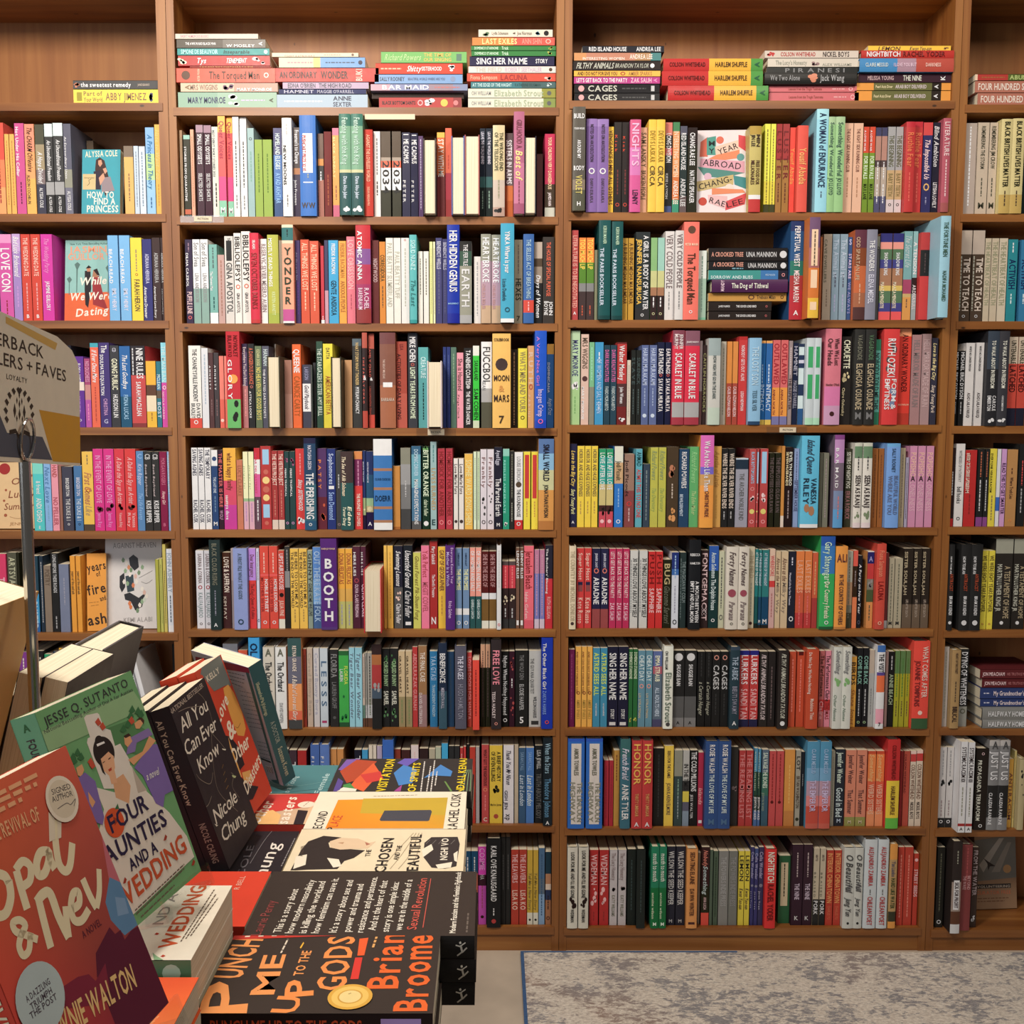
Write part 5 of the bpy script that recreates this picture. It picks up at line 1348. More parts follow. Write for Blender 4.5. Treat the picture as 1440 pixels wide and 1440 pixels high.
ART={
'aunties':[
 ['P','8fae7c',(-0.013,0.081),(0.952,0.092),(1.01,0.192),(0.003,0.168)],
 ['P','557f50',(0.533,0.19),(0.788,0.203),(0.935,0.278),(0.949,0.428),(0.552,0.284)],
 ['T','3b3a38',(0.046,0.071),(0.92,0.062),8,'JESSE Q. SUTANTO',''],
 ['T','4a4a44',(0.019,0.096),(0.947,0.091),3.4,'National Bestselling Author of Dial A for Aunties',''],
 ['P','ded2c0',(0.391,0.105),(0.418,0.099),(0.526,0.111),(0.538,0.121),(0.538,0.184),(0.592,0.206),(0.582,0.278),(0.638,0.28),(0.671,0.361),(0.614,0.488),(0.347,0.418),(0.34,0.207),(0.36,0.192),(0.384,0.192)],
 ['P','ddd0bc',(0.45,0.465),(0.665,0.388),(0.731,0.532),(0.879,0.673),(0.975,0.818),(0.977,0.922),(-0.004,0.956),(-0.011,0.837),(0.097,0.613),(0.284,0.495),(0.275,0.392)],
 ['P','b9a894',(0.669,0.403),(0.736,0.527),(0.641,0.516)],
 ['P','d8a074',(0.448,0.41),(0.566,0.405),(0.596,0.469),(0.524,0.534),(0.423,0.479)],
 ['C','2e2422',(0.462,0.277),14],
 ['C','2e2422',(0.453,0.23),6],
 ['P','f0e8dc',(0.419,0.232),(0.495,0.236),(0.498,0.245),(0.419,0.243)],
 ['P','e0a87e',(0.41,0.298),(0.502,0.286),(0.535,0.315),(0.511,0.364),(0.442,0.388),(0.402,0.351)],
 ['P','2e2422',(0.383,0.278),(0.407,0.291),(0.402,0.351),(0.404,0.371),(0.384,0.353)],
 ['P','e0a87e',(0.436,0.366),(0.499,0.368),(0.483,0.426),(0.426,0.418)],
 ['P','b5402c',(0.442,0.355),(0.479,0.353),(0.473,0.365),(0.445,0.365)],
 ['P','2a2020',(0.414,0.316),(0.441,0.314),(0.438,0.317),(0.414,0.32)],
 ['P','2a2020',(0.476,0.314),(0.504,0.311),(0.502,0.316),(0.476,0.318)],
 ['P','7d669e',(0.69,0.408),(0.927,0.35),(1.011,0.369),(1.005,0.597),(0.897,0.591),(0.838,0.637),(0.777,0.602),(0.744,0.457)],
 ['P','86709f',(0.741,0.278),(0.97,0.279),(0.992,0.317),(0.798,0.313),(0.753,0.345),(0.657,0.337)],
 ['P','d99c6c',(0.948,0.314),(1.001,0.349),(0.89,0.37),(0.693,0.395),(0.657,0.361),(0.826,0.362)],
 ['P','d99c6c',(0.843,0.229),(0.929,0.222),(0.943,0.244),(0.877,0.262),(0.84,0.254)],
 ['P','4a2e24',(0.869,0.22),(0.936,0.214),(0.954,0.239),(0.935,0.253),(0.916,0.227)],
 ['P','d99c6c',(0.693,0.264),(0.758,0.268),(0.76,0.297),(0.696,0.311),(0.678,0.292)],
 ['P','3e2a22',(0.694,0.257),(0.752,0.256),(0.767,0.271),(0.705,0.27)],
 ['P','3c6a40',(0.791,0.189),(0.851,0.17),(0.862,0.201),(0.821,0.204)],
 ['P','3c6a40',(0.88,0.187),(0.941,0.167),(0.953,0.198),(0.911,0.202)],
 ['P','3c6a40',(0.731,0.219),(0.79,0.2),(0.802,0.231),(0.761,0.234)],
 ['P','3c6a40',(0.673,0.228),(0.732,0.209),(0.743,0.24),(0.703,0.243)],
 ['P','3c6a40',(0.899,0.205),(0.961,0.185),(0.973,0.217),(0.931,0.221)],
 ['P','3c6a40',(0.826,0.168),(0.886,0.148),(0.898,0.18),(0.857,0.183)],
 ['P','c05038',(0.792,0.204),(0.84,0.193),(0.853,0.223),(0.81,0.228)],
 ['P','c05038',(0.474,0.142),(0.517,0.131),(0.529,0.16),(0.49,0.165)],
 ['P','c05038',(0.5,0.168),(0.544,0.157),(0.555,0.186),(0.516,0.191)],
 ['P','c05038',(0.285,0.281),(0.327,0.271),(0.338,0.3),(0.3,0.304)],
 ['P','c05038',(0.289,0.296),(0.33,0.286),(0.341,0.314),(0.304,0.318)],
 ['P','d99c6c',(0.171,0.28),(0.231,0.278),(0.232,0.305),(0.188,0.324),(0.164,0.311)],
 ['P','7d669e',(0.139,0.324),(0.232,0.315),(0.293,0.37),(0.261,0.522),(0.225,0.548),(0.182,0.526),(0.15,0.399)],
 ['P','d99c6c',(0.2,0.393),(0.231,0.447),(0.189,0.462),(0.181,0.434)],
 ['P','3c6a40',(0.142,0.234),(0.192,0.216),(0.202,0.245),(0.168,0.246)],
 ['P','3c6a40',(0.191,0.226),(0.242,0.208),(0.252,0.237),(0.218,0.239)],
 ['P','3c6a40',(0.209,0.25),(0.26,0.232),(0.27,0.261),(0.236,0.263)],
 ['P','3c6a40',(0.143,0.25),(0.193,0.233),(0.203,0.261),(0.169,0.263)],
 ['T','e8e0d0',(0.769,0.489),(0.912,0.495),7,'a novel','i'],
 ['C','d2552e',(0.332,0.569),13],
 ['P','9a3a20',(0.338,0.544),(0.38,0.569),(0.323,0.58)],
 ['P','3c6a40',(0.373,0.52),(0.418,0.505),(0.415,0.528)],
 ['T','2e2440',(0.277,0.602),(0.693,0.603),15,'FOUR','b'],
 ['T','2e2440',(0.141,0.708),(0.821,0.715),15.5,'AUNTIES','b'],
 ['T','2e2440',(0.327,0.79),(0.638,0.791),10.5,'AND A','b'],
 ['T','c4522e',(0.114,0.907),(0.929,0.872),17,'WEDDING','b'],
 ['T','6a5a4a',(0.242,0.942),(0.844,0.921),2.2,'~',''],
 ['T','6a5a4a',(0.244,0.958),(0.829,0.937),2.2,'~',''],
 ['T','6a5a4a',(0.276,0.982),(0.677,0.969),2.2,'~',''],
 ['P','a03a28',(0.22,0.811),(0.254,0.792),(0.264,0.805),(0.244,0.815)],
 ['P','a03a28',(0.721,0.767),(0.76,0.747),(0.771,0.761),(0.748,0.771)],
 ['P','a03a28',(0.912,0.947),(0.953,0.927),(0.965,0.942),(0.94,0.952)],
 ['spine','72a67a','4a3c3c,10,62,FOUR AUNTIES AND A WEDDING|3c6a40,3,7,A'],
],
'wedding':[
 ['P','b9c9a8',(1.127,0.751),(1.161,0.878),(1.083,0.858),(1.039,0.78)],
 ['P','8aae80',(0.086,0.815),(0.045,0.843),(-0.011,0.891),(-0.011,0.844)],
 ['T','c8552f',(0.144,0.899),(0.996,0.875),15,'WEDDING','b'],
 ['T','8a8078',(0.441,0.78),(0.87,0.759),10,'ND A',''],
 ['T','6a5a4a',(0.22,0.913),(0.932,0.926),2.2,'~',''],
 ['T','6a5a4a',(0.254,0.928),(0.87,0.947),2.2,'~',''],
 ['T','6a5a4a',(0.289,0.942),(0.808,0.968),2.2,'~',''],
 ['P','b5402c',(1.053,0.935),(1.083,0.942),(1.066,0.958),(1.044,0.951)],
 ['P','b5402c',(0.308,0.771),(0.333,0.776),(0.319,0.791),(0.301,0.785)],
 ['P','b5402c',(0.038,0.86),(0.061,0.866),(0.048,0.88),(0.032,0.874)],
 ['spine','5f7f58','b9c9a8,86,97,@'],
],
'opal':[
 ['G','d9643c,c95a44,5a2236,c2303a',(0.0,-0.0),(1.0,-0.0),(1.0,1.0),(-0.0,1.0)],
 ['P','b9646a',(1.018,0.313),(1.061,0.325),(1.03,0.543),(0.964,0.554),(0.917,0.508)],
 ['P','5c7f9c',(0.933,0.491),(1.009,0.537),(1.024,0.617),(1.009,0.698),(0.874,0.694),(0.819,0.617),(0.831,0.554)],
 ['P','7a93ab',(0.916,0.561),(0.984,0.588),(0.97,0.642),(0.88,0.623)],
 ['P','5a1e30',(0.624,0.672),(0.789,0.633),(0.809,0.666),(0.86,0.668),(0.862,0.706),(0.941,0.696),(1.015,0.706),(1.036,0.848),(1.044,1.004),(0.917,1.049),(0.565,0.904),(0.571,0.737)],
 ['P','7d2838',(0.323,0.681),(0.449,0.691),(0.525,0.71),(0.552,0.745),(0.662,0.721),(0.623,0.797),(0.5,0.809),(0.298,0.743)],
 ['S','dccaa2',6.5,(0.27,0.295),(0.244,0.343),(0.179,0.377),(0.116,0.361),(0.104,0.307),(0.148,0.266),(0.212,0.259),(0.256,0.277),(0.264,0.302)],
 ['S','dccaa2',6.5,(0.337,0.283),(0.323,0.34),(0.31,0.407)],
 ['S','dccaa2',6,(0.333,0.281),(0.395,0.269),(0.43,0.297),(0.396,0.334),(0.34,0.338)],
 ['S','dccaa2',6.5,(0.581,0.288),(0.529,0.277),(0.476,0.301),(0.46,0.335),(0.502,0.343),(0.56,0.316),(0.585,0.289),(0.574,0.32),(0.579,0.352)],
 ['S','dccaa2',6.5,(0.711,0.208),(0.656,0.274),(0.62,0.344),(0.641,0.378),(0.69,0.37),(0.765,0.311)],
 ['S','dccaa2',6.5,(0.401,0.401),(0.379,0.473),(0.357,0.556)],
 ['S','dccaa2',7,(0.381,0.407),(0.442,0.397),(0.485,0.411),(0.481,0.488),(0.492,0.568)],
 ['S','dccaa2',6,(0.492,0.568),(0.519,0.521),(0.549,0.476)],
 ['S','dccaa2',6,(0.586,0.499),(0.646,0.498),(0.671,0.466),(0.631,0.458),(0.581,0.492),(0.571,0.533),(0.621,0.55),(0.696,0.535)],
 ['S','dccaa2',6,(0.737,0.436),(0.74,0.503),(0.752,0.549)],
 ['S','dccaa2',5.5,(0.752,0.549),(0.818,0.508),(0.879,0.443)],
 ['S','dccaa2',5,(0.299,0.507),(0.246,0.474),(0.193,0.442),(0.196,0.415),(0.241,0.421),(0.26,0.446),(0.214,0.463),(0.178,0.487),(0.181,0.518),(0.223,0.517),(0.259,0.488),(0.276,0.475)],
 ['T','5a2430',(0.582,0.604),(0.743,0.608),5,'A NOVEL',''],
 ['T','e2b878',(0.067,0.798),(0.816,0.864),16,'DAWNIE WALTON','b'],
 ['P','d6c4a8',(0.686,0.176),(0.714,0.2),(0.659,0.267),(0.612,0.264)],
 ['P','d6c4a8',(0.735,0.206),(0.771,0.204),(0.703,0.274),(0.674,0.271)],
 ['T','e8a878',(0.411,0.047),(0.73,0.051),5,'~',''],
 ['T','e8a878',(0.393,0.068),(0.684,0.078),5,'~',''],
 ['T','e8a878',(0.37,0.095),(0.546,0.099),5,'~',''],
 ['T','e6a878',(0.196,0.165),(0.615,0.184),9.5,'FINAL REVIVAL OF','b'],
 ['spine','c2402e','dccaa2,20,80,THE FINAL REVIVAL'],
],
'opal+':[
 ['C','b0bab4',(0.179,0.658),22],
 ['T','4a4048',(0.092,0.642),(0.265,0.645),4,'A DAZZLING','b'],
 ['T','4a4048',(0.101,0.67),(0.256,0.672),4,'TRIUMPH','b'],
 ['T','4a4048',(0.078,0.691),(0.269,0.698),4,'THE POST','b'],
],
'opal*':[
 ['C','dccbb2',(0.812,0.16),17],
 ['C','cdbb9f',(0.812,0.16),14],
 ['T','4a4440',(0.753,0.131),(0.904,0.144),4,'SIGNED',''],
 ['T','6a6058',(0.781,0.149),(0.829,0.153),2.5,'BY THE',''],
 ['T','4a4440',(0.735,0.154),(0.898,0.17),4,'AUTHOR',''],
 ['S','6a6058',0.6,(0.75,0.182),(0.829,0.181),(0.856,0.193),(0.906,0.184),(0.873,0.204)],
],
'opalflat':[
 ['G','e8703a,d9542e,d9542e,e8803a',(0.0,-0.0),(1.0,-0.0),(1.0,1.0),(0.0,1.0)],
 ['T','e8b07a',(0.474,0.911),(0.578,0.924),5,'A NOVEL',''],
 ['T','c2402e',(0.557,0.782),(0.7,0.814),5,'FINAL',''],
 ['spine','c2402e','dccaa2,20,80,THE FINAL REVIVAL'],
],
'allyou':[
 ['T','b9a794',(-0.026,0.051),(0.901,0.046),6,'NATIONAL BESTSELLER','c'],
 ['T','e2d6c2',(0.072,0.181),(0.815,0.183),17,'All You','ci'],
 ['T','e2d6c2',(-0.013,0.306),(0.87,0.319),17,'Can Ever','ci'],
 ['T','e2d6c2',(0.129,0.444),(0.717,0.446),17,'Know','ci'],
 ['T','e2d6c2',(0.069,0.743),(0.712,0.766),17,'Nicole','ci'],
 ['T','e2d6c2',(0.077,0.862),(0.75,0.901),17,'Chung','ci'],
 ['S','8a7c6c',0.8,(0.714,0.05),(0.794,0.101),(0.827,0.181),(0.781,0.282),(0.656,0.328),(0.424,0.508),(0.378,0.63),(0.625,0.812)],
 ['S','8a7c6c',0.8,(0.651,0.282),(0.799,0.396),(0.868,0.458)],
 ['S','8a7c6c',0.8,(0.045,0.425),(0.086,0.469),(0.251,0.536),(0.395,0.501)],
 ['S','8a7c6c',0.8,(0.148,0.065),(0.379,0.084),(0.661,0.13)],
 ['S','8a7c6c',0.8,(0.794,0.598),(0.835,0.626),(0.708,0.669),(0.773,0.759)],
 ['S','8a7c6c',0.8,(-0.186,0.585),(0.029,0.617),(0.184,0.597)],
 ['S','8a7c6c',0.8,(-0.366,0.431),(-0.151,0.452),(-0.042,0.454)],
 ['P','d8d0b8',(0.793,0.436),(0.885,0.461),(0.856,0.464),(0.798,0.446)],
 ['P','b9c08a',(0.802,0.614),(0.888,0.644),(0.843,0.647),(0.791,0.625)],
 ['P','d8d0b8',(0.033,0.729),(0.1,0.756),(0.054,0.752)],
 ['S','8a6a3a',0.8,(0.624,0.529),(0.69,0.518)],
 ['S','8a6a3a',0.8,(0.598,0.568),(0.67,0.559)],
 ['S','8a6a3a',0.8,(0.572,0.607),(0.649,0.599)],
 ['S','8a6a3a',0.8,(0.546,0.646),(0.629,0.64)],
 ['spine','231c1e','a8967e,6,58,All You Can Ever Know|8a7c6c,70,94,NICOLE CHUNG'],
],
'chung':[
 ['T','e0d6c6',(-0.301,0.928),(0.704,0.915),17,'Chung','i'],
 ['T','6a6466',(-0.301,0.808),(0.656,0.76),9,'NICOLE',''],
 ['T','8a8480',(0.197,0.991),(0.836,0.994),2.5,'~',''],
 ['S','7a7472',0.7,(0.256,0.793),(0.753,0.804),(1.091,0.828)],
 ['spine','231c1e','a8967e,6,58,All You Can Ever Know'],
],
'love':[
 ['P','6f736c',(0.4,-0.048),(0.953,0.0),(0.965,0.223),(0.763,0.195),(0.353,0.179),(0.133,0.033)],
 ['P','c8452e',(-0.085,0.042),(0.173,0.038),(0.341,0.185),(0.942,0.219),(1.102,0.937),(0.673,0.977),(0.275,0.676),(0.101,0.199)],
 ['T','dccdb4',(-0.312,0.107),(0.753,0.1),8,'ANITA KELLY','b'],
 ['P','dc9c4c',(0.665,0.201),(0.865,0.201),(0.948,0.271),(0.982,0.417),(0.904,0.526),(0.754,0.557),(0.566,0.521),(0.561,0.393),(0.599,0.271)],
 ['P','2e2226',(0.17,0.456),(0.339,0.494),(0.464,0.592),(0.442,0.706),(0.142,0.71),(0.108,0.599)],
 ['P','e0a860',(0.256,0.48),(0.246,0.536),(0.234,0.669),(0.218,0.753),(0.042,0.73),(0.133,0.613)],
 ['P','2e2226',(0.152,0.731),(0.373,0.84),(0.613,0.895),(0.3,0.923),(0.161,0.906)],
 ['P','e0a860',(0.265,0.732),(0.549,0.765),(0.479,0.821),(0.223,0.802)],
 ['S','7a4a2a',0.7,(0.585,0.46),(0.655,0.481),(0.801,0.469)],
 ['T','ead9bf',(0.15,0.377),(0.675,0.301),17,'Love','cib'],
 ['T','ead9bf',(0.284,0.518),(0.572,0.492),22,'&','cib'],
 ['T','ead9bf',(0.105,0.651),(0.846,0.637),18,'Other','cib'],
 ['T','ead9bf',(0.182,0.871),(1.004,0.786),16,'Disasters','cib'],
 ['spine','c8452e','ead9bf,10,60,Love & Other Disasters'],
],
'loveflat':[
 ['P','c23e38',(0.444,0.453),(0.966,0.638),(1.002,1.011),(0.582,0.995),(0.177,0.489)],
 ['P','e0b070',(-0.276,0.647),(0.336,0.635),(0.444,0.733),(0.282,0.807),(-0.276,0.827),(-0.349,0.761)],
 ['P','d8b48e',(0.61,0.976),(0.955,1.015),(-0.276,0.996),(-0.301,0.925)],
 ['P','2e2428',(-0.276,0.927),(0.444,0.902),(0.417,0.972),(-0.276,0.986)],
 ['P','2e2428',(0.125,0.497),(0.336,0.635),(-0.325,0.674),(-0.349,0.509)],
 ['T','efe0c8',(-0.003,0.69),(0.711,0.716),17,'Other','ib'],
 ['T','efe0c8',(-0.276,0.885),(0.867,0.853),15,'Disasters','ib'],
 ['C','e6d4bc',(0.621,0.94),12],
 ['T','a08878',(0.565,0.929),(0.711,0.952),2.5,'~',''],
 ['P','d9883a',(-0.179,0.698),(-0.003,0.742),(-0.079,0.761),(-0.276,0.732)],
 ['spine','b23a30','ead9bf,10,60,Love & Other Disasters'],
],
'tealflat':[
 ['P','5c4a7a',(0.052,1.01),(0.701,0.968),(0.701,1.059),(0.052,1.078)],
 ['T','c4d6d0',(-0.004,0.574),(0.609,0.463),8,'Letter',''],
 ['T','b4ccc8',(-0.059,0.697),(0.578,0.698),9,'to a Young','i'],
 ['T','b4ccc8',(-0.031,0.926),(0.67,0.933),9,'Female','i'],
 ['S','6a9a98',1.5,(0.165,0.559),(0.28,0.794),(0.457,0.978)],
 ['S','3e6a6c',1.5,(-0.004,0.642),(0.108,0.838),(0.165,0.993)],
 ['spine','3e6a6c','c4d6d0,10,70,Letter to a Young Female Physician'],
],
'letter':[
 ['P','8e2f48',(0.055,0.047),(1.035,-0.011),(0.989,0.046),(0.02,0.117)],
 ['T','5c6478',(0.577,0.1),(0.889,0.086),2.2,'~',''],
 ['T','5c6478',(0.587,0.129),(0.869,0.12),2.2,'~',''],
 ['T','5c6478',(0.597,0.159),(0.848,0.154),2.2,'~',''],
 ['T','5c6478',(0.606,0.189),(0.791,0.194),2.2,'~',''],
 ['T','747c92',(0.71,0.238),(0.915,0.225),2,'~',''],
 ['T','747c92',(0.709,0.275),(0.917,0.262),2,'~',''],
 ['T','747c92',(0.707,0.313),(0.918,0.298),2,'~',''],
 ['T','747c92',(0.705,0.351),(0.919,0.335),2,'~',''],
 ['T','747c92',(0.703,0.388),(0.92,0.372),2,'~',''],
 ['T','747c92',(0.701,0.426),(0.921,0.409),2,'~',''],
 ['T','747c92',(0.699,0.465),(0.922,0.446),2,'~',''],
 ['T','747c92',(0.697,0.503),(0.923,0.483),2,'~',''],
 ['T','747c92',(0.695,0.541),(0.924,0.521),2,'~',''],
 ['T','747c92',(0.761,0.66),(0.931,0.647),2,'~',''],
 ['T','747c92',(0.755,0.695),(0.925,0.682),2,'~',''],
 ['T','747c92',(0.748,0.73),(0.919,0.717),2,'~',''],
 ['T','747c92',(0.741,0.765),(0.913,0.752),2,'~',''],
 ['T','747c92',(0.735,0.801),(0.906,0.787),2,'~',''],
 ['P','26262c',(0.73,0.805),(0.898,0.805),(0.899,0.82),(0.731,0.82)],
 ['P','e8e8ea',(0.776,0.863),(0.882,0.854),(0.882,0.915),(0.788,0.916)],
 ['P','3a3a44',(0.785,0.867),(0.795,0.867),(0.796,0.918),(0.786,0.919)],
 ['P','3a3a44',(0.808,0.865),(0.818,0.864),(0.818,0.917),(0.808,0.918)],
 ['P','3a3a44',(0.83,0.863),(0.84,0.862),(0.839,0.916),(0.829,0.917)],
 ['P','3a3a44',(0.852,0.861),(0.862,0.86),(0.861,0.916),(0.851,0.916)],
 ['P','3a3a44',(0.874,0.859),(0.884,0.858),(0.882,0.915),(0.872,0.916)],
 ['P','3d666b',(0.932,0.046),(0.983,0.045),(0.937,1.022),(0.793,0.989),(0.911,0.966)],
 ['S','a9b4c6',2,(0.671,0.244),(0.713,0.214),(0.817,0.198),(0.814,0.279)],
 ['spine','3f6a6e','c9d4b4,14,40,Letter to a Young|c9d4b4,15,41,Female Physician|a9bcb0,48,66,A DOCTOR|c9d4b4,70,94,Suzanne Koven'],
],
'redflat':[
 ['T','f0b49c',(0.646,0.866),(0.903,0.864),6,'R BELL',''],
 ['P','e0603e',(1.048,0.589),(1.105,0.71),(1.02,0.692)],
 ['spine','b23626','f0c8b0,20,70,~'],
],
'second':[
 ['G','e9962c,b9a23a,dc9c34,ee8a2a',(0.761,0.146),(0.828,0.875),(0.011,0.869),(0.011,0.137)],
 ['P','c8a63a',(0.799,0.311),(0.823,0.873),(0.35,0.87),(0.395,0.322)],
 ['P','4b4a50',(0.466,0.474),(0.484,0.773),(0.439,0.783),(0.212,0.775),(0.191,0.765),(0.195,0.468),(0.229,0.459)],
 ['T','1c1a1c',(-0.05,0.115),(0.448,0.113),12,'SECOND',''],
 ['T','1c1a1c',(-0.05,0.203),(0.036,0.207),12,'P',''],
 ['T','c8402e',(0.052,0.208),(0.329,0.218),12,'LACE',''],
 ['T','1c1a1c',(-0.05,0.954),(0.944,0.963),13,'RACHEL CUSK',''],
 ['T','8a7a60',(0.905,0.666),(0.866,0.374),2,'~',''],
 ['spine','e6d6b8','1c1a1c,10,60,SECOND PLACE'],
],
'chosen':[
 ['P','332b28',(0.013,0.041),(0.486,0.051),(0.688,0.071),(0.828,0.148),(0.786,0.259),(0.654,0.193),(0.536,0.212),(0.47,0.423),(0.292,0.372),(0.222,0.323),(0.043,0.299),(0.028,0.131),(0.013,0.072)],
 ['P','d9bc98',(0.688,0.198),(0.775,0.252),(0.758,0.361),(0.654,0.434),(0.688,0.472),(0.519,0.435),(0.486,0.277),(0.536,0.216)],
 ['P','b98f6c',(0.654,0.246),(0.671,0.285),(0.62,0.281)],
 ['P','a86a54',(0.671,0.408),(0.62,0.444),(0.586,0.422)],
 ['P','e9dcc2',(0.292,0.218),(0.26,0.288),(0.104,0.317),(0.074,0.273)],
 ['P','e9dcc2',(0.323,0.037),(0.372,0.096),(0.135,0.112),(0.043,0.053)],
 ['P','3a3230',(0.654,0.761),(0.793,0.797),(0.8,0.954),(0.62,0.97),(0.104,0.96),(0.049,0.899),(0.074,0.822),(0.323,0.765)],
 ['P','e9dcc2',(0.486,0.751),(0.62,0.803),(0.486,0.819),(0.308,0.766)],
 ['P','e9dcc2',(0.388,0.938),(0.453,0.961),(0.197,0.962),(0.228,0.946)],
 ['P','e9dcc2',(0.135,0.843),(0.197,0.935),(0.074,0.93),(0.043,0.861)],
 ['S','7a726a',0.8,(0.62,0.77),(0.723,0.791)],
 ['S','7a726a',0.8,(0.62,0.807),(0.723,0.828)],
 ['S','7a726a',0.8,(0.62,0.844),(0.723,0.865)],
 ['S','7a726a',0.8,(0.62,0.88),(0.723,0.902)],
 ['S','7a726a',0.8,(0.62,0.917),(0.723,0.939)],
 ['S','a8987c',0.7,(0.043,0.545),(0.421,0.602),(0.899,0.685)],
 ['S','a8987c',0.7,(0.043,0.592),(0.388,0.643),(0.899,0.701)],
 ['S','a8987c',0.7,(0.043,0.638),(0.356,0.685),(0.899,0.718)],
 ['S','a8987c',0.7,(0.043,0.684),(0.323,0.726),(0.899,0.735)],
 ['T','2a2422',(0.323,0.461),(0.486,0.459),6,'THE',''],
 ['T','2a2422',(-0.032,0.569),(0.765,0.575),13,'CHOSEN','b'],
 ['T','2a2422',(0.241,0.627),(0.586,0.633),6,'AND THE',''],
 ['T','2a2422',(-0.106,0.75),(0.856,0.736),13,'BEAUTIFUL','b'],
 ['T','efe4cc',(0.241,0.905),(0.758,0.901),8.5,'NGHI VO','b'],
 ['T','5a4a40',(0.323,0.077),(0.586,0.059),4,'A NOVEL',''],
 ['spine','d8c6a4','2a2422,10,60,THE CHOSEN AND THE BEAUTIFUL'],
],
'sexrev':[
 ['T','e6dcc8',(0.042,0.16),(0.698,0.161),8,'This is a story about','c'],
 ['T','e6dcc8',(0.033,0.212),(0.848,0.223),8,'how modern masculinity','c'],
 ['T','e6dcc8',(0.033,0.271),(0.825,0.276),8,'is killing the world,and','c'],
 ['T','e6dcc8',(0.033,0.325),(0.884,0.335),8,'how feminism can save it.','c'],
 ['T','e6dcc8',(0.042,0.401),(0.844,0.408),8,"It's a story about sex and",'c'],
 ['T','e6dcc8',(0.052,0.46),(0.778,0.463),8,'power and trauma and','c'],
 ['T','e6dcc8',(0.042,0.517),(0.901,0.521),8,'resistance and persistence.','c'],
 ['T','e6dcc8',(0.071,0.568),(0.837,0.574),8,'And at the heart of that','c'],
 ['T','e6dcc8',(0.052,0.627),(0.813,0.63),8,'story is one simple idea:','c'],
 ['T','e6dcc8',(0.071,0.682),(0.853,0.692),8,'we are in the middle of a','c'],
 ['T','c8584a',(0.081,0.745),(0.877,0.762),10,'Sexual Revolution','c'],
 ['S','c8584a',0.9,(0.11,0.773),(0.872,0.779)],
 ['T','e6dcc8',(0.033,0.916),(0.985,0.924),6,'Modern Fascism and the Feminist Fightback','cb'],
 ['T','8a4440',(0.004,0.078),(0.509,0.081),10,'Laurie Penny','c'],
 ['T','6a5e54',(0.042,0.969),(0.319,0.972),3,'~',''],
 ['spine','1b1817','c8584a,12,60,Sexual Revolution|c9c2b4,91,97,X'],
],
'punch':[
 ['T','ee9a58',(-0.012,0.211),(0.409,0.168),40,'P','b'],
 ['T','ee9a58',(0.415,0.121),(0.948,0.146),27,'UNCH','b'],
 ['T','ee9a58',(0.218,0.297),(0.732,0.284),21,'ME','b'],
 ['T','eb8f4c',(-0.001,0.419),(0.19,0.428),22,'U','b'],
 ['T','eb8f4c',(0.206,0.47),(0.415,0.45),25,'P','b'],
 ['T','ee9a58',(0.45,0.397),(0.782,0.4),9,'TO THE','b'],
 ['T','ea8e4c',(0.273,0.601),(0.989,0.585),26,'GODS','b'],
 ['P','e05c30',(0.954,0.611),(0.968,0.653),(0.719,0.653),(0.713,0.621)],
 ['P','d43c32',(0.687,0.613),(0.69,0.647),(0.408,0.652),(0.404,0.616)],
 ['T','e0652e',(0.289,0.832),(1.03,0.823),28,'Brian','b'],
 ['T','e0652e',(0.025,0.971),(1.005,0.961),29,'Broome','b'],
 ['P','c23a30',(1.011,-0.01),(1.134,1.004),(1.064,1.014),(0.937,-0.009)],
 ['P','f0d8c0',(0.995,0.054),(0.998,0.078),(0.979,0.077),(0.976,0.054)],
 ['P','f0d8c0',(1.002,0.119),(1.005,0.142),(0.986,0.142),(0.983,0.118)],
 ['P','f0d8c0',(1.009,0.183),(1.012,0.207),(0.993,0.206),(0.99,0.182)],
 ['P','f0d8c0',(1.016,0.248),(1.02,0.272),(1.001,0.271),(0.997,0.247)],
 ['P','f0d8c0',(1.024,0.313),(1.027,0.336),(1.008,0.335),(1.005,0.311)],
 ['P','f0d8c0',(1.031,0.377),(1.034,0.401),(1.015,0.4),(1.012,0.376)],
 ['P','f0d8c0',(1.038,0.442),(1.041,0.466),(1.022,0.465),(1.019,0.441)],
 ['P','f0d8c0',(1.045,0.508),(1.048,0.532),(1.029,0.53),(1.026,0.506)],
 ['P','f0d8c0',(1.052,0.573),(1.056,0.597),(1.037,0.595),(1.033,0.571)],
 ['P','f0d8c0',(1.06,0.638),(1.063,0.662),(1.044,0.66),(1.041,0.636)],
 ['P','f0d8c0',(1.067,0.704),(1.07,0.728),(1.051,0.726),(1.048,0.702)],
 ['P','f0d8c0',(1.074,0.769),(1.078,0.794),(1.058,0.791),(1.055,0.767)],
 ['P','f0d8c0',(1.082,0.835),(1.085,0.859),(1.066,0.857),(1.062,0.833)],
 ['P','f0d8c0',(1.089,0.901),(1.092,0.925),(1.073,0.923),(1.07,0.899)],
 ['T','d8c8b0',(0.747,0.264),(0.944,0.271),3,'~',''],
 ['P','e8b040',(0.825,0.339),(0.904,0.346),(0.888,0.352),(0.809,0.346)],
 ['T','d8a060',(0.825,0.691),(0.98,0.697),4,'~',''],
 ['spine','2a1c1a','d9562e,6,70,PUNCH ME UP TO THE GODS|c9a8e0,78,95,-'],
],
'punch+':[
 ['C','d8a444',(0.182,0.635),20.5],
 ['C','e6bd62',(0.182,0.635),17],
 ['C','cf9a3e',(0.182,0.635),11.5],
 ['C','e9cf8a',(0.182,0.635),10],
 ['S','8a6428',0.8,(0.211,0.625),(0.223,0.636)],
],
'visit':[
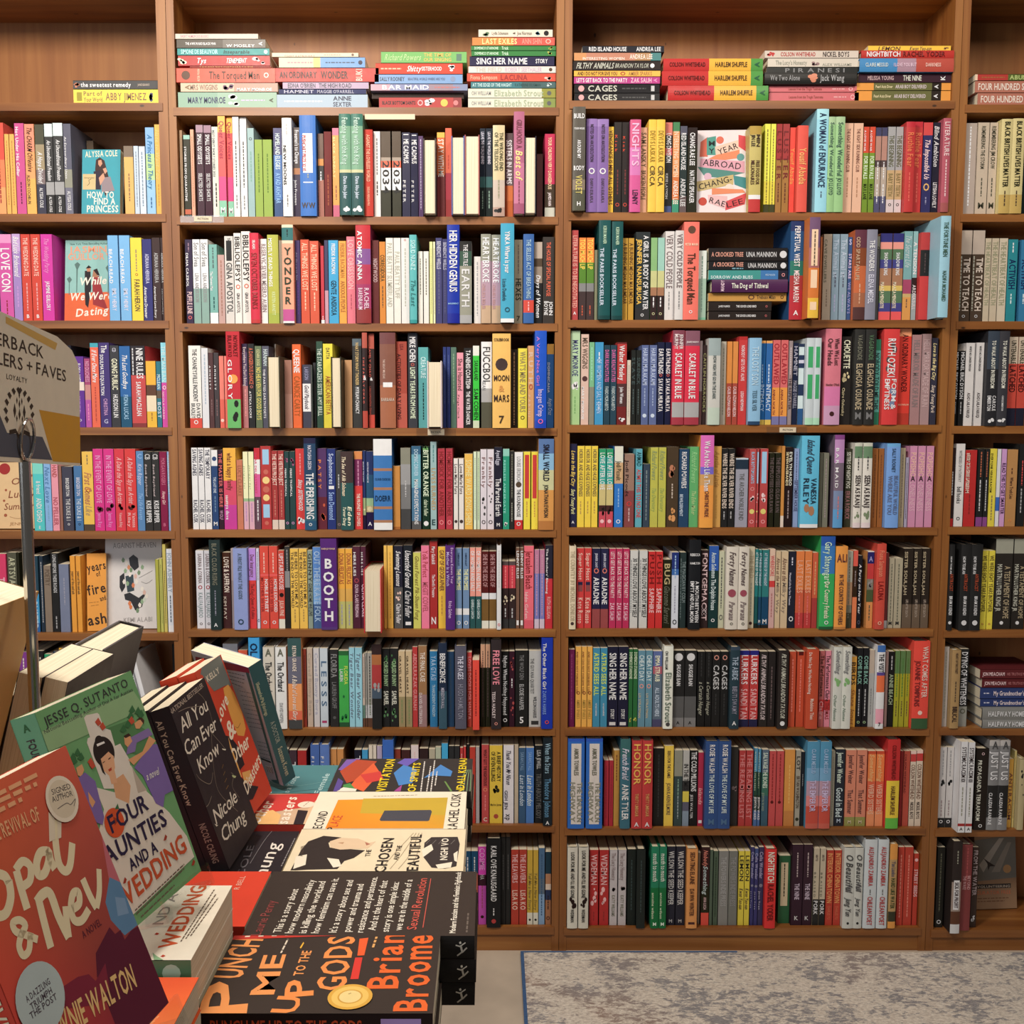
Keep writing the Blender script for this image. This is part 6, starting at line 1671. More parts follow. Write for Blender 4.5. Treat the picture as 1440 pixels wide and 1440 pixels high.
 ['P','7a5aa0',(0.641,0.011),(0.967,0.041),(0.995,0.141),(0.537,0.107)],
 ['P','b04a30',(0.589,0.028),(0.967,0.118),(0.911,0.275),(0.384,0.219),(0.235,0.112)],
 ['P','d9603a',(0.334,0.163),(0.856,0.254),(0.537,0.328),(-0.004,0.252),(0.138,0.145)],
 ['P','4a8a4a',(0.186,0.093),(0.235,0.136),(0.019,0.203),(-0.027,0.114)],
 ['P','e8dcc8',(-0.004,0.054),(0.114,0.1),(0.067,0.199),(-0.041,0.197)],
 ['P','5a4a8a',(-0.051,0.041),(0.384,0.037),(0.284,0.083),(0.043,0.084)],
 ['P','c8403a',(0.485,0.186),(0.589,0.325),(0.334,0.368),(0.235,0.255)],
 ['P','4a80b8',(0.537,0.427),(0.802,0.485),(0.641,0.593),(0.235,0.578),(0.162,0.487)],
 ['P','4a80b8',(0.384,0.655),(0.802,0.761),(0.589,0.855),(0.434,0.847),(0.46,0.724)],
 ['P','6a5aa8',(0.856,0.431),(1.051,0.496),(1.023,0.6),(0.748,0.513)],
 ['P','a04a8a',(-0.004,0.462),(0.186,0.509),(-0.027,0.51)],
 ['P','6a8a4a',(0.284,0.803),(0.284,0.815),(-0.004,0.871),(-0.027,0.86)],
 ['S','8aa878',0.8,(-0.277,0.924),(0.334,0.928),(0.641,0.959)],
 ['S','8aa878',0.8,(-0.277,0.946),(0.334,0.95),(0.641,0.969)],
 ['S','8aa878',0.8,(-0.277,0.969),(0.334,0.972),(0.641,0.979)],
 ['S','8aa878',0.8,(-0.277,0.992),(0.334,0.993),(0.641,0.989)],
 ['T','d8d0c4',(-0.004,0.655),(0.911,0.641),3,'~',''],
 ['T','d8d0c4',(-0.004,0.696),(0.748,0.693),3,'~',''],
 ['T','d8d0c4',(-0.004,0.725),(0.939,0.716),3,'~',''],
 ['T','d8d0c4',(0.162,0.748),(0.589,0.747),3,'~',''],
 ['T','efcf2c',(-0.013,0.402),(0.967,0.411),13,'VISITATION','b'],
 ['T','efcf2c',(-0.013,0.612),(0.856,0.61),11,'OF SPIRITS','b'],
 ['T','efcf2c',(-0.277,0.949),(1.091,0.955),11,'RANDALL KENAN','b'],
 ['spine','2c2826','efcf2c,10,60,A VISITATION OF SPIRITS'],
],
}
POSE={
'opal':((-0.27, -1.886, 0.915),(0.1883, 0.9821, -0.0065),(-0.3686, 0.0768, 0.9264),(0.9103, -0.172, 0.3765),0.138,0.209,0.025),
'aunties':((-0.32, -1.651, 0.907),(0.2479, 0.9686, 0.0208),(-0.3225, 0.0623, 0.9445),(0.9135, -0.2409, 0.3278),0.138,0.209,0.027),
'allyou':((-0.313, -1.313, 0.818),(0.0217, 0.9997, -0.0085),(-0.3238, 0.0151, 0.946),(0.9459, -0.0178, 0.324),0.138,0.209,0.024),
'love':((-0.3216, -1.172, 0.823),(0.0697, 0.9976, 0.0),(-0.3327, 0.0233, 0.9428),(0.9405, -0.0657, 0.3335),0.102,0.209,0.025),
'letter':((-0.41, -0.952, 0.823),(0.7783, -0.6267, -0.0389),(-0.1711, -0.2712, 0.9472),(-0.6041, -0.7305, -0.3184),0.135,0.2,0.024),
'punch':((-0.053, -1.616, 0.823),(0.0, 1.0, 0.0),(-1.0, 0.0, 0.0),(0.0, 0.0, 1.0),0.137,0.212,0.025),
'sexrev':((-0.018, -1.479, 0.823),(0.0, 1.0, 0.0),(-1.0, 0.0, 0.0),(0.0, 0.0, 1.0),0.149,0.239,0.025),
'chosen':((-0.034, -1.329, 0.823),(0.0, 1.0, 0.0),(-1.0, 0.0, 0.0),(0.0, 0.0, 1.0),0.122,0.212,0.025),
'second':((-0.036, -1.206, 0.823),(0.0, 1.0, 0.0),(-1.0, 0.0, 0.0),(0.0, 0.0, 1.0),0.132,0.209,0.025),
'visit':((-0.03, -1.073, 0.823),(0.0, 1.0, 0.0),(-1.0, 0.0, 0.0),(0.0, 0.0, 1.0),0.14,0.205,0.025),
'wedding':((-0.268, -1.616, 0.873),(0.0, 1.0, 0.0),(-1.0, 0.0, 0.0),(0.0, 0.0, 1.0),0.145,0.206,0.025),
'redflat':((-0.259, -1.46, 0.823),(0.0, 1.0, 0.0),(-1.0, 0.0, 0.0),(0.0, 0.0, 1.0),0.13,0.2,0.025),
'chung':((-0.259, -1.29, 0.799),(0.0, 1.0, 0.0),(-1.0, 0.0, 0.0),(0.0, 0.0, 1.0),0.134,0.209,0.025),
'loveflat':((-0.2505, -1.154, 0.808),(0.0, 1.0, 0.0),(-1.0, 0.0, 0.0),(0.0, 0.0, 1.0),0.112,0.209,0.025),
'tealflat':((-0.236, -1.04, 0.808),(0.0, 1.0, 0.0),(-1.0, 0.0, 0.0),(0.0, 0.0, 1.0),0.12,0.2,0.025),
'opalflat':((-0.258, -1.765, 0.863),(0.0, 1.0, 0.0),(-1.0, 0.0, 0.0),(0.0, 0.0, 1.0),0.138,0.209,0.025),
}
AUTHORS = '''mary monroe,paul beatty slumberland,paul beatty tuff,fredrik backman,sigrid nunez,benedict wells,kerri maher,haruki murakami,walter mosley,eloisa james,michael eric dyson,lucy clarke,natasha deon,richard powers,jodi picoult,sally rooney,louise erdrich,dominic driver,bell hooks,john ashbery,karen joy fowler,jennifer saint,rebecca,mary gaitskill,damon galgut,gary shteyngart,fiona sampson,reyna grande,abdulrazak gurnah,emma straub,domenico starnone,yaa gyasi,amor towles,rosie walsh,claire messud,jennifer weiner,colson whitehead,lisa jewell,sarah lyall,karl ove knausgaard,wideman,an yu,alejandro zambra,min jin lee,sam lansky,devi s laskar,chang rae lee,peter mann,james mcbride,jon meacham,mandy,ta-nehisi coates,mike chen,mclean,bridgerton,colebrook,noviolet bulawayo,adriana herrera,jennifer murphy,ozark dogs,hannah,datta,larson,caitlin horrocks,hamnet,seladio,reservic sevier mesero aubin,dilha cazbol,tys,kris ripper,morgan rogers,alyssa cole,caleb azumah nelson,ruth ozeki,asad laila faruqi,celia wonder,yan lianke,alison cochrun,claire fuller,sister souljah,martin luther king jr,w mosley,anne sexter,edna o'brien,tony s stewart,oh william,simone de beauvoir,lydia schumann,pearl aziz diver,melissa young,hugo hamilton,fanny davis,ahmad,super host,elizabeth strout,anna north,claire oshetsky,juniper sal,ruth,parini,ayad eggs,ghosa,oh,alex williams,damon,hamilton,joe norman,olga dreams,samuel,kim,freeman's to change,florida,mrs wiggins,sabrina & corina,anton solomon the dolphin house,lenny ellis,lauren,abby jimenez,jane ighard,nobody,jesse,hugo,fabio morabito,the emp,paul beatty,sarah maclean,evelyn hugo,anna,ariadne,love marie fors,frankly,vivian'''
FACE = [
 (1,1,(113,167,209),.016,0,.022,'38a6b6','teal paperback HOW TO FIND A PRINCESS shown face out behind the sign',[
  ['T','e8e4c8',(.08,.12),(.92,.10),14,'ALYSSA COLE','b'],['P','4a3430',(.36,.16),(.46,.12),(.58,.17),(.66,.34),(.78,.62),(.62,.72),(.48,.5),(.34,.32)],['P','d99a78',(.42,.17),(.5,.16),(.53,.22),(.47,.27),(.42,.23)],['P','d9a080',(.54,.3),(.62,.28),(.66,.34),(.6,.38)],['P','3a3040',(.3,.34),(.48,.32),(.5,.62),(.36,.62)],['P','9a8a90',(.5,.44),(.74,.42),(.86,.64),(.52,.66)],['P','d9a080',(.44,.44),(.56,.36),(.6,.44),(.48,.56)],
  ['P','d9c088',(.02,.38),(.36,.38),(.36,.62),(.02,.62)],['S','4a3a28',1,(.14,.56),(.2,.52),(.18,.48),(.24,.46)],['T','7a6a48',(.06,.45),(.32,.45),4,'Autographed','b'],
  ['T','f2eee0',(.14,.75),(.84,.75),15,'HOW TO','b'],['T','f2eee0',(.32,.85),(.88,.85),15,'FIND A','b'],['T','f2eee0',(.14,.97),(.96,.97),16,'PRINCESS','b']]),
 (1,2,(88.5,155,337),.03,0,.02,'8fc3bb','teal and orange paperback While We Were Dating shown face out behind the sign',[
  ['P','e8632c',(0,.66),(1,.64),(1,1),(0,1)],['T','3a4a4c',(.1,.06),(.9,.05),5,'New York Times Bestselling Author',''],['T','e89a78',(.08,.155),(1.0,.145),15,'JASMINE','b'],['T','e89a78',(.06,.245),(.98,.235),15,'GUILLORY','b'],
  ['P','5a7a74',(.2,.3),(.26,.27),(.32,.3),(.27,.36),(.26,.66),(.245,.66),(.24,.36)],['P','5a7a74',(.86,.34),(.92,.3),(.99,.34),(.93,.4),(.93,.66),(.91,.66),(.91,.4)],['P','5a7a74',(.04,.48),(.1,.45),(.15,.49),(.1,.53),(.1,.68),(.085,.68),(.085,.53)],
  ['P','2a2428',(.42,.38),(.54,.38),(.56,.6),(.5,.84),(.44,.8),(.42,.6)],['P','c98a68',(.45,.34),(.54,.33),(.54,.39),(.47,.39)],['P','1f1a1c',(.44,.35),(.5,.31),(.56,.34),(.5,.35)],['P','a02a30',(.58,.46),(.72,.44),(.84,.74),(.92,.86),(.6,.8)],['P','b07858',(.6,.37),(.68,.37),(.7,.46),(.58,.46)],['P','2a1c1c',(.6,.37),(.68,.35),(.74,.44),(.68,.43)],
  ['T','f2ead8',(.3,.56),(.88,.54),18,'While','bi'],['T','f2ead8',(.1,.75),(1.0,.73),18,'We Were','bi'],['T','f2ead8',(.24,.95),(.92,.91),18,'Dating','bi']]),
 (1,4,(-12,47,652),.035,0,.02,'e3bd88','tan paperback One Lucky Summer shown face out behind the sign rod',[
  ['C','a82a2a',(.26,.1),14],['T','8a4a30',(.42,.34),(.9,.32),16,'One','i'],['T','8a4a30',(.36,.54),(.98,.52),18,'Lucky','i'],['T','8a4a30',(.26,.72),(.98,.7),16,'Summer','i'],['T','a87848',(.4,.95),(.98,.95),7,'JENNIFER',''],
  ['C','a85a3a',(.3,.42),3],['C','a85a3a',(.26,.58),3],['C','a85a3a',(.3,.8),4],['C','a85a3a',(.9,.2),3],['C','a85a3a',(.96,.4),3],['S','a87848',1,(.4,.82),(.6,.85),(.9,.81)]]),
 (1,5,(145,224,760),.04,2,.014,'d6d0cc','pale paperback AGAINST HEAVEN with a flower silhouette, shown face out',[
  ['T','8a8484',(.14,.11),(.9,.10),13,'AGAINST HEAVEN',''],['P','2c2a2e',(.42,.22),(.5,.18),(.58,.22),(.6,.32),(.52,.36),(.44,.3)],['P','2c2a2e',(.26,.42),(.34,.38),(.36,.54),(.3,.6),(.26,.54)],['P','2c2a2e',(.34,.62),(.44,.6),(.6,.66),(.72,.6),(.66,.76),(.54,.8),(.46,.7),(.36,.68)],['P','34434a',(.36,.42),(.5,.4),(.52,.58),(.4,.6)],
  ]+[['P',c,(x-.03,y),(x-.005,y-.03),(x+.03,y-.008),(x+.02,y+.022),(x-.012,y+.028)] for c,x,y in [('6f8a66',.32,.24),('e6ddd0',.38,.27),('d98a5a',.42,.32),('6f8a66',.46,.35),('e6ddd0',.44,.4),('8aa880',.36,.36),('d9b0a0',.54,.42),('e6ddd0',.56,.48),('d97a4a',.5,.52),('6f8a66',.6,.38),('8aa880',.66,.32),('e6ddd0',.66,.56),('d9b0a0',.7,.6),('e6ddd0',.74,.64),('8aa880',.66,.7),('e6ddd0',.62,.74),('6f8a66',.58,.8),('d9763a',.44,.72),('d9763a',.46,.76),('8aa880',.4,.5),('e6ddd0',.34,.48),('c9d0c0',.7,.68)]]+[['S','4a4440',.7,(.6,.44),(.72,.4),(.84,.36)],['S','4a4440',.7,(.64,.48),(.74,.5),(.84,.46)],['T','9a9490',(.34,.93),(.84,.92),11,'KEMI ALABI','']]),
 (1,5,(121,146.5,781),.012,10,.012,'e99a2e','orange paperback years of fire and ash turned to show its cover',[
  ['T','3a2a22',(.04,.24),(1.0,.2),20,'years','b'],['T','3a2a22',(.5,.3),(.72,.29),12,'of','b'],['T','3a2a22',(.06,.54),(1.0,.5),24,'fire','b'],['T','3a2a22',(.7,.62),(1.0,.6),12,'and','b'],['T','3a2a22',(.06,.93),(1.02,.9),26,'ash','b'],['T','b87a28',(.1,.64),(.6,.63),3,'~',''],['T','b87a28',(.2,.68),(.6,.67),3,'~','']]),
 (3,1,(980.5,1052,181),.02,-3,.02,'e9dcdc','white paperback MY YEAR ABROAD with coloured ribbons, shown face out',[
  ['P','d9654a',(.08,.14),(.22,.08),(.22,.32),(.06,.32)],['P','4a9a8a',(.2,.09),(.38,.07),(.38,.3),(.2,.3)],['C','e06a50',(.46,.12),9],['P','f0c8b0',(.36,.2),(.94,.1),(.94,.22),(.38,.32)],['P','d9434a',(.82,.06),(.98,.08),(.96,.26),(.82,.2)],['P','e8885a',(.38,.3),(.84,.24),(.84,.34),(.06,.4)],['C','5a9a98',(.86,.33),9],['P','e0a0b0',(.08,.34),(.94,.38),(.94,.52),(.06,.44)],['P','4f8a80',(.02,.44),(.94,.52),(.52,.58),(.16,.56)],['C','d9b0c0',(.22,.56),9],['P','c9b070',(0,.62),(.72,.54),(.72,.66),(.02,.74)],['P','3a8a8c',(.72,.55),(.98,.58),(.98,.72),(.74,.66)],['C','f0d8c8',(.64,.7),10],['P','e8885a',(.3,.7),(.9,.72),(.96,.76),(.3,.78)],['C','c8402e',(.12,.86),10],['P','e8b8b8',(.22,.78),(.6,.8),(.6,.96),(.24,.88)],['P','d9434a',(.58,.86),(.98,.76),(.94,.9),(.56,.97)],
  ['T','1f2a2c',(.24,.19),(.36,.19),12,'M','b'],['T','1f2a2c',(.24,.28),(.35,.28),12,'Y','b'],['T','2a2224',(.44,.3),(.82,.22),14,'YEAR',''],['T','2a2224',(.12,.42),(.86,.48),15,'ABROAD',''],['T','2a2224',(.06,.72),(.7,.62),14,'CHANG-',''],['T','2a2224',(.24,.87),(.54,.93),13,'RAE',''],['T','4a1a1c',(.6,.94),(.92,.89),13,'LEE','']]),
 (4,8,(1374,1434,1182),.10,4,.02,'8a6c50','brown paperback with a flying bird on its cover, lowest shelf, face out',[
  ['P','6a6860',(.0,.06),(1,.0),(1,.58),(.0,.62)],['P','9a9488',(.1,.4),(.6,.04),(.72,.04),(.2,.5)],['P','837c70',(.4,.5),(.8,.1),(.9,.1),(.6,.5)],['C','a87f50',(.78,.46),11],['P','2a2220',(.2,.3),(.34,.36),(.5,.42),(.36,.42),(.32,.48),(.3,.38)],['P','2f2a28',(.02,.66),(.86,.66),(.86,.72),(.02,.72)],['T','a89a88',(.04,.71),(.84,.71),6,'VOLUNTEERING','b'],['T','b5603c',(.02,.8),(.86,.8),9,'CURATOR FREE',''],['T','6a4a34',(.04,.86),(.8,.86),4,'~',''],['T','6a4a34',(.04,.9),(.7,.9),4,'~','']]),
]


# ------------------------------------------------------------------ the room
mb = MB(); mb.box((-2.6, -4.2, -.1), (3.2, .24, 0), M_FLOOR); tag(mb.build('floor'), kind='structure')
mb = MB(); mb.box((-2.6, .20, 0), (3.2, .32, 3.0), M_WALL); tag(mb.build('wall_back'), kind='structure')

# ------------------------------------------------------------------ bookcases
SEAM = [-1.70, -.765, .170, 1.104, 2.039]
SHELF_PX = {1: [145, 301, 451, 601, 747, 890, 1028, 1163, 1304], 2: [151.5, 305, 455, 602, 745, 885, 1024, 1160, 1303],
            3: [142, 299, 450, 597.5, 742, 884.5, 1024, 1164, 1304], 4: [147.5, 301, 452, 599, 741, 886, 1023.5, 1166, 1307]}
SHZ = {b: [wp(692, y).z for y in ys] for b, ys in SHELF_PX.items()}
TOPZ = wp(692, -9).z
BLAB = {1: 'pine bookcase behind the tall sign, nearest the sign rod', 2: 'pine bookcase directly behind the table of stacked books',
        3: 'full pine bookcase standing on the edge of the faded rug', 4: 'pine bookcase beyond the rug bookcase, cut by the picture edge'}
CASE = {}
for b in (1, 2, 3, 4):
    x0, x1 = SEAM[b - 1] + .0006, SEAM[b] - .0006; tl, tr = .018, (.0225 if b == 1 else .018)
    root = empty('bookcase', ((x0 + x1) / 2, .09, 0)); tag(root, BLAB[b], 'bookcase', 'pine bookcases along the wall'); CASE[b] = root
    org = Vector(root.location)
    def part(name, a, c, m):
        mb = MB(); mb.box(a, c, m)
        for i, v in enumerate(mb.v): mb.v[i] = v - org
        return mb.build(name, root)
    part('side_panel', (x0, 0, 0), (x0 + tl, .186, TOPZ + .02), M_WZ); part('side_panel', (x1 - tr, 0, 0), (x1, .186, TOPZ + .02), M_WZ)
    part('back_panel', (x0 + .004, .178, .05), (x1 - .004, .185, TOPZ + .012), M_BACK)
    part('top_board', (x0 + tl, 0.001, TOPZ), (x1 - tr, .178, TOPZ + .019), M_WX)
    for i, z in enumerate(SHZ[b]):
        th = .0185 if i < 8 else .02
        part('shelf', (x0 + .012, -.003, z - th), (x1 - .012, .178, z), M_WX)
    part('plinth', (x0 + tl, .002, 0), (x1 - tr, .02, SHZ[b][8] - .02), M_WX)

# ------------------------------------------------------------------ books on the shelves
NTH = ['first', 'second', 'third', 'fourth', 'fifth', 'sixth', 'seventh', 'eighth', 'ninth', 'tenth']
ORD = ['top', 'second', 'third', 'fourth', 'fifth', 'sixth', 'seventh', 'eighth', 'bottom']
WHERE = {1: 'behind the sign', 2: 'behind the table', 3: 'by the rug', 4: 'past the rug bookcase'}
AUTH = set(x.strip().lower() for x in AUTHORS.split(','))
def cname(c):
    """everyday colour word of a linear colour"""
    import colorsys
    s = [12.92 * x if x < .0031 else 1.055 * x ** (1 / 2.4) - .055 for x in c]
    h, l, st = colorsys.rgb_to_hls(*[min(1, max(0, x)) for x in s]); h *= 360
    if l < .2: return 'black' if st < .35 else ('dark red' if h < 20 or h > 330 else 'dark blue' if 190 < h < 270 else 'dark green' if 80 < h < 190 else 'dark purple' if h > 250 else 'dark brown')
    if st < .13: return 'white' if l > .85 else 'pale grey' if l > .62 else 'grey' if l > .35 else 'dark grey'
    if l > .84 and st < .75: return 'cream' if 20 < h < 90 else 'white'
    pre = 'pale ' if l > .7 else 'dark ' if l < .33 else ''
    if h < 12 or h > 345: n = 'pink' if l > .6 else 'red'
    elif h < 40: n = 'orange' if st > .55 and l > .4 else ('tan' if l > .5 else 'brown')
    elif h < 68: n = 'yellow' if st > .5 else ('beige' if l > .5 else 'olive')
    elif h < 160: n = 'green'
    elif h < 195: n = 'teal'
    elif h < 255: n = 'blue'
    elif h < 290: n = 'purple'
    else: n = 'pink' if l > .5 else 'plum'
    if pre == 'pale ' and n == 'pink': pre = ''
    return pre + n

REC = []
def rec_sort(): pass
b = r = 0; rows = {}
for ln in V.strip().split('\n'):
    if ln[0] == '@': b, r = map(int, ln[1:].split()); continue
    q = ln.split('|'); t = q[0].split(); pre = ''
    if not re.match(r'^-?\d+$', t[0]): pre = t.pop(0)
    xl, xr, tp = [float(v) / 10 for v in t[:3]]
    segs = []
    for sg in q[1:]:
        fg, a, c, tx = sg.split(',', 3); segs.append((fg, float(a), float(c), tx))
    rows.setdefault((b, r), []).append([xl, xr, tp, t[3], pre, segs])

def title_of(segs, k=5):
    for fg, a, c, tx in segs:
        t = tx.lstrip('/')
        if t.endswith(' S'): t = t[:-2]
        if len(t) > 2 and t.lower() not in AUTH and c - a > 8:
            return ' '.join(t.split()[:k])
    return None

for (b, r), lst in rows.items():
    zs = SHZ[b][r]; spy = SHELF_PX[b][r]; bks = []
    for xl, xr, tp, bg, pre, segs in lst:
        hard = 'h' in pre; mm = re.search(r'([rpl])(\d+)', pre); kind = mm.group(1) if mm else ''; val = int(mm.group(2)) / 1000 if mm else 0
        yf = .010 if not hard else -.005
        if kind == 'r': yf = .010 + val
        if kind == 'p': yf = -val
        ym = (tp + spy) / 2
        z1 = wp(692, tp, yf).z; zc = SHZ[b][r - 1] - .0195
        if z1 > zc and tp < 560:                       # taller than the gap looks: it must stand further out
            while z1 > zc and yf > -.06: yf -= .002; z1 = wp(692, tp, yf).z
        z1 = min(z1, zc)
        lean = math.radians(val * 1000) if kind == 'l' else 0
        bks.append(dict(x0=wp(xl, ym, yf).x, x1=wp(xr, ym, yf).x, z1=z1, yf=yf, bg=bg, segs=segs, hard=hard, kind=kind, lean=lean, px=(xl + xr) / 2, py=ym, area=(xr - xl) * (spy - tp), b=b, r=r, zs=zs))
    bks.sort(key=lambda q: q['x0'])
    lo, hi = SEAM[b - 1] + .0195, SEAM[b] - .0195 - (.005 if b == 1 else 0)
    for q in bks: q['x0'] = max(q['x0'], lo if q['x0'] > lo - .05 else -9); q['x1'] = min(q['x1'], hi)
    for p, q in zip(bks, bks[1:]):
        if p['lean'] or q['lean']: continue
        if q['x0'] < p['x1']:
            if p['kind'] == 'r' and q['kind'] != 'r': p['x1'] = q['x0']
            elif q['kind'] == 'r' and p['kind'] != 'r': q['x0'] = p['x1']
            else: m_ = (q['x0'] + p['x1']) / 2; p['x1'] = q['x0'] = m_
    edge = -9
    for q in bks:
        if not q['lean']: q['x0'] = max(q['x0'], edge); edge = max(edge, q['x1'])
    bks = [q for q in bks if q['x1'] - q['x0'] > .0045]
    for i, q in enumerate(bks):
        q['x0'] += .00025; q['x1'] -= .00025; q['i'] = i
        q['title'] = title_of(q['segs'])
        REC.append(q)
    for i, q in enumerate(bks):
        q['prev'] = next((p['title'] for p in bks[i - 1::-1] if p['title'] and p['title'] != q['title']), None) if i else None
        q['next'] = next((p['title'] for p in bks[i + 1:] if p['title'] and p['title'] != q['title']), None)
REC = [q for q in REC if q['x1'] - q['x0'] > .004]

HREC = []; hb = hr = 0; prev = None; pile = 0
for ln in H.strip().split('\n'):
    if ln[0] == '@': hb, hr = map(int, ln[1:].split()); prev = None; pile += 1; k = 0; continue
    q = ln.split('|'); t = q[0].split(); pre = ''
    if not re.match(r'^-?\d+$', t[0]): pre = t.pop(0)
    xl, xr, tp = [float(v) / 10 for v in t[:3]]; segs = []
    for sg in q[1:]:
        fg, a, c, tx = sg.split(',', 3); segs.append((fg, float(a), float(c), tx))
    yf = -.004 if 'h' in pre else .006
    if 'r10' in pre: yf = .02
    zt = wp(692, tp, yf).z; zb = prev if prev is not None else SHZ[hb][hr]; prev = zt; k += 1
    HREC.append(dict(x0=max(wp(xl, tp, yf).x, SEAM[hb - 1] + .0195), x1=min(wp(xr, tp, yf).x, SEAM[hb] - .0195 - (.005 if hb == 1 else 0)), z0=zb + .0002, z1=zt - .0002, yf=yf, bg=t[3], segs=segs, hard='h' in pre, px=(xl + xr) / 2, py=tp, b=hb, r=hr, pile=pile, lvl=k, title=title_of(segs)))

# the books that show largest stand alone; thin ones are kept together
NV = 196
ranked = sorted(REC, key=lambda q: -q['area']); single = set(id(q) for q in ranked[:NV])
STUFF_C, STUFF_P = MB(), MB()
USED = {}
def label_book(q, horiz=False):
    c = cname(q['c0']); kind = 'hardcover' if q['hard'] else 'paperback'
    if q.get('kind') == 'page': c, kind = 'cream', 'book turned pages outward'
    where = '%s shelf, bookcase %s' % (ORD[q['r']], WHERE[q['b']])
    same = [p for p in (HREC if horiz else REC) if p['b'] == q['b'] and p['r'] == q['r'] and p['title'] == q['title'] and q['title'] and cname(p['c0']) == c and (not horiz or p['pile'] == q['pile'])]
    if horiz:
        T = q['title']
        n = max(p['lvl'] for p in HREC if p['pile'] == q['pile'])
        pos = 'at the bottom of its pile' if q['lvl'] == 1 else 'on top of its pile' if q['lvl'] == n else '%s up in its pile' % NTH[q['lvl'] - 1]
        if T: return '%s %s lying flat, lettered %s, %s' % (c, kind, ' '.join(T.split()[:4]), pos)
        mate = max((p['title'] for p in HREC if p['pile'] == q['pile'] and p['title']), key=len)
        return '%s %s lying flat, %s, the pile holding %s' % (c, kind, pos, ' '.join(mate.split()[:4]))
    if q['title'] and q.get('kind') != 'page':
        T = q['title'] if len(same) < 2 else ' '.join(q['title'].split()[:3])
        if len(same) < 2: return '%s %s lettered %s, %s' % (c, kind, T, where)
        i = [p is q for p in same].index(True)
        if i == 0 and q['prev']: x = 'copy beside ' + ' '.join(q['prev'].split()[:3])
        elif i == len(same) - 1 and q['next']: x = 'copy beside ' + ' '.join(q['next'].split()[:3])
        else: x = 'first copy' if i == 0 else 'last copy' if i == len(same) - 1 else 'middle copy'
        return '%s %s lettered %s, %s, %s shelf' % (c, kind, T, x, ORD[q['r']])
    x = ' and '.join(' '.join(y.split()[:3]) for y in (q.get('prev'), q.get('next')) if y)
    return '%s %s between %s, %s shelf' % (c, kind, x, ORD[q['r']]) if ' and ' in x else '%s %s beside %s, %s' % (c, kind, x or 'the side panel', where)

def emit(bk, q, horiz=False, group='books standing on the shelves', name=None):
    name = name or ('hardcover_book' if bk.hard else 'paperback_book')
    lab = label_book(q, horiz)
    o = Vector(q['org'])
    ww = lab.split()
    if len(ww) > 16: lab = lab.replace(', bookcase ' + WHERE[q['b']], '').replace(' shelf', '').replace('book turned pages outward', 'book, pages outward'); lab = ' '.join(lab.split()[:16])
    ob = bk.mb.build(name, None, o); tag(ob, lab, 'book', group)
    for i, v in enumerate(bk.pg.v): bk.pg.v[i] = Vector(v) - o
    bk.pg.build('page_block', ob)
    return ob

def hexsplit(bg):
    return (bg[:6], bg[6:]) if len(bg) > 6 else ('e8dcb8', '4a4640')

for n, q in enumerate(REC):
    E = E_at(q['px'], q['py']); hard = q['hard']
    page_out = q['kind'] == 'p' and not q['segs'] and '@' not in q['bg']
    Wd = (.152 if hard else .132) if not page_out else .15
    Wd = min(Wd, .1765 - q['yf']); x0, z1, yf = q['x0'], q['z1'], q['yf']; T = q['x1'] - x0; Hh = z1 - q['zs'] - .0003
    zs = q['zs'] + .0003; ln_ = q['lean']
    if ln_:
        ca, sa = math.cos(ln_), math.sin(ln_); x1 = q['x1']; hh = Hh / ca
        P = lambda u, v, d, x0=x0, zs=zs, yf=yf, hh=hh, ca=ca, sa=sa: Vector((x0 + v * ca - (hh - u) * sa, yf + d, zs + (hh - u) * ca + v * sa))
        Hh = hh
    else:
        P = lambda u, v, d, x0=x0, z1=z1, yf=yf: Vector((x0 + v, yf + d, z1 - u))
    bk = Book(P, Hh, T, Wd, hard, n)
    if page_out:
        pc, cc = hexsplit(q['bg']); q['c0'] = E(lin(pc)); q['kind'] = 'page'
        bk.hard = True; bk.bow = 0; bk.shell([], E(lin(cc)), True)
    else:
        bands = parse_bands(q['bg'], E); big = max(bands, key=lambda t_: t_[1] - t_[0]); q['c0'] = big[2]
        bk.shell(bands, big[2])
        bk.segs([(E(lin(fg)), a, c, tx) for fg, a, c, tx in q['segs']])
    q['org'] = (x0 + T / 2, yf + Wd / 2, zs); q['bk'] = bk

for n, q in enumerate(HREC):
    E = E_at(q['px'], q['py']); x0, z0, yf = q['x0'], q['z0'], q['yf']; Wd = .150 if q['hard'] else .135
    P = lambda u, v, d, x0=x0, z0=z0, yf=yf: Vector((x0 + u, yf + d, z0 + v))
    bk = Book(P, q['x1'] - x0, q['z1'] - z0, Wd, q['hard'], 5000 + n)
    if bk.T < .006: bk.bow = 0
    bands = parse_bands(q['bg'], E); big = max(bands, key=lambda t_: t_[1] - t_[0]); q['c0'] = big[2]
    bk.shell(bands, big[2]); bk.segs([(E(lin(fg)), a, c, tx) for fg, a, c, tx in q['segs']])
    q['org'] = ((x0 + q['x1']) / 2, yf + Wd / 2, z0); q['bk'] = bk

def join(dst, src):
    i0 = len(dst.v); dst.v.extend(src.v); mm = [dst.mi(m) for m in src.mats]
    dst.f.extend(tuple(i0 + k for k in f) for f in src.f); dst.m.extend(mm[k] for k in src.m); dst.c.extend(src.c); dst.uv.extend(src.uv)
for q in REC:
    if id(q) in single: emit(q['bk'], q)
    else: join(STUFF_C, q['bk'].mb); join(STUFF_C, q['bk'].pg)
for q in HREC: emit(q['bk'], q, True, 'books lying flat in piles on the shelves')
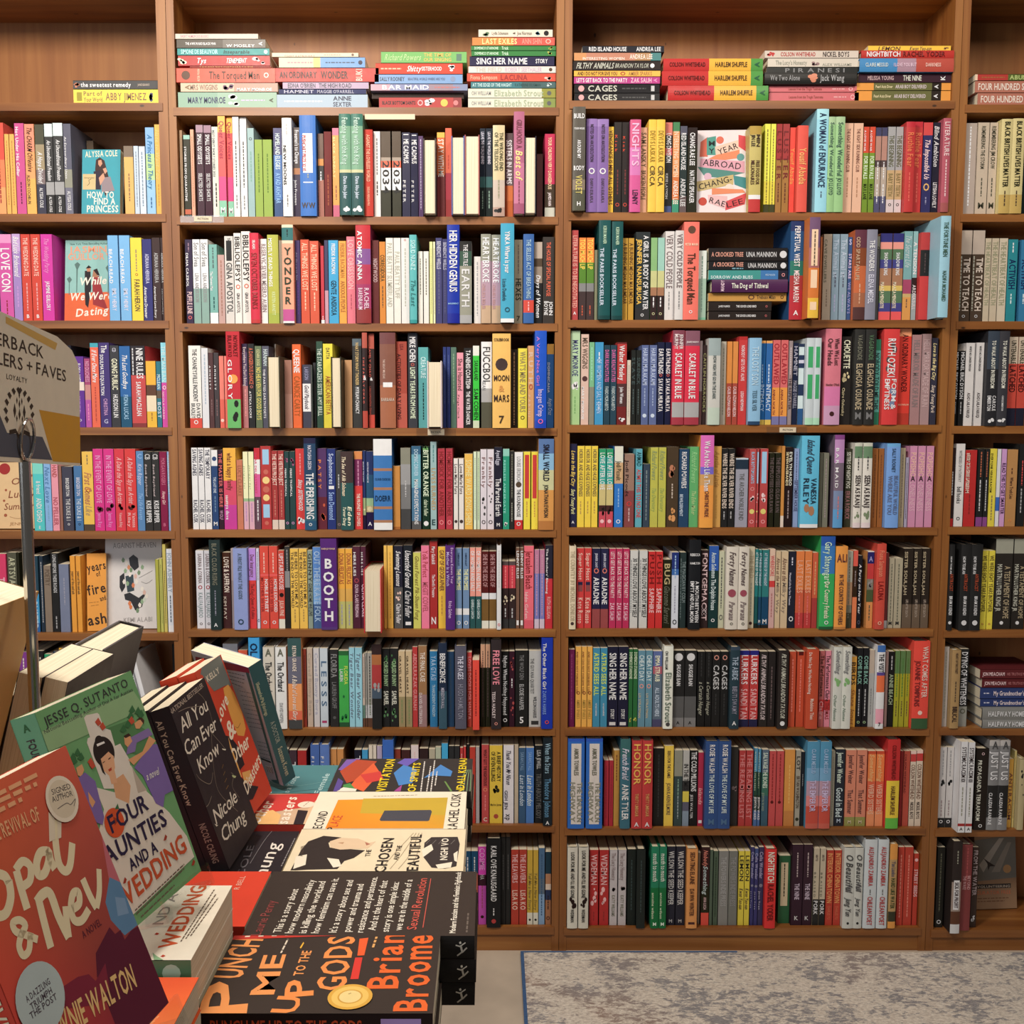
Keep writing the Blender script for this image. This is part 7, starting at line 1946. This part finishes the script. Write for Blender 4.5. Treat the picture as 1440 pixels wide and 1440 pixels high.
# the shelf ends hidden behind the table and the sign carry books too
rf = random.Random(7); PAL = 'b33,246,e8e2d6,3a7,d83,557,222,c9b28a,849,28a,eb4,544,ddd8d0,a44,365'.split(',')
for fb, fr, xa, xb in ((2, 8, .03, .40), (2, 7, .03, .20), (1, 8, .5, .87), (1, 7, .4, .87), (1, 6, .3, .68), (1, 3, .3, .62)):
    x = SEAM[fb - 1] + xa * .98
    while x < SEAM[fb - 1] + xb:
        T = rf.uniform(.014, .028); h_ = rf.uniform(.19, .215); z = SHZ[fb][fr] + .0003; c = lin(rf.choice(PAL)); yf = rf.uniform(.008, .02)
        bk = Book(lambda u, v, d, x=x, z=z, h_=h_, yf=yf: Vector((x + v, yf + d, z + h_ - u)), h_, T - .0006, .135, False, int(x * 1e4))
        bk.shell([(0, 1, c)], c); k = lin('eee8dc') if sum(c) < 1.2 else lin('333')
        bk.segs([(k, 8, 50, '~'), (k, 62, 86, '~')]); join(STUFF_C, bk.mb); join(STUFF_C, bk.pg); x += T
tag(STUFF_C.build('shelved_books'), 'many slimmer paperbacks and hardcovers filling the bookcase shelves', 'books', kind='stuff')

# ------------------------------------------------------------------ books shown face out on the shelves
for n, (bb, rr, (xa, xb, tp), dep, ang, t, bg, lab, art) in enumerate(FACE):
    yb = dep; zs = SHZ[bb][rr] + .0003; ymid = (tp + SHELF_PX[bb][rr]) / 2
    A = wp(xa, ymid, yb); Bx = wp(xb, ymid, yb).x; hgt = wp(692, tp, yb).z - zs; wdt = Bx - A.x; lean = math.radians(7); ya = math.radians(ang)
    wd = Vector((math.cos(ya), math.sin(ya), 0)); nn = Vector((math.sin(ya), -math.cos(ya), 0))
    up = Vector((0, 0, 1)) * math.cos(lean) - nn * math.sin(lean); no = nn * math.cos(lean) + Vector((0, 0, 1)) * math.sin(lean)
    wdt /= math.cos(ya); hgt /= math.cos(lean); base = Vector((A.x, yb, zs)) + no * 0 + Vector((0, 0, t * math.sin(lean) * .0))
    TL = base + up * hgt
    P = lambda u, v, d, TL=TL, up=up, no=no, wd=wd, t=t: TL - up * u + no * (v - t) + wd * d
    zoff = t * math.sin(lean)
    TL = TL + Vector((0, 0, zoff))
    P = lambda u, v, d, TL=TL, up=up, no=no, wd=wd, t=t: TL - up * u + no * (v - t) + wd * d
    bk = Book(P, hgt, t, wdt, False, 900 + n); E = E_at((xa + xb) / 2, ymid); c = E(lin(bg))
    bk.shell([(0, 1, c)], c)
    _l = lin
    def lin_e(h, E=E, _l=_l): return E(_l(h))
    lin = lin_e; bk.art(art); lin = _l
    o = Vector((A.x + wdt / 2, yb + .02, zs)); ob = bk.mb.build('paperback_book', None, o); tag(ob, lab, 'book', 'books shown face out')
    for i, v in enumerate(bk.pg.v): bk.pg.v[i] = Vector(v) - o
    bk.pg.build('page_block', ob)

# ------------------------------------------------------------------ shelf tags and small things
def tagstrip(bx, px0, px1, py0, py1, lx0, lx1, txt, lab):
    a, c = wp(px0, py1, -.005), wp(px1, py0, -.005); cx = (a.x + c.x) / 2; o = Vector((cx, -.0045, a.z))
    mb = MB(); mb.box(Vector((a.x, -.0052, a.z)) - o, Vector((c.x, -.0034, c.z)) - o, M_ACR)
    ob = mb.build('shelf_tag'); ob.location = o; tag(ob, lab, 'shelf label', 'clear shelf tags')
    p, r_ = wp(lx0, py1 - 1.5, -.006), wp(lx1, py0 + 1, -.006)
    m2 = MB(); m2.box(Vector((p.x, -.0062, p.z)) - o, Vector((r_.x, -.0054, r_.z)) - o, M_PAPER)
    lay, wd = text_layout(txt, .02); sc = (r_.x - p.x) * .6 / wd; zb = (p.z + r_.z) / 2 - CAP * sc / 2; st = (p.x + r_.x) / 2 - wd * sc / 2
    for gx, vs, fs in lay:
        for f in fs: m2.face([Vector((st + (gx + vs[i][0]) * sc, -.0064, zb + vs[i][1] * sc)) - o for i in f], lin('4a4440'), M_COVER)
    m2.build('paper_label', ob)
tagstrip(2, 253.5, 314.5, 303, 313, 273, 298, 'FICTION', 'clear shelf tag reading FICTION under the small odysseys books')
tagstrip(2, 585.5, 641, 602.5, 613.5, 601.5, 625, 'FICTION', 'clear shelf tag reading FICTION under the book turned pages outward')
tagstrip(3, 1078, 1135, 600, 609.5, 1096, 1119.5, 'FICTION', 'clear shelf tag reading FICTION on the rug bookcase')

a, c = wp(513, 168, -.0034), wp(583.5, 160.5, -.0034); o = Vector(((a.x + c.x) / 2, -.0036, a.z)); mb = MB()
mb.box(Vector((a.x, -.0040, a.z)) - o, Vector((c.x, -.0032, c.z)) - o, M_PAPER); sl_ = mb.build('paper_strip'); sl_.location = o
tag(sl_, 'torn pale paper strip stuck to the edge of the top shelf', 'paper strip')

# ------------------------------------------------------------------ rug
p0 = wp(748.5, 1337, 0)
ro = empty('rug', (1.2, -.9, 0)); tag(ro, 'worn pale rug with faded blue and rose pattern and blue binding', 'rug')
def rbox(name, a, c, m):
    mb = MB(); mb.box(Vector(a) - ro.location, Vector(c) - ro.location, m); return mb.build(name, ro)
RX0 = .072
rbox('pile', (RX0 + .008, -1.9, 0), (2.5, -.024, .009), M_RUG)
rbox('binding', (RX0, -1.9, 0), (RX0 + .008, -.018, .0095), M_BLUE); rbox('binding', (RX0 + .008, -.024, 0), (.62, -.018, .0095), M_BLUE)

# ------------------------------------------------------------------ table
TZ = .747
te = empty('table', (-.6, -1.4, 0)); tag(te, 'dark wooden display table carrying the stacked books', 'table')
def tbox(name, a, c, m):
    mb = MB(); mb.box(Vector(a) - te.location, Vector(c) - te.location, m); return mb.build(name, te)
tbox('table_top', (-1.05, -2.1, TZ - .03), (-.06, -.76, TZ), M_TAB)
for x in (-1.0, -.17):
    for y in (-2.04, -.86): tbox('leg', (x, y, 0), (x + .05, y + .05, TZ - .03), M_TAB)
tbox('apron', (-.99, -2.02, TZ - .1), (-.14, -2.0, TZ - .03), M_TAB); tbox('apron', (-.99, -.84, TZ - .1), (-.14, -.82, TZ - .03), M_TAB)

# ------------------------------------------------------------------ table books
def E_tab(c, e=.78):
    q = [x * .88 / (e * t) for x, t in zip(c, (1.0, .96, .88))]; k = min(1, .9 / max(max(q), 1e-6))
    return tuple(x * k for x in q)
def tbook(key, bg, label, group, dn=0.0, ddir=None, dz=0.0, hard=False, art=True, T=None, e=.78, seed=0, shift=(0, 0, 0)):
    global lin
    bpos, wd, up, no, w_, h_, t_ = POSE[key]; t_ = T or t_
    bpos, wd, up, no = map(Vector, (bpos, wd, up, no))
    TL = bpos + up * h_ - no * dn + Vector((0, 0, dz)) + Vector(shift)
    P = lambda u, v, d: TL - up * u + no * (v - t_) + wd * d
    if key == 'letter':                                # shown from the back: spine at the far end of the visible cover
        P = lambda u, v, d: TL - up * u - no * v + wd * (w_ - d)
    bk = Book(P, h_, t_, w_, hard, 700 + seed); bk.mat = M_COVER; bk.back = key == 'letter'
    it = ART.get(key, []); sp = next((q for q in it if q[0] == 'spine'), None)
    _l = lin
    def lin_e(h): return E_tab(_l(h), e)
    lin = lin_e
    try:
        c = lin(bg); sc = lin(sp[1]) if sp else c
        bk.shell([(0, 1, sc)], c)
        if sp and len(sp) > 2: bk.segs([(lin(a), float(x), float(y), z) for a, x, y, z in (s_.split(',', 3) for s_ in sp[2].split('|'))])
        if art: bk.art(it)
    finally: lin = _l
    cor = [P(u, v, d) for u in (0, h_) for v in (0, t_) for d in (0, w_)]; o = Vector((sum(p.x for p in cor) / 8, sum(p.y for p in cor) / 8, min(p.z for p in cor)))
    ob = bk.mb.build('hardcover_book' if hard else 'paperback_book', None, o); tag(ob, label, 'book', group)
    for i, v in enumerate(bk.pg.v): bk.pg.v[i] = Vector(v) - o
    bk.pg.build('page_block', ob)
    for sfx in '+*':
        if not art or key + sfx not in ART: continue
        b2 = Book(lambda u, v, d: P(u, v, d) + no * .0009 - o, h_, t_, w_, hard, 1); b2.mat = M_GLOSS; lin = lin_e
        b2.art(ART[key + sfx]); lin = _l; b2.mb.build('round_sticker', ob)
    return ob

def stack(key, bg, title, n, hard=False, e=.78, T=.025, jit=.002, desc=''):
    rnd = random.Random(key); zt = POSE[key][0][2]
    g = '%s copies in one pile on the table' % title
    for k in range(n):
        z = zt - k * T
        w = ('top copy of the %s pile' % title if k == 0 else 'bottom copy of the %s pile' % title if k == n - 1 else '%s copy down in the %s pile' % (ORD[k], title))
        tbook(key, bg, '%s book, %s' % (desc, w), 'piled copies on the table', dz=-k * T, hard=hard, art=(k == 0), T=T - .0004, e=e, seed=k, shift=(0 if k == 0 else rnd.uniform(-jit, jit), 0 if k == 0 else rnd.uniform(-jit, jit) * .5, 0))
    return zt - n * T
def easel(name, key, dn, label, lip=.03, foot=None, shift=(0, 0, 0), ledge=True):
    """clear acrylic book easel behind the lowest copy"""
    bpos, wd, up, no, w_, h_, t_ = POSE[key]; bpos, wd, up, no = map(Vector, (bpos, wd, up, no))
    bpos = bpos + Vector(shift); o = bpos + wd * (w_ * .5); mb = MB(); g = .0006
    def slab(a0, a1, u0, u1, n0, n1):
        P = [bpos + wd * a + up * u + no * n - o for n in (n0, n1) for u in (u0, u1) for a in (a0, a1)]
        for q in ((0, 1, 3, 2), (4, 6, 7, 5), (0, 4, 5, 1), (2, 3, 7, 6), (0, 2, 6, 4), (1, 5, 7, 3)): mb.face([P[k] for k in q], (1, 1, 1), M_ACR)
    x0, x1 = w_ * .22, w_ * .78
    slab(x0, x1, -.004 if ledge else dn * no.z / up.z * .35 + .004, h_ * .72, -dn - .0035, -dn - g); ob = mb.build('book_easel'); ob.location = o; tag(ob, label, 'book stand', 'clear book easels')
    if not ledge: return
    mb = MB(); slab(x0, x1, -.0045, -g, -dn - .0035, lip); mb.build('ledge', ob)
    mb = MB(); slab(x0, x1, -.0045, .016, lip, lip + .003); mb.build('front_lip', ob)
    if foot is not None:
        mb = MB(); a = bpos + wd * (w_ * .3); c = bpos + wd * (w_ * .7); zt = bpos.z - .009 - dn * .4
        if zt - foot > .004:
            for p in (a, c): mb.box(Vector((p.x - dn - .004, p.y - .002, foot)) - o, Vector((p.x - .006, p.y + .002, zt)) - o, M_ACR)
            mb.build('foot', ob)

stack('punch', '3a302a', 'PUNCH ME UP TO THE GODS', 3, desc='black')
stack('sexrev', '3b312b', 'Sexual Revolution', 3, True, desc='dark brown')
stack('chosen', 'e2d0ac', 'THE CHOSEN AND THE BEAUTIFUL', 3, desc='cream')
stack('second', 'eee0c4', 'SECOND PLACE', 3, desc='cream and orange', e=.82)
stack('visit', '35302d', 'VISITATION OF SPIRITS', 3, desc='dark collage')
stack('wedding', 'e8dcc4', 'WEDDING', 5, desc='cream and green')
stack('redflat', 'd8442e', 'plain red cover', 3, desc='bright red')
stack('chung', '2b2528', 'All You Can Ever Know', 3, T=.0172, desc='black')
stack('loveflat', 'c9a888', 'Love and Other Disasters', 3, T=.0202, desc='red and tan')
stack('tealflat', '4c7d7f', 'Letter to a Young Female Physician', 3, T=.0202, desc='teal')
stack('opalflat', 'e0602e', 'orange Revival', 4, T=.029, desc='orange')
def rise(key, dn):                                     # a copy behind the front one rests on the same level, so it sits higher up the lean
    up, no = Vector(POSE[key][2]), Vector(POSE[key][3]); return up * (dn * no.z / up.z * .35)
tbook('aunties', '6f9f68', 'green paperback FOUR AUNTIES AND A WEDDING standing on a clear easel', 'books standing on easels', e=.80)
easel('e', 'aunties', .0275, 'clear easel holding the green aunties book', foot=.874)
tbook('allyou', '2c2427', 'black paperback All You Can Ever Know, front copy on its easel', 'books standing on easels', e=.85)
tbook('allyou', '2c2427', 'black paperback All You Can Ever Know, second copy tucked behind the front one', 'books standing on easels', dn=.0245, art=False, shift=rise('allyou', .0245))
tbook('allyou', '2c2427', 'black paperback All You Can Ever Know, rearmost copy on its easel', 'books standing on easels', dn=.049, art=False, shift=rise('allyou', .049))
easel('e', 'allyou', .0745, 'clear easel holding the three black books', ledge=False)
tbook('love', 'c9472f', 'red paperback Love and Other Disasters standing behind the black books', 'books standing on easels', e=.85)
tbook('love', 'c9472f', 'red paperback, second copy tucked behind the Love and Other Disasters book', 'books standing on easels', e=.85, dn=.0255, art=False, shift=rise('love', .0255))
easel('e', 'love', .0515, 'clear easel holding the red Love and Other Disasters book', ledge=False)
tbook('letter', 'b7bdcc', 'teal spined paperback with pale back cover standing behind the red book', 'books standing on easels', e=.9)
easel('e', 'letter', .0245, 'clear easel with bright tip under the teal spined paperback')
tbook('opal', 'c8402f', 'red paperback with white brush lettering and two round stickers, standing nearest the camera', 'books standing on easels', e=.72)
easel('e', 'opal', .0255, 'clear easel holding the red book with brush lettering', foot=TZ + .0005)

# ------------------------------------------------------------------ books facing the other aisle, seen from behind, and their riser
def backbook(x, y0, y1, ztop, zbot, t, col, lean, label, hard=False, seed=0, pagec=None):
    h_ = (ztop - zbot) / math.cos(lean); no = Vector((-math.cos(lean), 0, math.sin(lean))); up = Vector((math.sin(lean), 0, math.cos(lean)))
    W_ = y1 - y0; TL = Vector((x, y1, ztop))
    P = lambda u, v, d: TL - up * u + no * (v) + Vector((0, -1, 0)) * d       # spine at the far end, fore-edge nearest
    bk = Book(P, h_, t, W_, hard, 300 + seed); bk.mat = M_COVER; c = E_tab(lin(col), .85); bk.shell([(0, 1, c)], c)
    o = Vector((x - .06, (y0 + y1) / 2, zbot)); ob = bk.mb.build('hardcover_book' if hard else 'paperback_book', None, o); tag(ob, label, 'book', 'books facing the other aisle')
    for i, v in enumerate(bk.pg.v): bk.pg.v[i] = Vector(v) - o
    bk.pg.build('page_block', ob)
ZB = .875
rs = MB(); rs.box((-1.0, -1.62, TZ), (-.50, -.95, ZB - .002), M_PLY); tag(rs.build('riser_box'), 'plywood riser under the books facing the other aisle', 'display box')
L1 = math.radians(14)
backbook(-.459, -1.40, -1.265, 1.068, ZB, .026, '3a3436', L1, 'dark backed paperback seen from behind, nearer the aisle than its twin', seed=1)
backbook(-.4865, -1.40, -1.26, 1.073, ZB, .027, '4a4442', L1, 'paperback seen from behind, tucked between the dark one and the rod', seed=2)
backbook(-.472, -1.262, -1.122, 1.072, ZB, .034, '55504e', L1, 'thick grey backed book with pale pages, behind the dark paperbacks', True, 3)
backbook(-.512, -1.235, -1.09, 1.070, ZB, .009, '8a8a8c', L1, 'slim pale grey hardcover leaning behind the thick grey book', True, 4)
backbook(-.487, -1.60, -1.40, 1.168, ZB + .09, .05, 'c2975a', math.radians(16), 'thick tan book with pale page tops rising behind the chrome rod', seed=5)
backbook(-.5255, -1.395, -1.27, 1.05, ZB, .03, 'b08a58', L1, 'tan paperback with worn page edges, beside the chrome rod', seed=6)
rs2 = MB(); rs2.box((-.70, -1.6, ZB), (-.505, -1.50, ZB + .088), M_PLY); tag(rs2.build('riser_box'), 'small plywood block under the thick tan book', 'display box')

# ------------------------------------------------------------------ sign on its chrome rod
wd = Vector((-.01398, .99752, -.06891)); up = Vector((-.00097, .06891, .99762)); nn = Vector((1, .0140, 0)).normalized()
BR = Vector((-.46968, -1.32006, 1.353 - .05412)); SW, SH = .30, .146; BL = BR - wd * SW
sg = empty('aisle_sign', BR - wd * SW * .5 + Vector((0, 0, 0))); tag(sg, 'laminated paper sign reading PAPERBACK BESTSELLERS and FAVES on a chrome rod', 'sign')
so = Vector(sg.location)
def sp(x, y, k=0): return BL + wd * (x * SW) + up * (y * SH) + nn * (k * .00012) - so
mb = MB(); c0 = E_tab(lin('e0d3ba'), .85)
out = [(0, 0), (1, 0), (1, .70), (.985, .80), (.93, .88), (.80, .945), (0, 1.0)]
mb.face([sp(x, y) for x, y in out], c0, M_COVER)
mb.face([sp(x, y) - nn * .001 for x, y in out[::-1]], c0, M_COVER)
for i in range(len(out)):
    a, c = out[i], out[(i + 1) % len(out)]; mb.face([sp(*a), sp(*c), sp(*c) - nn * .001, sp(*a) - nn * .001], c0, M_COVER)
sheet = mb.build('paper_sheet', sg)
# positions on the sheet are read along its width (0..1) and height (0..1)
mb = MB(); org = E_tab(lin('cf9630'), .85); sl = E_tab(lin('545660'), .85); dk = lin('3c3028')
mb.face([sp(x, y, 1) for x, y in ((.75, .02), (1, .02), (1, .38), (.64, .38))], org, M_COVER)
mb.face([sp(x, y, 1) for x, y in ((0, .03), (.745, .03), (.665, .19), (.40, .19), (.30, .42), (0, .42))], sl, M_COVER)
mb.face([sp(x, y, 1) for x, y in ((.40, .955), (.80, .895), (.78, .84), (.40, .91))], E_tab(lin('d0a658'), .85), M_COVER)
def stext(txt, x0, x1, y0, cap, c, bold=.0):
    lay, wdd = text_layout(txt, bold); sx = (x1 - x0) * SW / wdd; sy = cap / CAP
    for gx, vs, fs in lay:
        for f in fs: mb.face([sp(x0 + (gx + vs[i][0]) * sx / SW, y0 + vs[i][1] * sy / SH, 2) for i in f], c, M_COVER)
stext('PAPERBACK', .165, .68, .752, .0122, dk, .005); stext('BESTSELLERS + FAVES', .01, .872, .628, .0122, dk, .005); stext('LOYALTY', .40, .55, .545, .005, dk)
lx, ly = .49, .345
for k in range(9):
    for sgn in (-1, 1):
        a = math.radians(-20 + 24 * k * .9); px_, py_ = lx + sgn * .095 * math.cos(a), ly + .155 * math.sin(a) - .02
        if a > math.pi / 2: continue
        q = [(px_, py_ - .02), (px_ + sgn * .018, py_ + .012), (px_ + sgn * .004, py_ + .03), (px_ - sgn * .012, py_ + .006)]
        mb.face([sp(x, y, 2) for x, y in q], dk, M_COVER)
for dx, dy, s_ in ((-.035, 0, 1), (.035, 0, 1), (0, .05, .6), (-.018, .07, .5), (.018, .07, .5), (0, -.02, .8), (-.02, -.05, .5), (.02, -.05, .5), (0, .11, .5)):
    mb.face([sp(lx + dx + x * s_, ly + dy + y * s_, 2) for x, y in ((0, -.05), (.010, 0), (0, .05), (-.010, 0))], dk, M_COVER)
for sgn in (-1, 1): mb.face([sp(lx + sgn * x, ly + y, 2) for x, y in ((0, -.17), (.03, -.12), (.075, -.135), (.075, -.165), (.03, -.15), (0, -.20))], dk, M_COVER)
mb.build('printed_lettering', sheet)
RX, RY = -.468, -1.462
mb = MB(); tube(mb, [Vector((RX, RY, z)) - so for z in (TZ + .012, 1.0, 1.2, 1.31)], .0056, M_CHROME)
mb.build('rod', sg, smooth=True)
mb = MB(); tube(mb, [Vector((RX, RY, 0)) + Vector((.004 + .002 * math.sin(a), .0145 * math.cos(a), 1.332 + .0205 * math.sin(a))) - so for a in [i * math.pi / 16 for i in range(32)]], .0017, M_CHROME, 10, True)
mb.build('ring_clip', sg, smooth=True)
mb = MB()
n = 28; R = .0068; rings = [(R, 0), (R, .008), (R * .9, .012), (.0056, .013)]
for (r0, z0), (r1, z1) in zip(rings, rings[1:]):
    for j in range(n):
        a0, a1 = 2 * math.pi * j / n, 2 * math.pi * (j + 1) / n
        mb.face([Vector((RX + rr_ * math.cos(a), RY + rr_ * math.sin(a), TZ + .0002 + zz)) - so for rr_, zz, a in ((r0, z0, a0), (r0, z0, a1), (r1, z1, a1), (r1, z1, a0))], (1, 1, 1), M_CHROME)
mb.build('foot', sg)
